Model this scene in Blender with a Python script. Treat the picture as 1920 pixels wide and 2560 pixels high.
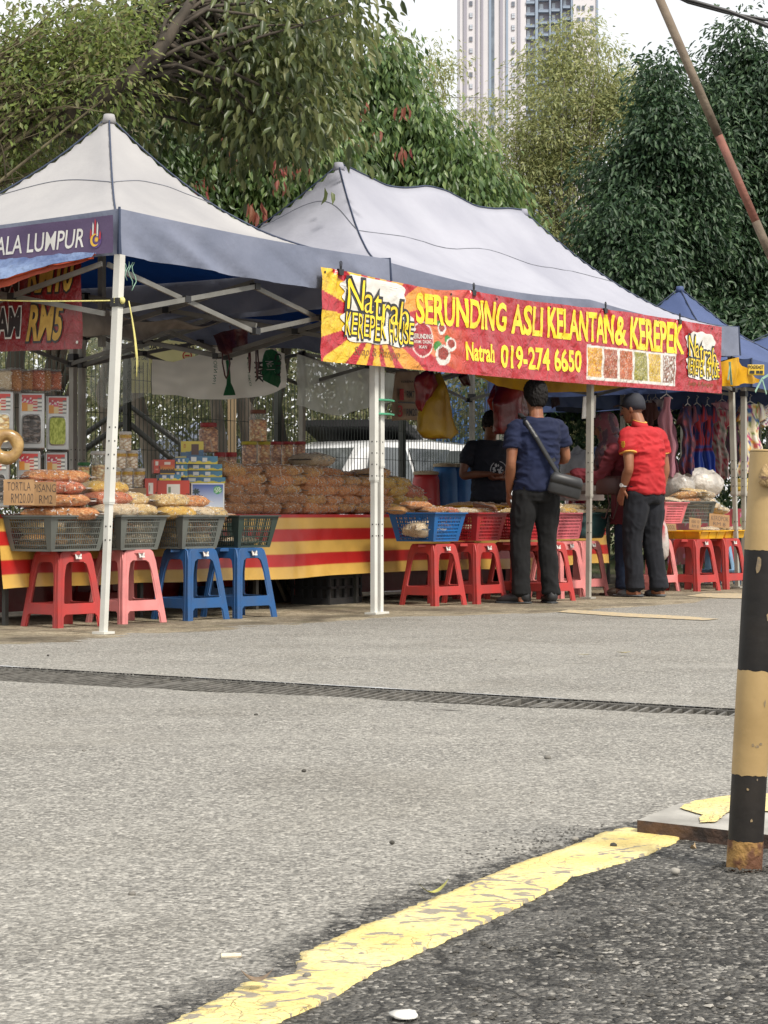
import bpy, bmesh, math, random
import numpy as np
from mathutils import Vector, Matrix, noise
random.seed(7); rng=np.random.default_rng(7)
for o in list(bpy.data.objects): bpy.data.objects.remove(o)
scn=bpy.context.scene; COL=scn.collection
R=math.radians; PI=math.pi
# ---------------- camera
H=.70; FP=5000.; HY=1286.
cam=bpy.data.cameras.new('camera'); co=bpy.data.objects.new('camera',cam); COL.objects.link(co)
co.location=(0,0,H); co.rotation_euler=(PI/2,0,0)
cam.sensor_fit='HORIZONTAL'; cam.sensor_width=36; cam.lens=FP/1920*36; cam.shift_y=(HY-1280)/1920
cam.clip_start=.1; cam.clip_end=6000; scn.camera=co
scn.render.resolution_x=768; scn.render.resolution_y=1024
# ---------------- light
SUN_EL=50; SUN_AZ=140     # azimuth: degrees clockwise from +Y (sun high behind the camera's right shoulder)
w=bpy.data.worlds.new('World'); scn.world=w; w.use_nodes=True
nt=w.node_tree; nt.nodes.clear()
sky=nt.nodes.new('ShaderNodeTexSky'); sky.sky_type='NISHITA'; sky.sun_disc=False
sky.sun_elevation=R(SUN_EL); sky.sun_rotation=R(SUN_AZ); sky.dust_density=4; sky.air_density=1.2
b1=nt.nodes.new('ShaderNodeBackground'); b1.inputs[1].default_value=.09
nt.links.new(sky.outputs[0],b1.inputs[0])
tc=nt.nodes.new('ShaderNodeTexCoord'); nz=nt.nodes.new('ShaderNodeTexNoise'); nz.inputs['Scale'].default_value=2.5; nz.inputs['Detail'].default_value=5
nt.links.new(tc.outputs['Generated'],nz.inputs['Vector'])
cr=nt.nodes.new('ShaderNodeValToRGB'); cr.color_ramp.elements[0].position=.35; cr.color_ramp.elements[1].position=.65
cr.color_ramp.elements[0].color=(.86,.87,.88,1); cr.color_ramp.elements[1].color=(1,.985,.955,1)
nt.links.new(nz.outputs[0],cr.inputs[0])
b2=nt.nodes.new('ShaderNodeBackground'); b2.inputs[1].default_value=.84; nt.links.new(cr.outputs[0],b2.inputs[0])
mx=nt.nodes.new('ShaderNodeMixShader'); mx.inputs[0].default_value=.82
wo=nt.nodes.new('ShaderNodeOutputWorld')
nt.links.new(b1.outputs[0],mx.inputs[1]); nt.links.new(b2.outputs[0],mx.inputs[2]); nt.links.new(mx.outputs[0],wo.inputs[0])
sl=bpy.data.lights.new('sun','SUN'); sl.energy=2.7; sl.angle=R(13); sl.color=(1,.94,.84)
so=bpy.data.objects.new('sun',sl); COL.objects.link(so)
sd=Vector((math.sin(R(SUN_AZ))*math.cos(R(SUN_EL)),math.cos(R(SUN_AZ))*math.cos(R(SUN_EL)),math.sin(R(SUN_EL))))
so.rotation_euler=sd.to_track_quat('Z','Y').to_euler(); so.location=sd*50
vs=scn.view_settings; vs.view_transform='Standard'; vs.look='None'; vs.exposure=.68; vs.gamma=1; vs.use_curve_mapping=False
# ---------------- geometry of the place: stall row frame (s along the row, t into the stalls)
P0=Vector((-1.643,11.71,0)); U=Vector((.564,.8258,0)); V=Vector((-.8258,.564,0)); ANG=math.atan2(U.y,U.x); L=2.96
def S(s,t,z=0): return P0+U*s+V*t+Vector((0,0,z))
def sx(px,t):
    k=(px-960)/FP
    return (P0.x+V.x*t-k*(P0.y+V.y*t))/(k*U.y-U.x)
def dep(s,t): return P0.y+U.y*s+V.y*t
def zz(py,s,t): return H-(py-HY)/FP*dep(s,t)
def G(px,py):
    d=H*FP/(py-HY); return Vector(((px-960)/FP*d,d,0))
def Wp(px,py,d): return Vector(((px-960)/FP*d,d,H-(py-HY)/FP*d))
def lin(c):
    c=c/255.; return c/12.92 if c<=.04045 else ((c+.055)/1.055)**2.4
def C(r,g,b,k=1.): return (lin(r)*k,lin(g)*k,lin(b)*k)
# ---------------- tags
def tag(o,label=None,cat=None,group=None,kind=None):
    if label: o['label']=label
    if cat: o['category']=cat
    if group: o['group']=group
    if kind: o['kind']=kind
    return o
def thing(name,label,cat,loc=(0,0,0),rz=0,group=None):
    o=bpy.data.objects.new(name,None); COL.objects.link(o); o.location=loc; o.rotation_euler=(0,0,rz)
    o.empty_display_size=.1
    return tag(o,label,cat,group)
def copytree(o,parent=None):
    c=o.copy(); COL.objects.link(c); c.parent=parent
    for ch in list(o.children): copytree(ch,c)
    return c
# ---------------- materials
MATS={}
def newmat(name):
    m=bpy.data.materials.new(name); m.use_nodes=True; n=m.node_tree; b=n.nodes['Principled BSDF']; return m,n,b
def mat(name,col,rough=.6,col2=None,scale=6,bump=0,bscale=60,metal=0,coat=0,spec=.5,detail=6,lo=.35,hi=.65,trans=0,stretch=(1,1,1),bdist=.01):
    if name in MATS: return MATS[name]
    m,n,b=newmat(name); L_=n.links
    b.inputs['Roughness'].default_value=rough; b.inputs['Metallic'].default_value=metal
    b.inputs['Coat Weight'].default_value=coat; b.inputs['Coat Roughness'].default_value=.12
    b.inputs['Specular IOR Level'].default_value=spec
    if col2 is None: col2=tuple(c*.78 for c in col)
    tc=n.nodes.new('ShaderNodeTexCoord'); mp=n.nodes.new('ShaderNodeMapping'); mp.inputs['Scale'].default_value=stretch
    L_.new(tc.outputs['Object'],mp.inputs[0])
    nz=n.nodes.new('ShaderNodeTexNoise'); nz.inputs['Scale'].default_value=scale; nz.inputs['Detail'].default_value=detail
    L_.new(mp.outputs[0],nz.inputs['Vector'])
    cr=n.nodes.new('ShaderNodeValToRGB'); e=cr.color_ramp.elements
    e[0].position=lo; e[1].position=hi; e[0].color=(*col2,1); e[1].color=(*col,1)
    L_.new(nz.outputs[0],cr.inputs[0]); L_.new(cr.outputs[0],b.inputs['Base Color'])
    if bump:
        n2=n.nodes.new('ShaderNodeTexNoise'); n2.inputs['Scale'].default_value=bscale; n2.inputs['Detail'].default_value=4
        L_.new(mp.outputs[0],n2.inputs['Vector'])
        bp=n.nodes.new('ShaderNodeBump'); bp.inputs['Strength'].default_value=bump; bp.inputs['Distance'].default_value=bdist
        L_.new(n2.outputs[0],bp.inputs['Height']); L_.new(bp.outputs[0],b.inputs['Normal'])
    if trans:
        out=n.nodes['Material Output']; tr=n.nodes.new('ShaderNodeBsdfTranslucent'); ms=n.nodes.new('ShaderNodeMixShader'); ms.inputs[0].default_value=trans
        L_.new(cr.outputs[0],tr.inputs[0]); L_.new(b.outputs[0],ms.inputs[1]); L_.new(tr.outputs[0],ms.inputs[2]); L_.new(ms.outputs[0],out.inputs[0])
    MATS[name]=m; return m
def vmat(name,rough=.6,bump=0,bscale=30,coat=0,trans=0,bdist=.01,grime=0,wave=False):
    if name in MATS: return MATS[name]
    m,n,b=newmat(name); L_=n.links
    a=n.nodes.new('ShaderNodeAttribute'); a.attribute_name='Col'
    src=a.outputs['Color']
    tc=n.nodes.new('ShaderNodeTexCoord')
    if grime:
        nz=n.nodes.new('ShaderNodeTexNoise'); nz.inputs['Scale'].default_value=5; nz.inputs['Detail'].default_value=8; L_.new(tc.outputs['Object'],nz.inputs['Vector'])
        mr=n.nodes.new('ShaderNodeMapRange'); mr.inputs[1].default_value=.3; mr.inputs[2].default_value=.7; mr.inputs[3].default_value=1-grime; mr.inputs[4].default_value=1
        L_.new(nz.outputs[0],mr.inputs[0])
        vm=n.nodes.new('ShaderNodeVectorMath'); vm.operation='SCALE'; L_.new(src,vm.inputs[0]); L_.new(mr.outputs[0],vm.inputs['Scale']); src=vm.outputs[0]
    L_.new(src,b.inputs['Base Color'])
    b.inputs['Roughness'].default_value=rough; b.inputs['Coat Weight'].default_value=coat; b.inputs['Coat Roughness'].default_value=.15
    if bump:
        n2=n.nodes.new('ShaderNodeTexNoise'); n2.inputs['Scale'].default_value=bscale; n2.inputs['Detail'].default_value=5; n2.inputs['Distortion'].default_value=1.2
        L_.new(tc.outputs['Object'],n2.inputs['Vector'])
        bp=n.nodes.new('ShaderNodeBump'); bp.inputs['Strength'].default_value=bump; bp.inputs['Distance'].default_value=bdist
        L_.new(n2.outputs[0],bp.inputs['Height']); L_.new(bp.outputs[0],b.inputs['Normal'])
    if trans:
        out=n.nodes['Material Output']; tr=n.nodes.new('ShaderNodeBsdfTranslucent'); ms=n.nodes.new('ShaderNodeMixShader'); ms.inputs[0].default_value=trans
        L_.new(src,tr.inputs[0]); L_.new(b.outputs[0],ms.inputs[1]); L_.new(tr.outputs[0],ms.inputs[2]); L_.new(ms.outputs[0],out.inputs[0])
    MATS[name]=m; return m
def snackmat(name,c1,c2,c3,vscale=58,film=.55):
    """crisps packed behind clear crinkled film"""
    if name in MATS: return MATS[name]
    m,n,b=newmat(name); L_=n.links
    tc=n.nodes.new('ShaderNodeTexCoord')
    vo=n.nodes.new('ShaderNodeTexVoronoi'); vo.inputs['Scale'].default_value=vscale; vo.inputs['Randomness'].default_value=1
    mp=n.nodes.new('ShaderNodeMapping'); mp.inputs['Scale'].default_value=(.55,1,1.3); L_.new(tc.outputs['Object'],mp.inputs[0]); L_.new(mp.outputs[0],vo.inputs['Vector'])
    sp=n.nodes.new('ShaderNodeSeparateColor'); L_.new(vo.outputs['Color'],sp.inputs[0])
    cr=n.nodes.new('ShaderNodeValToRGB'); e=cr.color_ramp.elements; e[0].position=.1; e[0].color=(*c1,1); e[1].position=.95; e[1].color=(*c3,1)
    k=e.new(.5); k.color=(*c2,1)
    L_.new(sp.outputs[0],cr.inputs[0])
    gap=n.nodes.new('ShaderNodeValToRGB'); gap.color_ramp.elements[0].position=.35; gap.color_ramp.elements[0].color=(1,1,1,1); gap.color_ramp.elements[1].position=.75; gap.color_ramp.elements[1].color=(.55,.42,.32,1)
    L_.new(vo.outputs['Distance'],gap.inputs[0])
    mm=n.nodes.new('ShaderNodeMix'); mm.data_type='RGBA'; mm.blend_type='MULTIPLY'; mm.inputs[0].default_value=1
    L_.new(cr.outputs[0],mm.inputs[6]); L_.new(gap.outputs[0],mm.inputs[7])
    L_.new(mm.outputs[2],b.inputs['Base Color'])
    b.inputs['Roughness'].default_value=.55; b.inputs['Coat Weight'].default_value=1; b.inputs['Coat Roughness'].default_value=.07; b.inputs['Coat IOR'].default_value=1.7
    n2=n.nodes.new('ShaderNodeTexNoise'); n2.inputs['Scale'].default_value=22; n2.inputs['Detail'].default_value=5; n2.inputs['Distortion'].default_value=2.5
    L_.new(tc.outputs['Object'],n2.inputs['Vector'])
    bp=n.nodes.new('ShaderNodeBump'); bp.inputs['Strength'].default_value=1; bp.inputs['Distance'].default_value=.02
    L_.new(n2.outputs[0],bp.inputs['Height']); L_.new(bp.outputs[0],b.inputs['Coat Normal'])
    b3=n.nodes.new('ShaderNodeBump'); b3.inputs['Strength'].default_value=.8; b3.inputs['Distance'].default_value=.008; b3.invert=True
    L_.new(vo.outputs['Distance'],b3.inputs['Height']); L_.new(b3.outputs[0],b.inputs['Normal'])
    MATS[name]=m; return m
def filmmat(name,col,alpha=.4,rough=.25,bump=.6,bscale=12):
    if name in MATS: return MATS[name]
    m,n,b=newmat(name); L_=n.links; out=n.nodes['Material Output']
    b.inputs['Base Color'].default_value=(*col,1); b.inputs['Roughness'].default_value=rough
    tr=n.nodes.new('ShaderNodeBsdfTransparent'); ms=n.nodes.new('ShaderNodeMixShader')
    tc=n.nodes.new('ShaderNodeTexCoord'); nz=n.nodes.new('ShaderNodeTexNoise'); nz.inputs['Scale'].default_value=bscale; nz.inputs['Detail'].default_value=6; nz.inputs['Distortion'].default_value=1.5
    mp=n.nodes.new('ShaderNodeMapping'); mp.inputs['Scale'].default_value=(1,1,.45); L_.new(tc.outputs['Object'],mp.inputs[0]); L_.new(mp.outputs[0],nz.inputs['Vector'])
    mr=n.nodes.new('ShaderNodeMapRange'); mr.inputs[1].default_value=.3; mr.inputs[2].default_value=.75; mr.inputs[3].default_value=max(0,alpha-.18); mr.inputs[4].default_value=min(1,alpha+.3)
    L_.new(nz.outputs[0],mr.inputs[0]); L_.new(mr.outputs[0],ms.inputs[0])
    bp=n.nodes.new('ShaderNodeBump'); bp.inputs['Strength'].default_value=bump; bp.inputs['Distance'].default_value=.02
    L_.new(nz.outputs[0],bp.inputs['Height']); L_.new(bp.outputs[0],b.inputs['Normal'])
    tl=n.nodes.new('ShaderNodeBsdfTranslucent'); tl.inputs[0].default_value=(*col,1); m2=n.nodes.new('ShaderNodeMixShader'); m2.inputs[0].default_value=.5
    L_.new(b.outputs[0],m2.inputs[1]); L_.new(tl.outputs[0],m2.inputs[2])
    L_.new(tr.outputs[0],ms.inputs[1]); L_.new(m2.outputs[0],ms.inputs[2]); L_.new(ms.outputs[0],out.inputs[0])
    MATS[name]=m; return m
def leafmat(name,cols,trans=.35,rough=.45):
    if name in MATS: return MATS[name]
    m,n,b=newmat(name); L_=n.links; out=n.nodes['Material Output']
    g=n.nodes.new('ShaderNodeNewGeometry'); cr=n.nodes.new('ShaderNodeValToRGB'); e=cr.color_ramp.elements
    e[0].position=0; e[0].color=(*cols[0],1); e[1].position=1; e[1].color=(*cols[-1],1)
    for i,c in enumerate(cols[1:-1]):
        k=e.new((i+1)/(len(cols)-1)*(.96 if len(cols)>3 else 1)); k.color=(*c,1)
    L_.new(g.outputs['Random Per Island'],cr.inputs[0]); L_.new(cr.outputs[0],b.inputs['Base Color'])
    b.inputs['Roughness'].default_value=rough
    tr=n.nodes.new('ShaderNodeBsdfTranslucent'); ms=n.nodes.new('ShaderNodeMixShader'); ms.inputs[0].default_value=trans
    hs=n.nodes.new('ShaderNodeHueSaturation'); hs.inputs['Hue'].default_value=.48; hs.inputs['Value'].default_value=1.5
    L_.new(cr.outputs[0],hs.inputs['Color']); L_.new(hs.outputs[0],tr.inputs[0])
    L_.new(b.outputs[0],ms.inputs[1]); L_.new(tr.outputs[0],ms.inputs[2]); L_.new(ms.outputs[0],out.inputs[0])
    MATS[name]=m; return m
# ---------------- mesh builder
class MB:
    def __init__(s): s.v=[]; s.f=[]; s.m=[]
    def add(s,v,f,mi=0):
        o=len(s.v); s.v+= [tuple(p) for p in v]; s.f+=[tuple(i+o for i in q) for q in f]; s.m+=[mi]*len(f); return s
    def box(s,c,d,rot=None,mi=0,taper=1):
        x,y,z=d[0]/2,d[1]/2,d[2]/2; c=Vector(c)
        vs_=[Vector((a*x*(taper if k<0 else 1),b_*y*(taper if k<0 else 1),k*z)) for k in(-1,1) for b_ in(-1,1) for a in(-1,1)]
        if rot is not None: vs_=[rot@p for p in vs_]
        return s.add([p+c for p in vs_],[(0,2,3,1),(4,5,7,6),(0,1,5,4),(2,6,7,3),(0,4,6,2),(1,3,7,5)],mi)
    def bar(s,p,q,w,h=None,mi=0,w2=None):
        p=Vector(p); q=Vector(q); h=h or w; d=(q-p).normalized(); up=Vector((0,0,1)) if abs(d.z)<.95 else Vector((0,1,0))
        a=d.cross(up).normalized(); b_=a.cross(d).normalized(); k=(w2 or w)/w
        vs_=[p+a*i*w/2+b_*j*h/2 for j in(-1,1) for i in(-1,1)]+[q+a*i*w*k/2+b_*j*h*k/2 for j in(-1,1) for i in(-1,1)]
        return s.add(vs_,[(0,2,3,1),(4,5,7,6),(0,1,5,4),(2,6,7,3),(0,4,6,2),(1,3,7,5)],mi)
    def tube(s,pts,r,n=8,mi=0,sq=(1,1),ref=None):
        pts=[Vector(p) for p in pts]; rs=r if isinstance(r,(list,tuple)) else [r]*len(pts); vs_=[]; N=len(pts)
        pa=None
        for i,p in enumerate(pts):
            d=(pts[min(i+1,N-1)]-pts[max(i-1,0)]).normalized()
            rf=Vector(ref) if ref else (pa if pa else (Vector((0,0,1)) if abs(d.z)<.9 else Vector((1,0,0))))
            a=(rf-d*rf.dot(d))
            if a.length<1e-5: a=Vector((0,1,0))-d*d.y
            a.normalize(); pa=a; b_=d.cross(a)
            for k in range(n):
                t=2*PI*k/n; vs_.append(p+(a*math.cos(t)*sq[0]+b_*math.sin(t)*sq[1])*rs[i])
        f=[(i*n+k,i*n+(k+1)%n,(i+1)*n+(k+1)%n,(i+1)*n+k) for i in range(N-1) for k in range(n)]
        f+=[tuple(range(n-1,-1,-1)),tuple((N-1)*n+k for k in range(n))]
        return s.add(vs_,f,mi)
    def loft(s,rings,n=20,mi=0):
        vs_=[]
        for c,a,b_ in rings:
            c=Vector(c);a=Vector(a);b_=Vector(b_)
            for k in range(n):
                t=2*PI*k/n; vs_.append(c+a*math.cos(t)+b_*math.sin(t))
        N=len(rings)
        f=[(i*n+k,i*n+(k+1)%n,(i+1)*n+(k+1)%n,(i+1)*n+k) for i in range(N-1) for k in range(n)]
        f+=[tuple(range(n-1,-1,-1)),tuple((N-1)*n+k for k in range(n))]
        return s.add(vs_,f,mi)
    def ball(s,c,r,n=10,mi=0,M=None):
        c=Vector(c); r=(r,r,r) if not isinstance(r,(tuple,list)) else r; vs_=[]; m=max(4,n*2//3)
        for i in range(1,m):
            ph=PI*i/m
            for k in range(n):
                t=2*PI*k/n; q=Vector((math.sin(ph)*math.cos(t)*r[0],math.sin(ph)*math.sin(t)*r[1],-math.cos(ph)*r[2]))
                vs_.append(c+(M@q if M else q))
        b0=Vector((0,0,-r[2])); b1_=Vector((0,0,r[2]))
        vs_.append(c+(M@b0 if M else b0)); vs_.append(c+(M@b1_ if M else b1_)); N=m-1
        f=[(i*n+k,i*n+(k+1)%n,(i+1)*n+(k+1)%n,(i+1)*n+k) for i in range(N-1) for k in range(n)]
        f+=[(N*n,(k+1)%n,k) for k in range(n)]+[(N*n+1,(N-1)*n+k,(N-1)*n+(k+1)%n) for k in range(n)]
        return s.add(vs_,f,mi)
    def lathe(s,prof,n=20,c=(0,0,0),mi=0):
        return s.loft([(Vector(c)+Vector((0,0,z)),(r,0,0),(0,r,0)) for r,z in prof],n,mi)
    def build(s,name,mats,parent=None,loc=None,rz=0,smooth=False):
        me=bpy.data.meshes.new(name); me.from_pydata(s.v,[],s.f)
        for m in (mats if isinstance(mats,(list,tuple)) else [mats]): me.materials.append(m)
        if any(s.m): me.polygons.foreach_set('material_index',s.m)
        if smooth: me.polygons.foreach_set('use_smooth',[True]*len(s.f))
        me.update()
        o=bpy.data.objects.new(name,me); COL.objects.link(o)
        if parent: o.parent=parent
        if loc is not None: o.location=loc
        if rz: o.rotation_euler=(0,0,rz)
        return o
def smooth_angle(o,a=40):
    me=o.data; me.polygons.foreach_set('use_smooth',[True]*len(me.polygons))
    bm=bmesh.new(); bm.from_mesh(me)
    for e in bm.edges:
        if len(e.link_faces)==2 and e.calc_face_angle(0)>R(a): e.smooth=False
    bm.to_mesh(me); bm.free(); return o
def grid(name,nx,ny,pos,col,m,parent=None,loc=None,rz=0,thick=0,smooth=True,skip=None):
    """nx x ny cells; pos(a,b)->xyz, col(a,b)->linear rgb, a,b in 0..1"""
    vs_=[];cs=[]
    for j in range(ny+1):
        for i in range(nx+1):
            a=i/nx;b_=j/ny; vs_.append(tuple(pos(a,b_)))
            if col: cs.append((*col(a,b_),1))
    W_=nx+1
    f=[(j*W_+i,j*W_+i+1,(j+1)*W_+i+1,(j+1)*W_+i) for j in range(ny) for i in range(nx) if not(skip and skip((i+.5)/nx,(j+.5)/ny))]
    me=bpy.data.meshes.new(name); me.from_pydata(vs_,[],f); me.materials.append(m)
    if col:
        at=me.color_attributes.new('Col','FLOAT_COLOR','POINT'); at.data.foreach_set('color',np.array(cs,dtype=np.float32).ravel())
    if smooth: me.polygons.foreach_set('use_smooth',[True]*len(f))
    if thick:
        bm=bmesh.new(); bm.from_mesh(me); bm.normal_update()
        bmesh.ops.solidify(bm,geom=bm.faces[:],thickness=thick); bm.to_mesh(me); bm.free()
    me.update(); o=bpy.data.objects.new(name,me); COL.objects.link(o)
    if parent: o.parent=parent
    if loc is not None: o.location=loc
    if rz: o.rotation_euler=(0,0,rz)
    return o
_TS=bpy.data.scenes.new('workbench')
def evalmesh(o):
    # evaluate one helper object in a scene of its own: quick however full the real scene is
    for c in list(o.users_collection): c.objects.unlink(o)
    _TS.collection.objects.link(o); vl=_TS.view_layers[0]; vl.update(); dg=vl.depsgraph
    return bpy.data.meshes.new_from_object(o.evaluated_get(dg))
def remesh(mb,name,m,parent,voxel=.011,sm=3,disp=None):
    tmp=mb.build('tmp',m); r_=tmp.modifiers.new('r','REMESH'); r_.mode='VOXEL'; r_.voxel_size=voxel
    s_=tmp.modifiers.new('s','SMOOTH'); s_.factor=.5; s_.iterations=sm
    me=evalmesh(tmp); me.name=name
    old=tmp.data; bpy.data.objects.remove(tmp); bpy.data.meshes.remove(old)
    if disp:
        nv_=len(me.vertices); cc=np.empty(nv_*3,np.float32); me.vertices.foreach_get('co',cc); nn=np.empty(nv_*3,np.float32); me.vertex_normals.foreach_get('vector',nn)
        cc=cc.reshape(-1,3); dd=np.array([disp(Vector(c)) for c in cc.tolist()],np.float32); me.vertices.foreach_set('co',(cc+nn.reshape(-1,3)*dd[:,None]).ravel())
    me.materials.clear(); me.materials.append(m)
    me.polygons.foreach_set('use_smooth',[True]*len(me.polygons)); me.update()
    o=bpy.data.objects.new(name,me); COL.objects.link(o); o.parent=parent; return o
_TX={}
def textgeo(s,bold=0.,sub=0):
    k=(s,bold,sub)
    if k in _TX: return _TX[k]
    cu=bpy.data.curves.new('t','FONT'); cu.body=s; cu.offset=bold; cu.resolution_u=3; cu.fill_mode='BOTH'
    cu.dimensions='2D'
    o=bpy.data.objects.new('t',cu); COL.objects.link(o)
    me=evalmesh(o)
    bpy.data.objects.remove(o); bpy.data.curves.remove(cu)
    bm=bmesh.new(); bm.from_mesh(me); bmesh.ops.triangulate(bm,faces=bm.faces[:])
    for _ in range(sub):
        es=[e for e in bm.edges if e.calc_length()>.16]
        if es: bmesh.ops.subdivide_edges(bm,edges=es,cuts=1); bmesh.ops.triangulate(bm,faces=bm.faces[:])
    vs_=np.array([v.co[:] for v in bm.verts]) if len(bm.verts) else np.zeros((0,3)); bm.verts.index_update()
    f=[tuple(v.index for v in q.verts) for q in bm.faces]; bm.free(); bpy.data.meshes.remove(me)
    _TX[k]=(vs_,f); return _TX[k]
def text(mb,s,x0,y0,x1,y1,fn,bold=0,mi=0,sub=0,ref=None,off=.003,shear=0,jit=None):
    """letters fitted to the rectangle x0..x1,y0..y1 of the sheet described by fn(x,y,offset)->xyz"""
    vs_,f=textgeo(s,bold,sub)
    rv=textgeo(s,0,0)[0] if bold else vs_
    lo=rv.min(0);hi=rv.max(0)
    out=[]
    for p in vs_:
        a=(p[0]-lo[0])/(hi[0]-lo[0]); b_=(p[1]-lo[1])/(hi[1]-lo[1])
        x=x0+a*(x1-x0)+shear*(b_)*(y1-y0); y=y0+b_*(y1-y0)
        if jit: y+=jit(a)
        out.append(fn(x,y,off))
    f2=[]
    for q in f:
        a,b_,c=[Vector(out[i]) for i in q[:3]]
        f2.append(q)
    mb.add(out,f2,mi)
nv=lambda p,s=1.,o=0.: noise.noise(Vector((p[0]*s+o,p[1]*s+o*.7,p[2]*s-o)))
# ======================= GROUND =======================
def poly_dist(p,pts):
    """signed distance to open polyline (positive on the right-hand side when walking along it)"""
    best=1e9;sg=1
    for a,b_ in zip(pts[:-1],pts[1:]):
        d=(b_[0]-a[0],b_[1]-a[1]); l2=d[0]**2+d[1]**2
        t=max(0,min(1,((p[0]-a[0])*d[0]+(p[1]-a[1])*d[1])/l2))
        q=(a[0]+d[0]*t,a[1]+d[1]*t); e=math.hypot(p[0]-q[0],p[1]-q[1])
        if e<best-1e-9: best=e; sg=1 if d[1]*(p[0]-q[0])-d[0]*(p[1]-q[1])>0 else -1
    return best*sg
LINE_L=[(433,2554),(533,2504),(612,2458),(732,2438),(751,2385),(864,2332),(1050,2259),(1169,2212),(1295,2159),(1434,2113),(1500,2085),(1560,2070)]
LINE_R=[(700,2552),(798,2511),(950,2424),(1090,2361),(1262,2285),(1434,2192),(1585,2148),(1680,2112),(1706,2094)]
gl=[G(*p) for p in LINE_L]; gr_=[G(*p) for p in LINE_R]
cl=[tuple(G(*p)[:2]) for p in LINE_L]; cl=[(cl[0][0]-.6,cl[0][1]-.75)]+cl+[(1.35,5.35),(3.,7.6),(8,12)]
crr=[tuple(p[:2]) for p in gr_]; crr=[(crr[0][0]-.6,crr[0][1]-.78)]+crr+[(1.5,4.9),(4,8)]
EDGE=[(-30,-9.),(-6,7.2),(-2.06,10.75),(-1.5,11.6),(-.9,12.5),(-.15,13.35),(.6,13.9),(1.25,14.3),(2.1,15.5),(2.9,16.6),(6,21.5),(12,30)]
E_=Vector((.832,-.555,0)); N_=Vector((.555,.832,0)); GA=math.atan2(E_.y,E_.x)
def nearedge(xe): return max(6.0,min(6.5,6.087+(xe+6.0)/3.16*.353))+.02*noise.noise(Vector((xe*3,0,0)))
def axis(segs):
    out=[segs[0][0]]
    for a,b_,st in segs:
        n_=max(1,int(round((b_-a)/st))); out+=[a+(b_-a)*(i+1)/n_ for i in range(n_)]
    return out
xs=axis([(-450,-60,78),(-60,-14,4),(-14,-7,.35),(-7,-1.2,.045),(-1.2,3,.12),(3,14,.5),(14,60,4),(60,450,78)])
ysA=axis([(-450,-20,86),(-20,-4,3),(-4,.6,.4),(.6,1.4,.1),(1.4,4.8,.03),(4.8,6.25,.045)])
ysB=axis([(6.7,8.2,.05),(8.2,13.5,.07),(13.5,18,.25),(18,60,3),(60,450,78)])
def gcol(p):
    x,y=p.x,p.y
    if y<8 and y>0:
        d1=poly_dist((x,y),cl); d2=poly_dist((x,y),crr)
        n1=.5+.5*noise.noise(Vector((x*3.1,y*1.5,0)))
        band=0
        if d1<0: band=max(0,1-(-d1)/(.05+.17*n1*max(.4,(8-y)/5)))
        # light road above the line, dark coarse asphalt below
        r=1. if d2>0 else (band if d1<0 else .9)
        if d1>0 and d2<=0: r=.9
    else: r=0
    g=0
    if y>8:
        e=poly_dist((x,y),EDGE)   # positive: right-hand side = road
        g=max(0,min(1,.5-e/.35+.9*noise.noise(Vector((x*1.6,y*1.6,3)))))
    return (r,g,0.)
gv=[];gc=[];gf=[]
def addgrid(ys,warp):
    base=len(gv)
    for j,y in enumerate(ys):
        for x in xs:
            yy=y
            if warp: 
                k=max(0,min(1,(y-5.2)/1.05)); yy=y+(nearedge(x)-6.25)*k if y>5.2 else y
            p=E_*x+N_*yy
            c=gcol(p) if (abs(x)<60 and abs(yy)<60) else (0,.6,0)
            z=0
            if -8<x<4 and 0<yy<9:
                z=.006*noise.noise(Vector((p.x*1.3,p.y*1.3,1)))+.003*noise.noise(Vector((p.x*7,p.y*7,1)))
                if c[0]>.5: z+=.006*abs(noise.noise(Vector((p.x*28,p.y*28,5))))-.003*c[0]
            gv.append((p.x,p.y,z)); gc.append((*c,1))
    W_=len(xs)
    for j in range(len(ys)-1):
        for i in range(W_-1):
            a=base+j*W_+i; gf.append((a,a+1,a+W_+1,a+W_))
addgrid(ysA,True); nA=len(gv); addgrid(ysB,False)
# walls of the drain trench
tb=len(gv); W_=len(xs)
for i,x in enumerate(xs):
    yn=nearedge(x); 
    for q in ((x,yn,0),(x,yn,-.4),(x,6.7,-.4),(x,6.7,0)):
        p=E_*q[0]+N_*q[1]; gv.append((p.x,p.y,q[2])); gc.append((1,0,1,1))
for i in range(W_-1):
    for k in range(3): a=tb+i*4+k; gf.append((a,a+4,a+5,a+1))
me=bpy.data.meshes.new('road'); me.from_pydata(gv,[],gf)
at=me.color_attributes.new('Col','FLOAT_COLOR','POINT'); at.data.foreach_set('color',np.array(gc,dtype=np.float32).ravel())
me.polygons.foreach_set('use_smooth',[True]*len(gf)); me.update()
m,n,b=newmat('road_surface'); L_=n.links
a=n.nodes.new('ShaderNodeAttribute'); a.attribute_name='Col'; sp=n.nodes.new('ShaderNodeSeparateColor'); L_.new(a.outputs['Color'],sp.inputs[0])
tc=n.nodes.new('ShaderNodeTexCoord')
def NZ(sc,det=4,dist=0,st=None):
    q=n.nodes.new('ShaderNodeTexNoise'); q.inputs['Scale'].default_value=sc; q.inputs['Detail'].default_value=det; q.inputs['Distortion'].default_value=dist
    if st:
        mp=n.nodes.new('ShaderNodeMapping'); mp.inputs['Scale'].default_value=st; L_.new(tc.outputs['Object'],mp.inputs[0]); L_.new(mp.outputs[0],q.inputs[0])
    else: L_.new(tc.outputs['Object'],q.inputs[0])
    return q.outputs[0]
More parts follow.
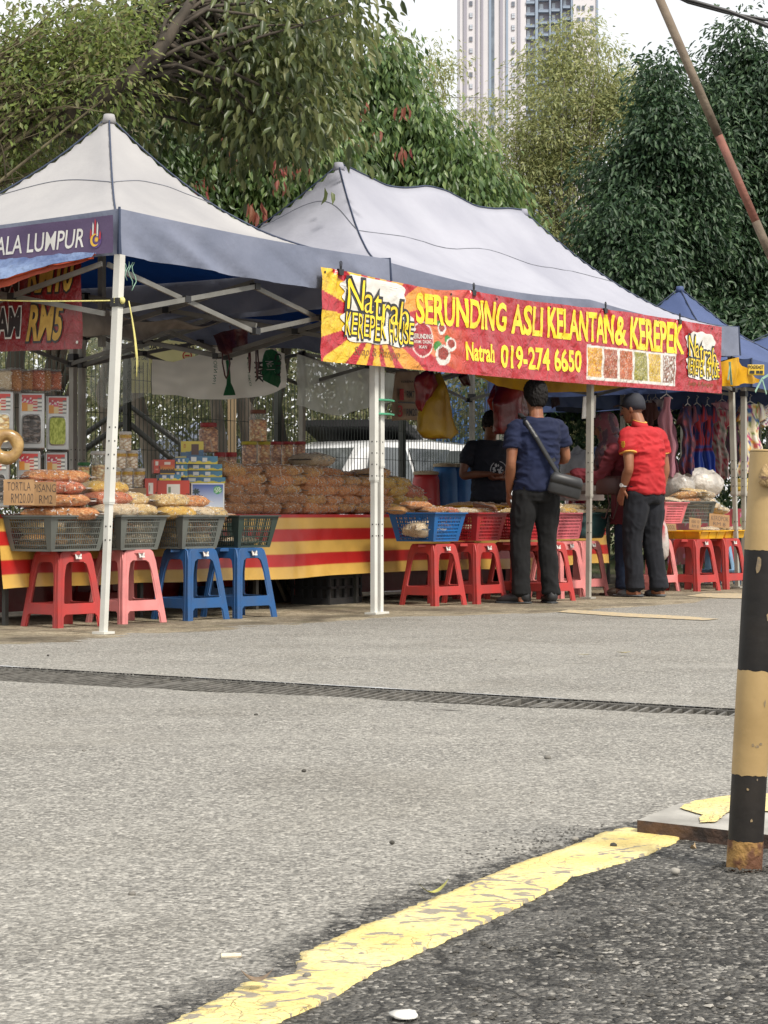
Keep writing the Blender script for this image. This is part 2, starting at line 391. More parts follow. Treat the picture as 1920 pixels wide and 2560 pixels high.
def RAMP(src,stops,interp=None):
    q=n.nodes.new('ShaderNodeValToRGB'); e=q.color_ramp.elements
    if interp: q.color_ramp.interpolation=interp
    e[0].position=stops[0][0]; e[0].color=(*stops[0][1],1); e[1].position=stops[-1][0]; e[1].color=(*stops[-1][1],1)
    for p,c in stops[1:-1]: k=e.new(p); k.color=(*c,1)
    L_.new(src,q.inputs[0]); return q.outputs[0]
def MIX(f,a_,b_,bt='MIX'):
    q=n.nodes.new('ShaderNodeMix'); q.data_type='RGBA'; q.blend_type=bt
    if isinstance(f,(int,float)): q.inputs[0].default_value=f
    else: L_.new(f,q.inputs[0])
    for i,s_ in ((6,a_),(7,b_)):
        if isinstance(s_,tuple): q.inputs[i].default_value=(*s_,1)
        else: L_.new(s_,q.inputs[i])
    return q.outputs[2]
def MATH(op,a_,b_):
    q=n.nodes.new('ShaderNodeMath'); q.operation=op; q.use_clamp=False
    for i,s_ in ((0,a_),(1,b_)):
        if isinstance(s_,(int,float)): q.inputs[i].default_value=s_
        else: L_.new(s_,q.inputs[i])
    return q.outputs[0]
def g3(v): return (v,v*.96,v*.88)
vo=n.nodes.new('ShaderNodeTexVoronoi'); vo.inputs['Scale'].default_value=95; L_.new(tc.outputs['Object'],vo.inputs[0])
vs2=n.nodes.new('ShaderNodeSeparateColor'); L_.new(vo.outputs['Color'],vs2.inputs[0])
fine=NZ(110,5); mid=NZ(2.2,6,.5,(1,1,1)); stain=NZ(.9,7,1.2,(1,1.7,1))
vo3=n.nodes.new('ShaderNodeTexVoronoi'); vo3.inputs['Scale'].default_value=150; L_.new(tc.outputs['Object'],vo3.inputs[0]); vs4=n.nodes.new('ShaderNodeSeparateColor'); L_.new(vo3.outputs['Color'],vs4.inputs[0])
def gw(v): return (v,v*.955,v*.86)
light=RAMP(vs2.outputs[0],[(0,gw(.10)),(.3,gw(.24)),(.75,gw(.40)),(1,gw(.70))])
light=MIX(.45,light,RAMP(vs4.outputs[1],[(0,gw(.10)),(.5,gw(.34)),(1,gw(.72))]))
light=MIX(RAMP(fine,[(.36,(.75,.75,.75)),(.47,(0,0,0))]),light,gw(.13))
light=MIX(RAMP(NZ(38,5),[(.34,(.5,.5,.5)),(.45,(0,0,0))]),light,gw(.16))
light=MIX(RAMP(stain,[(.45,(0,0,0)),(.75,(.22,.22,.22))]),light,gw(.60))
light=MIX(1.,light,(.75,.752,.75),'MULTIPLY')
light=MIX(RAMP(NZ(26,2),[(.70,(0,0,0)),(.76,(.7,.7,.7))]),light,gw(.09))
light=MIX(RAMP(NZ(.75,3,.3),[(.66,(0,0,0)),(.80,(.5,.5,.5))]),light,gw(.5),'MULTIPLY')
light=MIX(RAMP(NZ(1.1,7,.8),[(.30,(.30,.30,.30)),(.50,(0,0,0))]),light,gw(.55),'MULTIPLY')
vo2=n.nodes.new('ShaderNodeTexVoronoi'); vo2.inputs['Scale'].default_value=120; L_.new(tc.outputs['Object'],vo2.inputs[0])
vs3=n.nodes.new('ShaderNodeSeparateColor'); L_.new(vo2.outputs['Color'],vs3.inputs[0])
dark=RAMP(vs3.outputs[1],[(0,gw(.028)),(.45,gw(.07)),(.75,gw(.125)),(.9,gw(.22)),(1,gw(.36))])
dark=MIX(RAMP(NZ(60,5),[(.36,(.8,.8,.8)),(.5,(0,0,0))]),dark,g3(.02))
dark=MIX(RAMP(NZ(2.3,8,.6),[(.48,(0,0,0)),(.70,(.55,.55,.55))]),dark,g3(.19))
ck=n.nodes.new('ShaderNodeTexVoronoi'); ck.feature='DISTANCE_TO_EDGE'; ck.inputs['Scale'].default_value=2.6
cw=n.nodes.new('ShaderNodeVectorMath'); cw.operation='ADD'; cq=n.nodes.new('ShaderNodeTexNoise'); cq.inputs['Scale'].default_value=6; cq.inputs['Detail'].default_value=8; L_.new(tc.outputs['Object'],cq.inputs[0])
cs_=n.nodes.new('ShaderNodeVectorMath'); cs_.operation='SCALE'; cs_.inputs['Scale'].default_value=.35; L_.new(cq.outputs['Color'],cs_.inputs[0]); L_.new(tc.outputs['Object'],cw.inputs[0]); L_.new(cs_.outputs[0],cw.inputs[1]); L_.new(cw.outputs[0],ck.inputs[0])
crk2=RAMP(ck.outputs['Distance'],[(0,(.85,.85,.85)),(.035,(0,0,0))])
dark=MIX(crk2,dark,g3(.008))
conc=RAMP(NZ(1.3,9,.8,(1,1,1)),[(.3,(.10,.085,.06)),(.43,(.24,.205,.15)),(.55,(.36,.31,.22)),(.7,(.50,.43,.32))])
conc=MIX(RAMP(NZ(9,9,1.5,(1,2.2,1)),[(.40,(.85,.85,.85)),(.56,(0,0,0))]),conc,(.34,.31,.25),'MULTIPLY')
conc=MIX(RAMP(NZ(60,6),[(.40,(.6,.6,.6)),(.52,(0,0,0))]),conc,(.12,.10,.07))
moss=RAMP(NZ(2.1,6,.3),[(.60,(0,0,0)),(.74,(.4,.4,.4))]); conc=MIX(moss,conc,(.13,.13,.06))
fd=RAMP(MATH('ADD',sp.outputs[0],MATH('MULTIPLY',MATH('SUBTRACT',NZ(30,5),.5),1.6)),[(.30,(0,0,0)),(.72,(1,1,1))])
fc=RAMP(MATH('ADD',sp.outputs[1],MATH('MULTIPLY',MATH('SUBTRACT',NZ(5,6),.5),.9)),[(.45,(0,0,0)),(.55,(1,1,1))])
cfin=MIX(fc,MIX(fd,light,dark),conc)
L_.new(cfin,b.inputs['Base Color']); b.inputs['Roughness'].default_value=.75; b.inputs['Specular IOR Level'].default_value=.35
bp=n.nodes.new('ShaderNodeBump'); bp.inputs['Strength'].default_value=.9; bp.inputs['Distance'].default_value=.006
L_.new(MATH('ADD',MATH('MULTIPLY',fine,1.),MATH('MULTIPLY',vo.outputs['Distance'],-.8)),bp.inputs['Height'])
bp2=n.nodes.new('ShaderNodeBump'); bp2.inputs['Distance'].default_value=.009; bp2.invert=True
L_.new(fd,bp2.inputs['Strength']); L_.new(vo2.outputs['Distance'],bp2.inputs['Height']); L_.new(bp.outputs[0],bp2.inputs['Normal']); L_.new(bp2.outputs[0],b.inputs['Normal'])
me.materials.append(m)
road=bpy.data.objects.new('road',me); COL.objects.link(road); tag(road,kind='structure')
# green verge behind the fence
vg=grid('grass_verge',30,12,lambda a,b_:(-40+80*a,22+36*b_+1.0*a,-.02+(.12+.1*noise.noise(Vector((a*9,b_*5,0))))*min(1,b_*6)),None,mat('verge',(.10,.15,.035),.9,(.16,.14,.08),1.2,bump=1,bscale=25,bdist=.05)); tag(vg,kind='structure')
# ---- yellow line in the foreground
def resample(pts,n_):
    ls=[0]
    for a_,b_ in zip(pts[:-1],pts[1:]): ls.append(ls[-1]+(b_-a_).length)
    out=[]
    for i in range(n_+1):
        d=ls[-1]*i/n_; k=max(j for j in range(len(ls)) if ls[j]<=d+1e-9); k=min(k,len(pts)-2)
        t=(d-ls[k])/(ls[k+1]-ls[k]); out.append(pts[k].lerp(pts[k+1],min(1,t)))
    return out
gl=[gl[0]+(gl[0]-gl[2])*1.5]+gl; gr_=[gr_[0]+(gr_[0]-gr_[1])*2.6]+gr_
NL=260
A_=resample(gl,NL); B_=resample(gr_,NL)
def paintmat(name,c1,c2,base,wornk=.5):
    global m,n,b,L_,tc
    m,n,b=newmat(name); L_=n.links; tc=n.nodes.new('ShaderNodeTexCoord')
    vo=n.nodes.new('ShaderNodeTexVoronoi'); vo.feature='DISTANCE_TO_EDGE'; vo.inputs['Scale'].default_value=24
    mp=n.nodes.new('ShaderNodeVectorMath'); mp.operation='ADD'
    q=n.nodes.new('ShaderNodeTexNoise'); q.inputs['Scale'].default_value=9; q.inputs['Detail'].default_value=6; L_.new(tc.outputs['Object'],q.inputs[0])
    sc_=n.nodes.new('ShaderNodeVectorMath'); sc_.operation='SCALE'; sc_.inputs['Scale'].default_value=.16; L_.new(q.outputs['Color'],sc_.inputs[0])
    L_.new(tc.outputs['Object'],mp.inputs[0]); L_.new(sc_.outputs[0],mp.inputs[1]); L_.new(mp.outputs[0],vo.inputs[0])
    crk=RAMP(vo.outputs['Distance'],[(0,(.55,.55,.55)),(.035,(0,0,0))])
    worn=RAMP(MATH('ADD',NZ(21,9,1,(1,1.4,1)),MATH('MULTIPLY',MATH('SUBTRACT',NZ(2.2,4),.5),wornk)),[(.575,(0,0,0)),(.625,(1,1,1))])
    c=MIX(RAMP(NZ(5,6),[(.35,(0,0,0)),(.65,(1,1,1))]),c1,c2)
    c=MIX(RAMP(NZ(120,4),[(.35,(.5,.5,.5)),(.5,(0,0,0))]),c,tuple(k*.55 for k in c1))
    crk=MIX(RAMP(NZ(3.3,5),[(.42,(0,0,0)),(.62,(1,1,1))]),(0,0,0),crk); c=MIX(crk,c,base); c=MIX(worn,c,tuple(k*1.6 for k in base)); L_.new(c,b.inputs['Base Color']); b.inputs['Roughness'].default_value=.6
    bp=n.nodes.new('ShaderNodeBump'); bp.inputs['Strength'].default_value=1; bp.inputs['Distance'].default_value=.005
    L_.new(MATH('ADD',NZ(70,4),MATH('MULTIPLY',crk,-.6)),bp.inputs['Height']); L_.new(bp.outputs[0],b.inputs['Normal'])
    return m
YP=paintmat('yellow_road_paint',(.70,.54,.18),(.74,.62,.30),(.16,.14,.11))
vs_=[];f=[]
K=16
for i in range(NL+1):
    a_=A_[i];b_=B_[i]; d=(b_-a_); 
    for k in range(K+1):
        t=k/K; 
        if k==0: t=-.03*0+.045*noise.noise(Vector((i*.35,0,0)))+.03*noise.noise(Vector((i*1.3,4,0)))
        if k==K: t=1+.03*noise.noise(Vector((i*.3,9,0)))+.03*noise.noise(Vector((i*1.7,7,0)))
        p=a_+d*t; h=.0035+.002*noise.noise(Vector((p.x*9,p.y*9,2)))
        if k in(0,K): h=-.02
        if k in (1,K-1): h*=.7
        if k==1: p=a_+d*(.02+.045*noise.noise(Vector((i*.35,0,0)))+.03*noise.noise(Vector((i*1.3,4,0))))
        if k==K-1: p=a_+d*(.98+.03*noise.noise(Vector((i*.3,9,0)))+.03*noise.noise(Vector((i*1.7,7,0))))
        vs_.append((p.x,p.y,h))
for i in range(NL):
    for k in range(K): a0=i*(K+1)+k; f.append((a0,a0+1,a0+K+2,a0+K+1))
mb=MB(); mb.add(vs_,f); mb.add([vs_[NL*(K+1)+k] for k in range(K+1)]+[(vs_[NL*(K+1)+k][0]+.004,vs_[NL*(K+1)+k][1]+.006,-.02) for k in range(K+1)],[(k,k+1,K+2+k,K+1+k) for k in range(K)])
o=mb.build('yellow_line',YP,smooth=True); tag(o,kind='structure')
# faded yellow lines by the stalls
FY=mat('faded_yellow_paint',(.52,.40,.22),.8,(.30,.27,.22),34,bump=.5,bscale=90,bdist=.004,lo=.38,hi=.6)
def flatpoly(name,pts,z,m_):
    c=sum(pts,Vector())/len(pts); pp=[]
    for a_,b_ in zip(pts,pts[1:]+pts[:1]):
        for k in range(12):
            q=a_.lerp(b_,k/12); q=q+(q-c).normalized()*.02*noise.noise(q*9); pp.append((q.x,q.y,z))
    mb=MB(); mb.add(pp,[tuple(range(len(pp)))]); o=mb.build(name,m_); tag(o,kind='structure'); return o
flatpoly('yellow_line',[G(1392,1531),G(1425,1525),G(1600,1536),G(1700,1541),G(1800,1549),G(1760,1552),G(1560,1543)],.0045,FY)
flatpoly('yellow_line',[G(1715,1491),G(1760,1484),G(1960,1486),G(1960,1499),G(1800,1496)],.0045,FY)
# ---- drain grates
GM=mat('galvanised_grate',(.19,.18,.16),.6,(.08,.075,.065),14,metal=.15,bump=.4,bscale=80)
edges=[-9.2,-7.6,-5.35,-3.62,-2.1,-.6,.9]
labs=['steel drain grate panel cut off by the left edge of the frame','outermost steel drain grate panel on the left','long steel drain grate panel below the left tent','steel drain grate panel in the middle of the road','steel drain grate panel beside the broken asphalt lip','steel drain grate panel nearest the striped bollard']
for i in range(6):
    x0_,x1_=edges[i]+.012,edges[i+1]-.012
    t=thing('drain_grate',labs[i],'drain grate',(0,0,0),GA,'steel grates over the road drain')
    mb=MB(); y0_,y1_=6.12,6.665; tz=-.004 if i!=4 else -.02
    if x1_<-4.5: y0_=6.05
    if i==4: y0_=6.3
    if i==5: y0_=6.36
    for a_,b_ in (((x0_,y0_),(x1_,y0_)),((x0_,y1_),(x1_,y1_))): mb.bar((a_[0],a_[1],tz-.02),(b_[0],b_[1],tz-.02),.018,.04)
    for x in (x0_,x1_): mb.bar((x,y0_+.011,tz-.02),(x,y1_-.011,tz-.02),.018,.036)
    mb.build('frame',GM,t)
    mb=MB(); x=x0_+.03
    # bars run at a slant across the drain (world direction about (.3,.95))
    dv=Vector((.33,.944,0)); ex=dv.dot(E_); ey=dv.dot(N_); sl_=ex/ey
    while x<x1_-.02:
        xa=x; xb=x+sl_*(y1_-y0_-.03)
        ya=y0_+.012; yb=y1_-.012
        if xb<x0_+.01: yb=ya+(x0_+.01-xa)/sl_ if sl_!=0 else yb; xb=x0_+.01
        if yb>ya+.03: mb.bar((xa,ya,tz-.018),(xb,yb,tz-.018),.011,.03)
        x+=.044
    xx=x1_-.02+.044
    while sl_<0 and xx< x1_-sl_*(y1_-y0_):
        ya=y0_+.012+(x1_-.01-xx)/sl_; 
        if ya<y1_-.05: mb.bar((x1_-.01,ya,tz-.018),(xx+sl_*(y1_-y0_-.03),y1_-.012,tz-.018),.011,.03)
        xx+=.044
    mb.build('slat_bars',GM,t)
# ---- concrete slab with yellow paint
SM=mat('slab_top',(.40,.385,.35),.8,(.22,.21,.19),5,bump=.6,bscale=60,bdist=.004,lo=.35,hi=.6)
q=[G(1593,2050),G(1930,2088),G(1990,1988),G(1830,1990),G(1700,2008)]
q=[Vector((p.x*(1-.03/.7),p.y*(1-.03/.7),0)) for p in q]
ang=0
mb=MB(); nq=len(q); top=[(p.x,p.y,.030) for p in q]; bot=[(p.x,p.y,-.06) for p in q]
mb.add(top,[tuple(range(nq))],0); mb.add(top+bot,[(i,i+nq,(i+1)%nq+nq,(i+1)%nq) for i in range(nq)],1)
o=mb.build('drain_cover',[SM,mat('rusty_rim',(.10,.055,.035),.8,(.03,.02,.016),30,bump=.6)]); tag(o,'flat concrete slab with flaking yellow paint and dark rim behind the bollard','slab')
yp=[(1700,2021),(1716,2010),(1738,2003),(1822,1990),(1900,1984),(1940,1986),(1950,2030),(1880,2028),(1822,2030),(1806,2042),(1788,2056),(1752,2058),(1748,2046),(1758,2038),(1735,2032)]
yq=[]
for a_,b_ in zip(yp,yp[1:]+yp[:1]):
    for k in range(6): yq.append(G(a_[0]+(b_[0]-a_[0])*k/6+random.uniform(-2,2),a_[1]+(b_[1]-a_[1])*k/6+random.uniform(-.7,.7)))
mb=MB(); mb.add([(v.x*(1-.032/.7),v.y*(1-.032/.7),.0335) for v in yq],[tuple(range(len(yq)))]); pq=mb.build('yellow_paint',YP); pq.parent=o
# ---- pebbles
mb=MB()
def pebble(mb,p,r,mi):
    vs_=[];
    for (a_,b_,c) in ((1,0,0),(-.9,.2,0),(0,1,0),(.1,-1,0),(0,0,.6),(.7,.7,.25),(-.6,.7,.2),(.6,-.6,.3)):
        vs_.append((p[0]+r*a_*random.uniform(.6,1.2),p[1]+r*b_*random.uniform(.6,1.1),p[2]+r*c*random.uniform(.6,1.1)))
    mb.add(vs_,[(4,0,5),(4,5,2),(4,2,6),(4,6,1),(4,1,3),(4,3,7),(4,7,0),(0,2,5),(2,1,6),(3,0,7)],mi)
cnt=0
while cnt<4200:
    x=random.uniform(-.35,1.3); y=random.uniform(2.35,5.3)
    if poly_dist((x,y),crr)<.01: continue
    if random.random()<(y-2.3)/5: continue
    r=random.choice((.0018,.0025,.003,.004,.0055))*random.uniform(.7,1.25)
    pebble(mb,(x,y,.0-.008+.004),r*1.2,random.choice((0,0,0,0,1,1,1,1,2))); cnt+=1
for k in range(900):
    i=random.randrange(NL-2); p=A_[i]; x=p.x-abs(random.gauss(0,.09)); y=p.y+abs(random.gauss(0,.06))
    pebble(mb,(x,y,-.002),random.uniform(.002,.0045),random.choice((0,0,1,0)))
o=mb.build('gravel',[mat('grit_dark',(.075,.07,.06),.85,(.04,.037,.032)),mat('grit_mid',(.2,.19,.165),.8,(.12,.11,.1)),mat('grit_light',(.36,.34,.30),.8,(.25,.235,.21))]); tag(o,'loose dark and pale grit scattered over the coarse asphalt','gravel',kind='stuff')
def stone(px,py,r,label,col,name='pebble',flat=.7):
    p=G(px,py); mb=MB(); mb.ball((0,0,r*flat*.8),(r,r*.85,r*flat),12)
    mb.v=[tuple(Vector(v)*(1+.18*noise.noise(Vector(v)*(1.2/r)+Vector((px,0,0))))) for v in mb.v]
    o=mb.build(name,col,loc=(p.x,p.y,0),smooth=True); return tag(o,label,'stone' if name=='pebble' else 'litter')
stone(1534,2118,.0075,'dark pebble lying on the yellow line near its far end',MATS['grit_dark'])
stone(1688,2185,.010,'round white pebble on the dark asphalt left of the bollard',MATS['grit_light'])
stone(1437,2102,.008,'small white stone on the edge between road and yellow line',MATS['grit_light'])
stone(1369,1898,.010,'small dark stone alone on the pale road',MATS['grit_mid'])
stone(768,2446,.007,'grey pebble on the lower left part of the yellow line',MATS['grit_mid'])
WP=mat('litter_white',(.75,.74,.7),.6,(.6,.59,.55),20)
p=G(1014,2542); mb=MB(); mb.loft([((0,0,.001),(.020,0,0),(0,.02,0)),((0,0,.005),(.021,0,0),(0,.018,0)),((.003,0,.008),(.009,0,0),(0,.009,0))],14)
mb.v=[tuple(Vector(v)*(1+.35*noise.noise(Vector(v)*60))) for v in mb.v]
tag(mb.build('paper_scrap',WP,loc=p,smooth=True),'crumpled white scrap on the dark asphalt at the bottom edge','litter')
p=G(577,2398); mb=MB(); mb.tube([(-.015,0,.005),(.016,.004,.005)],.0042,8); tag(mb.build('cigarette_butt',mat('butt',(.72,.55,.35),.7,(.7,.65,.5),80),loc=p),'tan cigarette butt left of the yellow line','litter')
def leafshape(Lg,Wd,n_=10,curl=.3,fold=.25):
    vs_=[];f=[]
    for i in range(n_+1):
        t=i/n_; w_=Wd*math.sin(PI*min(1,t*1.02)**.85)*.5+.0002; x=t*Lg; z=curl*Lg*(t-.5)**2
        vs_+=[(x,-w_,z+fold*w_),(x,0,z),(x,w_,z+fold*w_)]
    for i in range(n_): a0=i*3; f+=[(a0,a0+1,a0+4,a0+3),(a0+1,a0+2,a0+5,a0+4)]
    return vs_,f
for (px,py,Lg,Wd,rz,lab,cc) in ((1122,2249,.062,.017,R(200),'curled yellow-green dead leaf on the upper edge of the yellow line',(.42,.40,.09)),(1540,1640,.09,.03,R(20),'small pale dry leaf lying on the road beyond the drain',(.5,.42,.2)),(1478,1645,.07,.03,R(160),'tiny pale dry leaf left of the other on the far road',(.55,.5,.35)),(1730,2143,.03,.012,R(70),'bit of tan leaf litter by the slab',(.5,.36,.2)),(600,2480,.05,.03,R(10),'brown dry leaf scrap at the lower end of the yellow line',(.25,.17,.1))):
    v_,f_=leafshape(Lg,Wd,curl=1.6 if Lg<.07 else .4); mb=MB(); mb.add(v_,f_); p=G(px,py)
    o=mb.build('fallen_leaf',mat('leaf'+str(px),cc,.5,tuple(k*.5 for k in cc),60),loc=(p.x,p.y,.014),rz=rz,smooth=True); tag(o,lab,'leaf')
for i,(px,py) in enumerate(((210,1880),(760,1930),(1240,1650),(980,2110),(330,2240),(640,1790),(1330,2010),(120,1640))):
    stone(px,py,random.uniform(.004,.008),['speck of dark grit left of the drain middle','small stone on the road below the middle tent','small pebble near the broken end of the drain','pebble on the pale road above the curled leaf','pebble low on the left side of the road','small stone just below the left part of the drain','pebble on the road left of the concrete slab','small stone on the road below the pink stool'][i],MATS['grit_dark' if i%2 else 'grit_mid'])
# ======================= BOLLARD =======================
bp_=G(1860,2172); bt=thing('bollard','black and yellow banded steel bollard leaning at the right edge','bollard',bp_)
lean=R(3.45); bt.rotation_euler=(R(-1),lean,0)
hgt=.825
def bh(py): return (2175-py)/ (2175-1140)*hgt
mY=mat('bollard_yellow',(.40,.275,.12),.5,(.30,.20,.08),5,bump=.25,bscale=35,lo=.3,hi=.6,bdist=.004)
mK=mat('bollard_black',(.007,.0065,.007),.55,(.022,.018,.015),9,bump=.3,bscale=45,lo=.3,hi=.7,bdist=.004,spec=.3)
mRu=mat('bollard_rust',(.11,.045,.02),.8,(.30,.17,.05),22,bump=.8,bscale=60,lo=.42,hi=.52)
rB=.0352
bands=[(2185,2103,mRu),(2103,1941,mK),(1941,1683,mY),(1683,1385,mK),(1385,1142,mY)]
for i,(a_,b_,mm_) in enumerate(bands):
    mb=MB(); za,zb=bh(a_),bh(b_); n_=40
    rows=7; vs_=[];f=[]
    for j in range(rows+1):
        for k in range(n_):
            t=2*PI*k/n_; wob=lambda e: .0035*noise.noise(Vector((math.cos(t)*3,math.sin(t)*3,e*7)))+.002*noise.noise(Vector((math.cos(t)*11,math.sin(t)*11,e*9)))
            z=za+(zb-za)*j/rows
            if j==0 and i>0: z+=wob(i)
            if j==rows and i<4: z+=wob(i+1)
            rr=rB-(.0006 if i%2 else 0)
            vs_.append((rr*math.cos(t),rr*math.sin(t),z))
    f=[(j*n_+k,j*n_+(k+1)%n_,(j+1)*n_+(k+1)%n_,(j+1)*n_+k) for j in range(rows) for k in range(n_)]
    mb.add(vs_,f)
    if i==4: mb.loft([((0,0,hgt-.001),(rB,0,0),(0,rB,0)),((0,0,hgt+.003),(rB*.97,0,0),(0,rB*.97,0)),((0,0,hgt+.004),(rB*.8,0,0),(0,rB*.8,0))],40)
    mb.build('painted_band' if i else 'rusty_foot',mm_,bt,smooth=True)
mb=MB(); mb.ball((0,0,.35),1,14); 
mb=MB(); mb.ball((-.004,-rB-.006,bh(1205)),(.016,.012,.02),12); mb.v=[tuple(Vector(v)+Vector((0,0,0))+(Vector(v)-Vector((-.004,-rB-.006,bh(1205))))*.7*noise.noise(Vector(v)*90)) for v in mb.v]
mb.build('broken_lug',mat('lug',(.38,.26,.12),.8,(.07,.035,.02),60,bump=.8,bscale=90,lo=.4,hi=.55),bt,smooth=True)
# chips in paint
mb=MB()
for (z,an,w_,h_) in ((.60,-1.9,.006,.02),(.50,-1.2,.004,.01),(.1,-1.5,.003,.004),(.18,-1.3,.002,.003),(.16,-1.8,.003,.003),(.33,-1.1,.003,.008),(.245,-1.4,.004,.003),(.25,-1.2,.005,.003),(.247,-1.65,.003,.004)):
    c=Vector((math.cos(an),math.sin(an),0)); sd_=Vector((-c.y,c.x,0)); pts=[]
    for k in range(9):
        t=2*PI*k/9; rr=random.uniform(.6,1.1); pts.append(c*(rB+.0006)+sd_*math.cos(t)*w_*rr+Vector((0,0,z+math.sin(t)*h_*rr)))
    mb.add(pts,[tuple(range(9))])
mb.build('paint_chips',mat('chip',(.28,.2,.1),.8,(.15,.12,.09),90),bt)
mb=MB()
for k in range(160):
    a_=random.uniform(0,2*PI); rr=rB+abs(random.gauss(0,.012)); pebble(mb,(bp_.x+rr*math.cos(a_),bp_.y+rr*math.sin(a_),random.uniform(-.004,.006)),random.uniform(.003,.006),0)
tag(mb.build('gravel',[MATS['grit_dark']]),'dark grit heaped around the foot of the bollard','gravel',kind='stuff')
# ======================= TENTS =======================
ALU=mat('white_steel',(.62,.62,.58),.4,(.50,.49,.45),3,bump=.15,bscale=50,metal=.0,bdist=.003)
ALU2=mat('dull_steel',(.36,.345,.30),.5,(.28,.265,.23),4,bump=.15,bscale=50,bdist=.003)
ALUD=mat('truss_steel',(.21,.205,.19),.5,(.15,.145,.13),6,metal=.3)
BLKP=mat('black_plastic',(.018,.018,.02),.5)
NAVY=mat('navy_lining',(.006,.07,.36),.8,(.004,.05,.27),3,bump=.3,bscale=8,trans=.25,spec=.15)
PIPE=mat('navy_piping',(.03,.045,.09),.6)
def ttx(px,s):
    k=(px-960)/FP; return (P0.x+U.x*s-k*(P0.y+U.y*s))/(k*V.y-V.x)
def leg(t,s,tt_,top,foot=0,mm=None,w_=.036,dx=0,split=.9,name='leg'):
    mm=mm or ALU; mb=MB()
    # dx: world x shift of the leg top, put into the (s,t) frame
    ds,dt=dx*U.x,dx*V.x
    P=lambda z:(s+ds*z/2.2,tt_+dt*z/2.2,z)
    mb.bar(P(.012),P(split),w_,w_); mb.bar(P(split-.02),P(top),w_*1.28,w_*1.28)
    o=mb.build(name,mm,t)
    b2_=MB(); b2_.box((s,tt_,.008),(w_*2.6,w_*2.6,.014)); b2_.build('foot_plate',mm,o)
    b3_=MB(); q=P(split); b3_.box((q[0],q[1],split),(w_*1.4,w_*1.4,.02)); b3_.build('collar',mm,o); b3_=MB(); q=P(top-.28); b3_.box((q[0],q[1],top-.28),(w_*1.7,w_*1.7,.05))
    b3_.build('slider_bracket',BLKP,o)
    hb=MB()
    for z in (.55,.63,.97,1.05,1.13,1.21):
        q=P(z); w2=(w_ if z<split else w_*1.28)/2+.0008
        hb.box((q[0],q[1]-w2,z),(.009,.002,.009))
        hb.box((q[0]-w2,q[1],z),(.002,.009,.009))
    hb.build('pin_holes',BLKP,o)
    return o
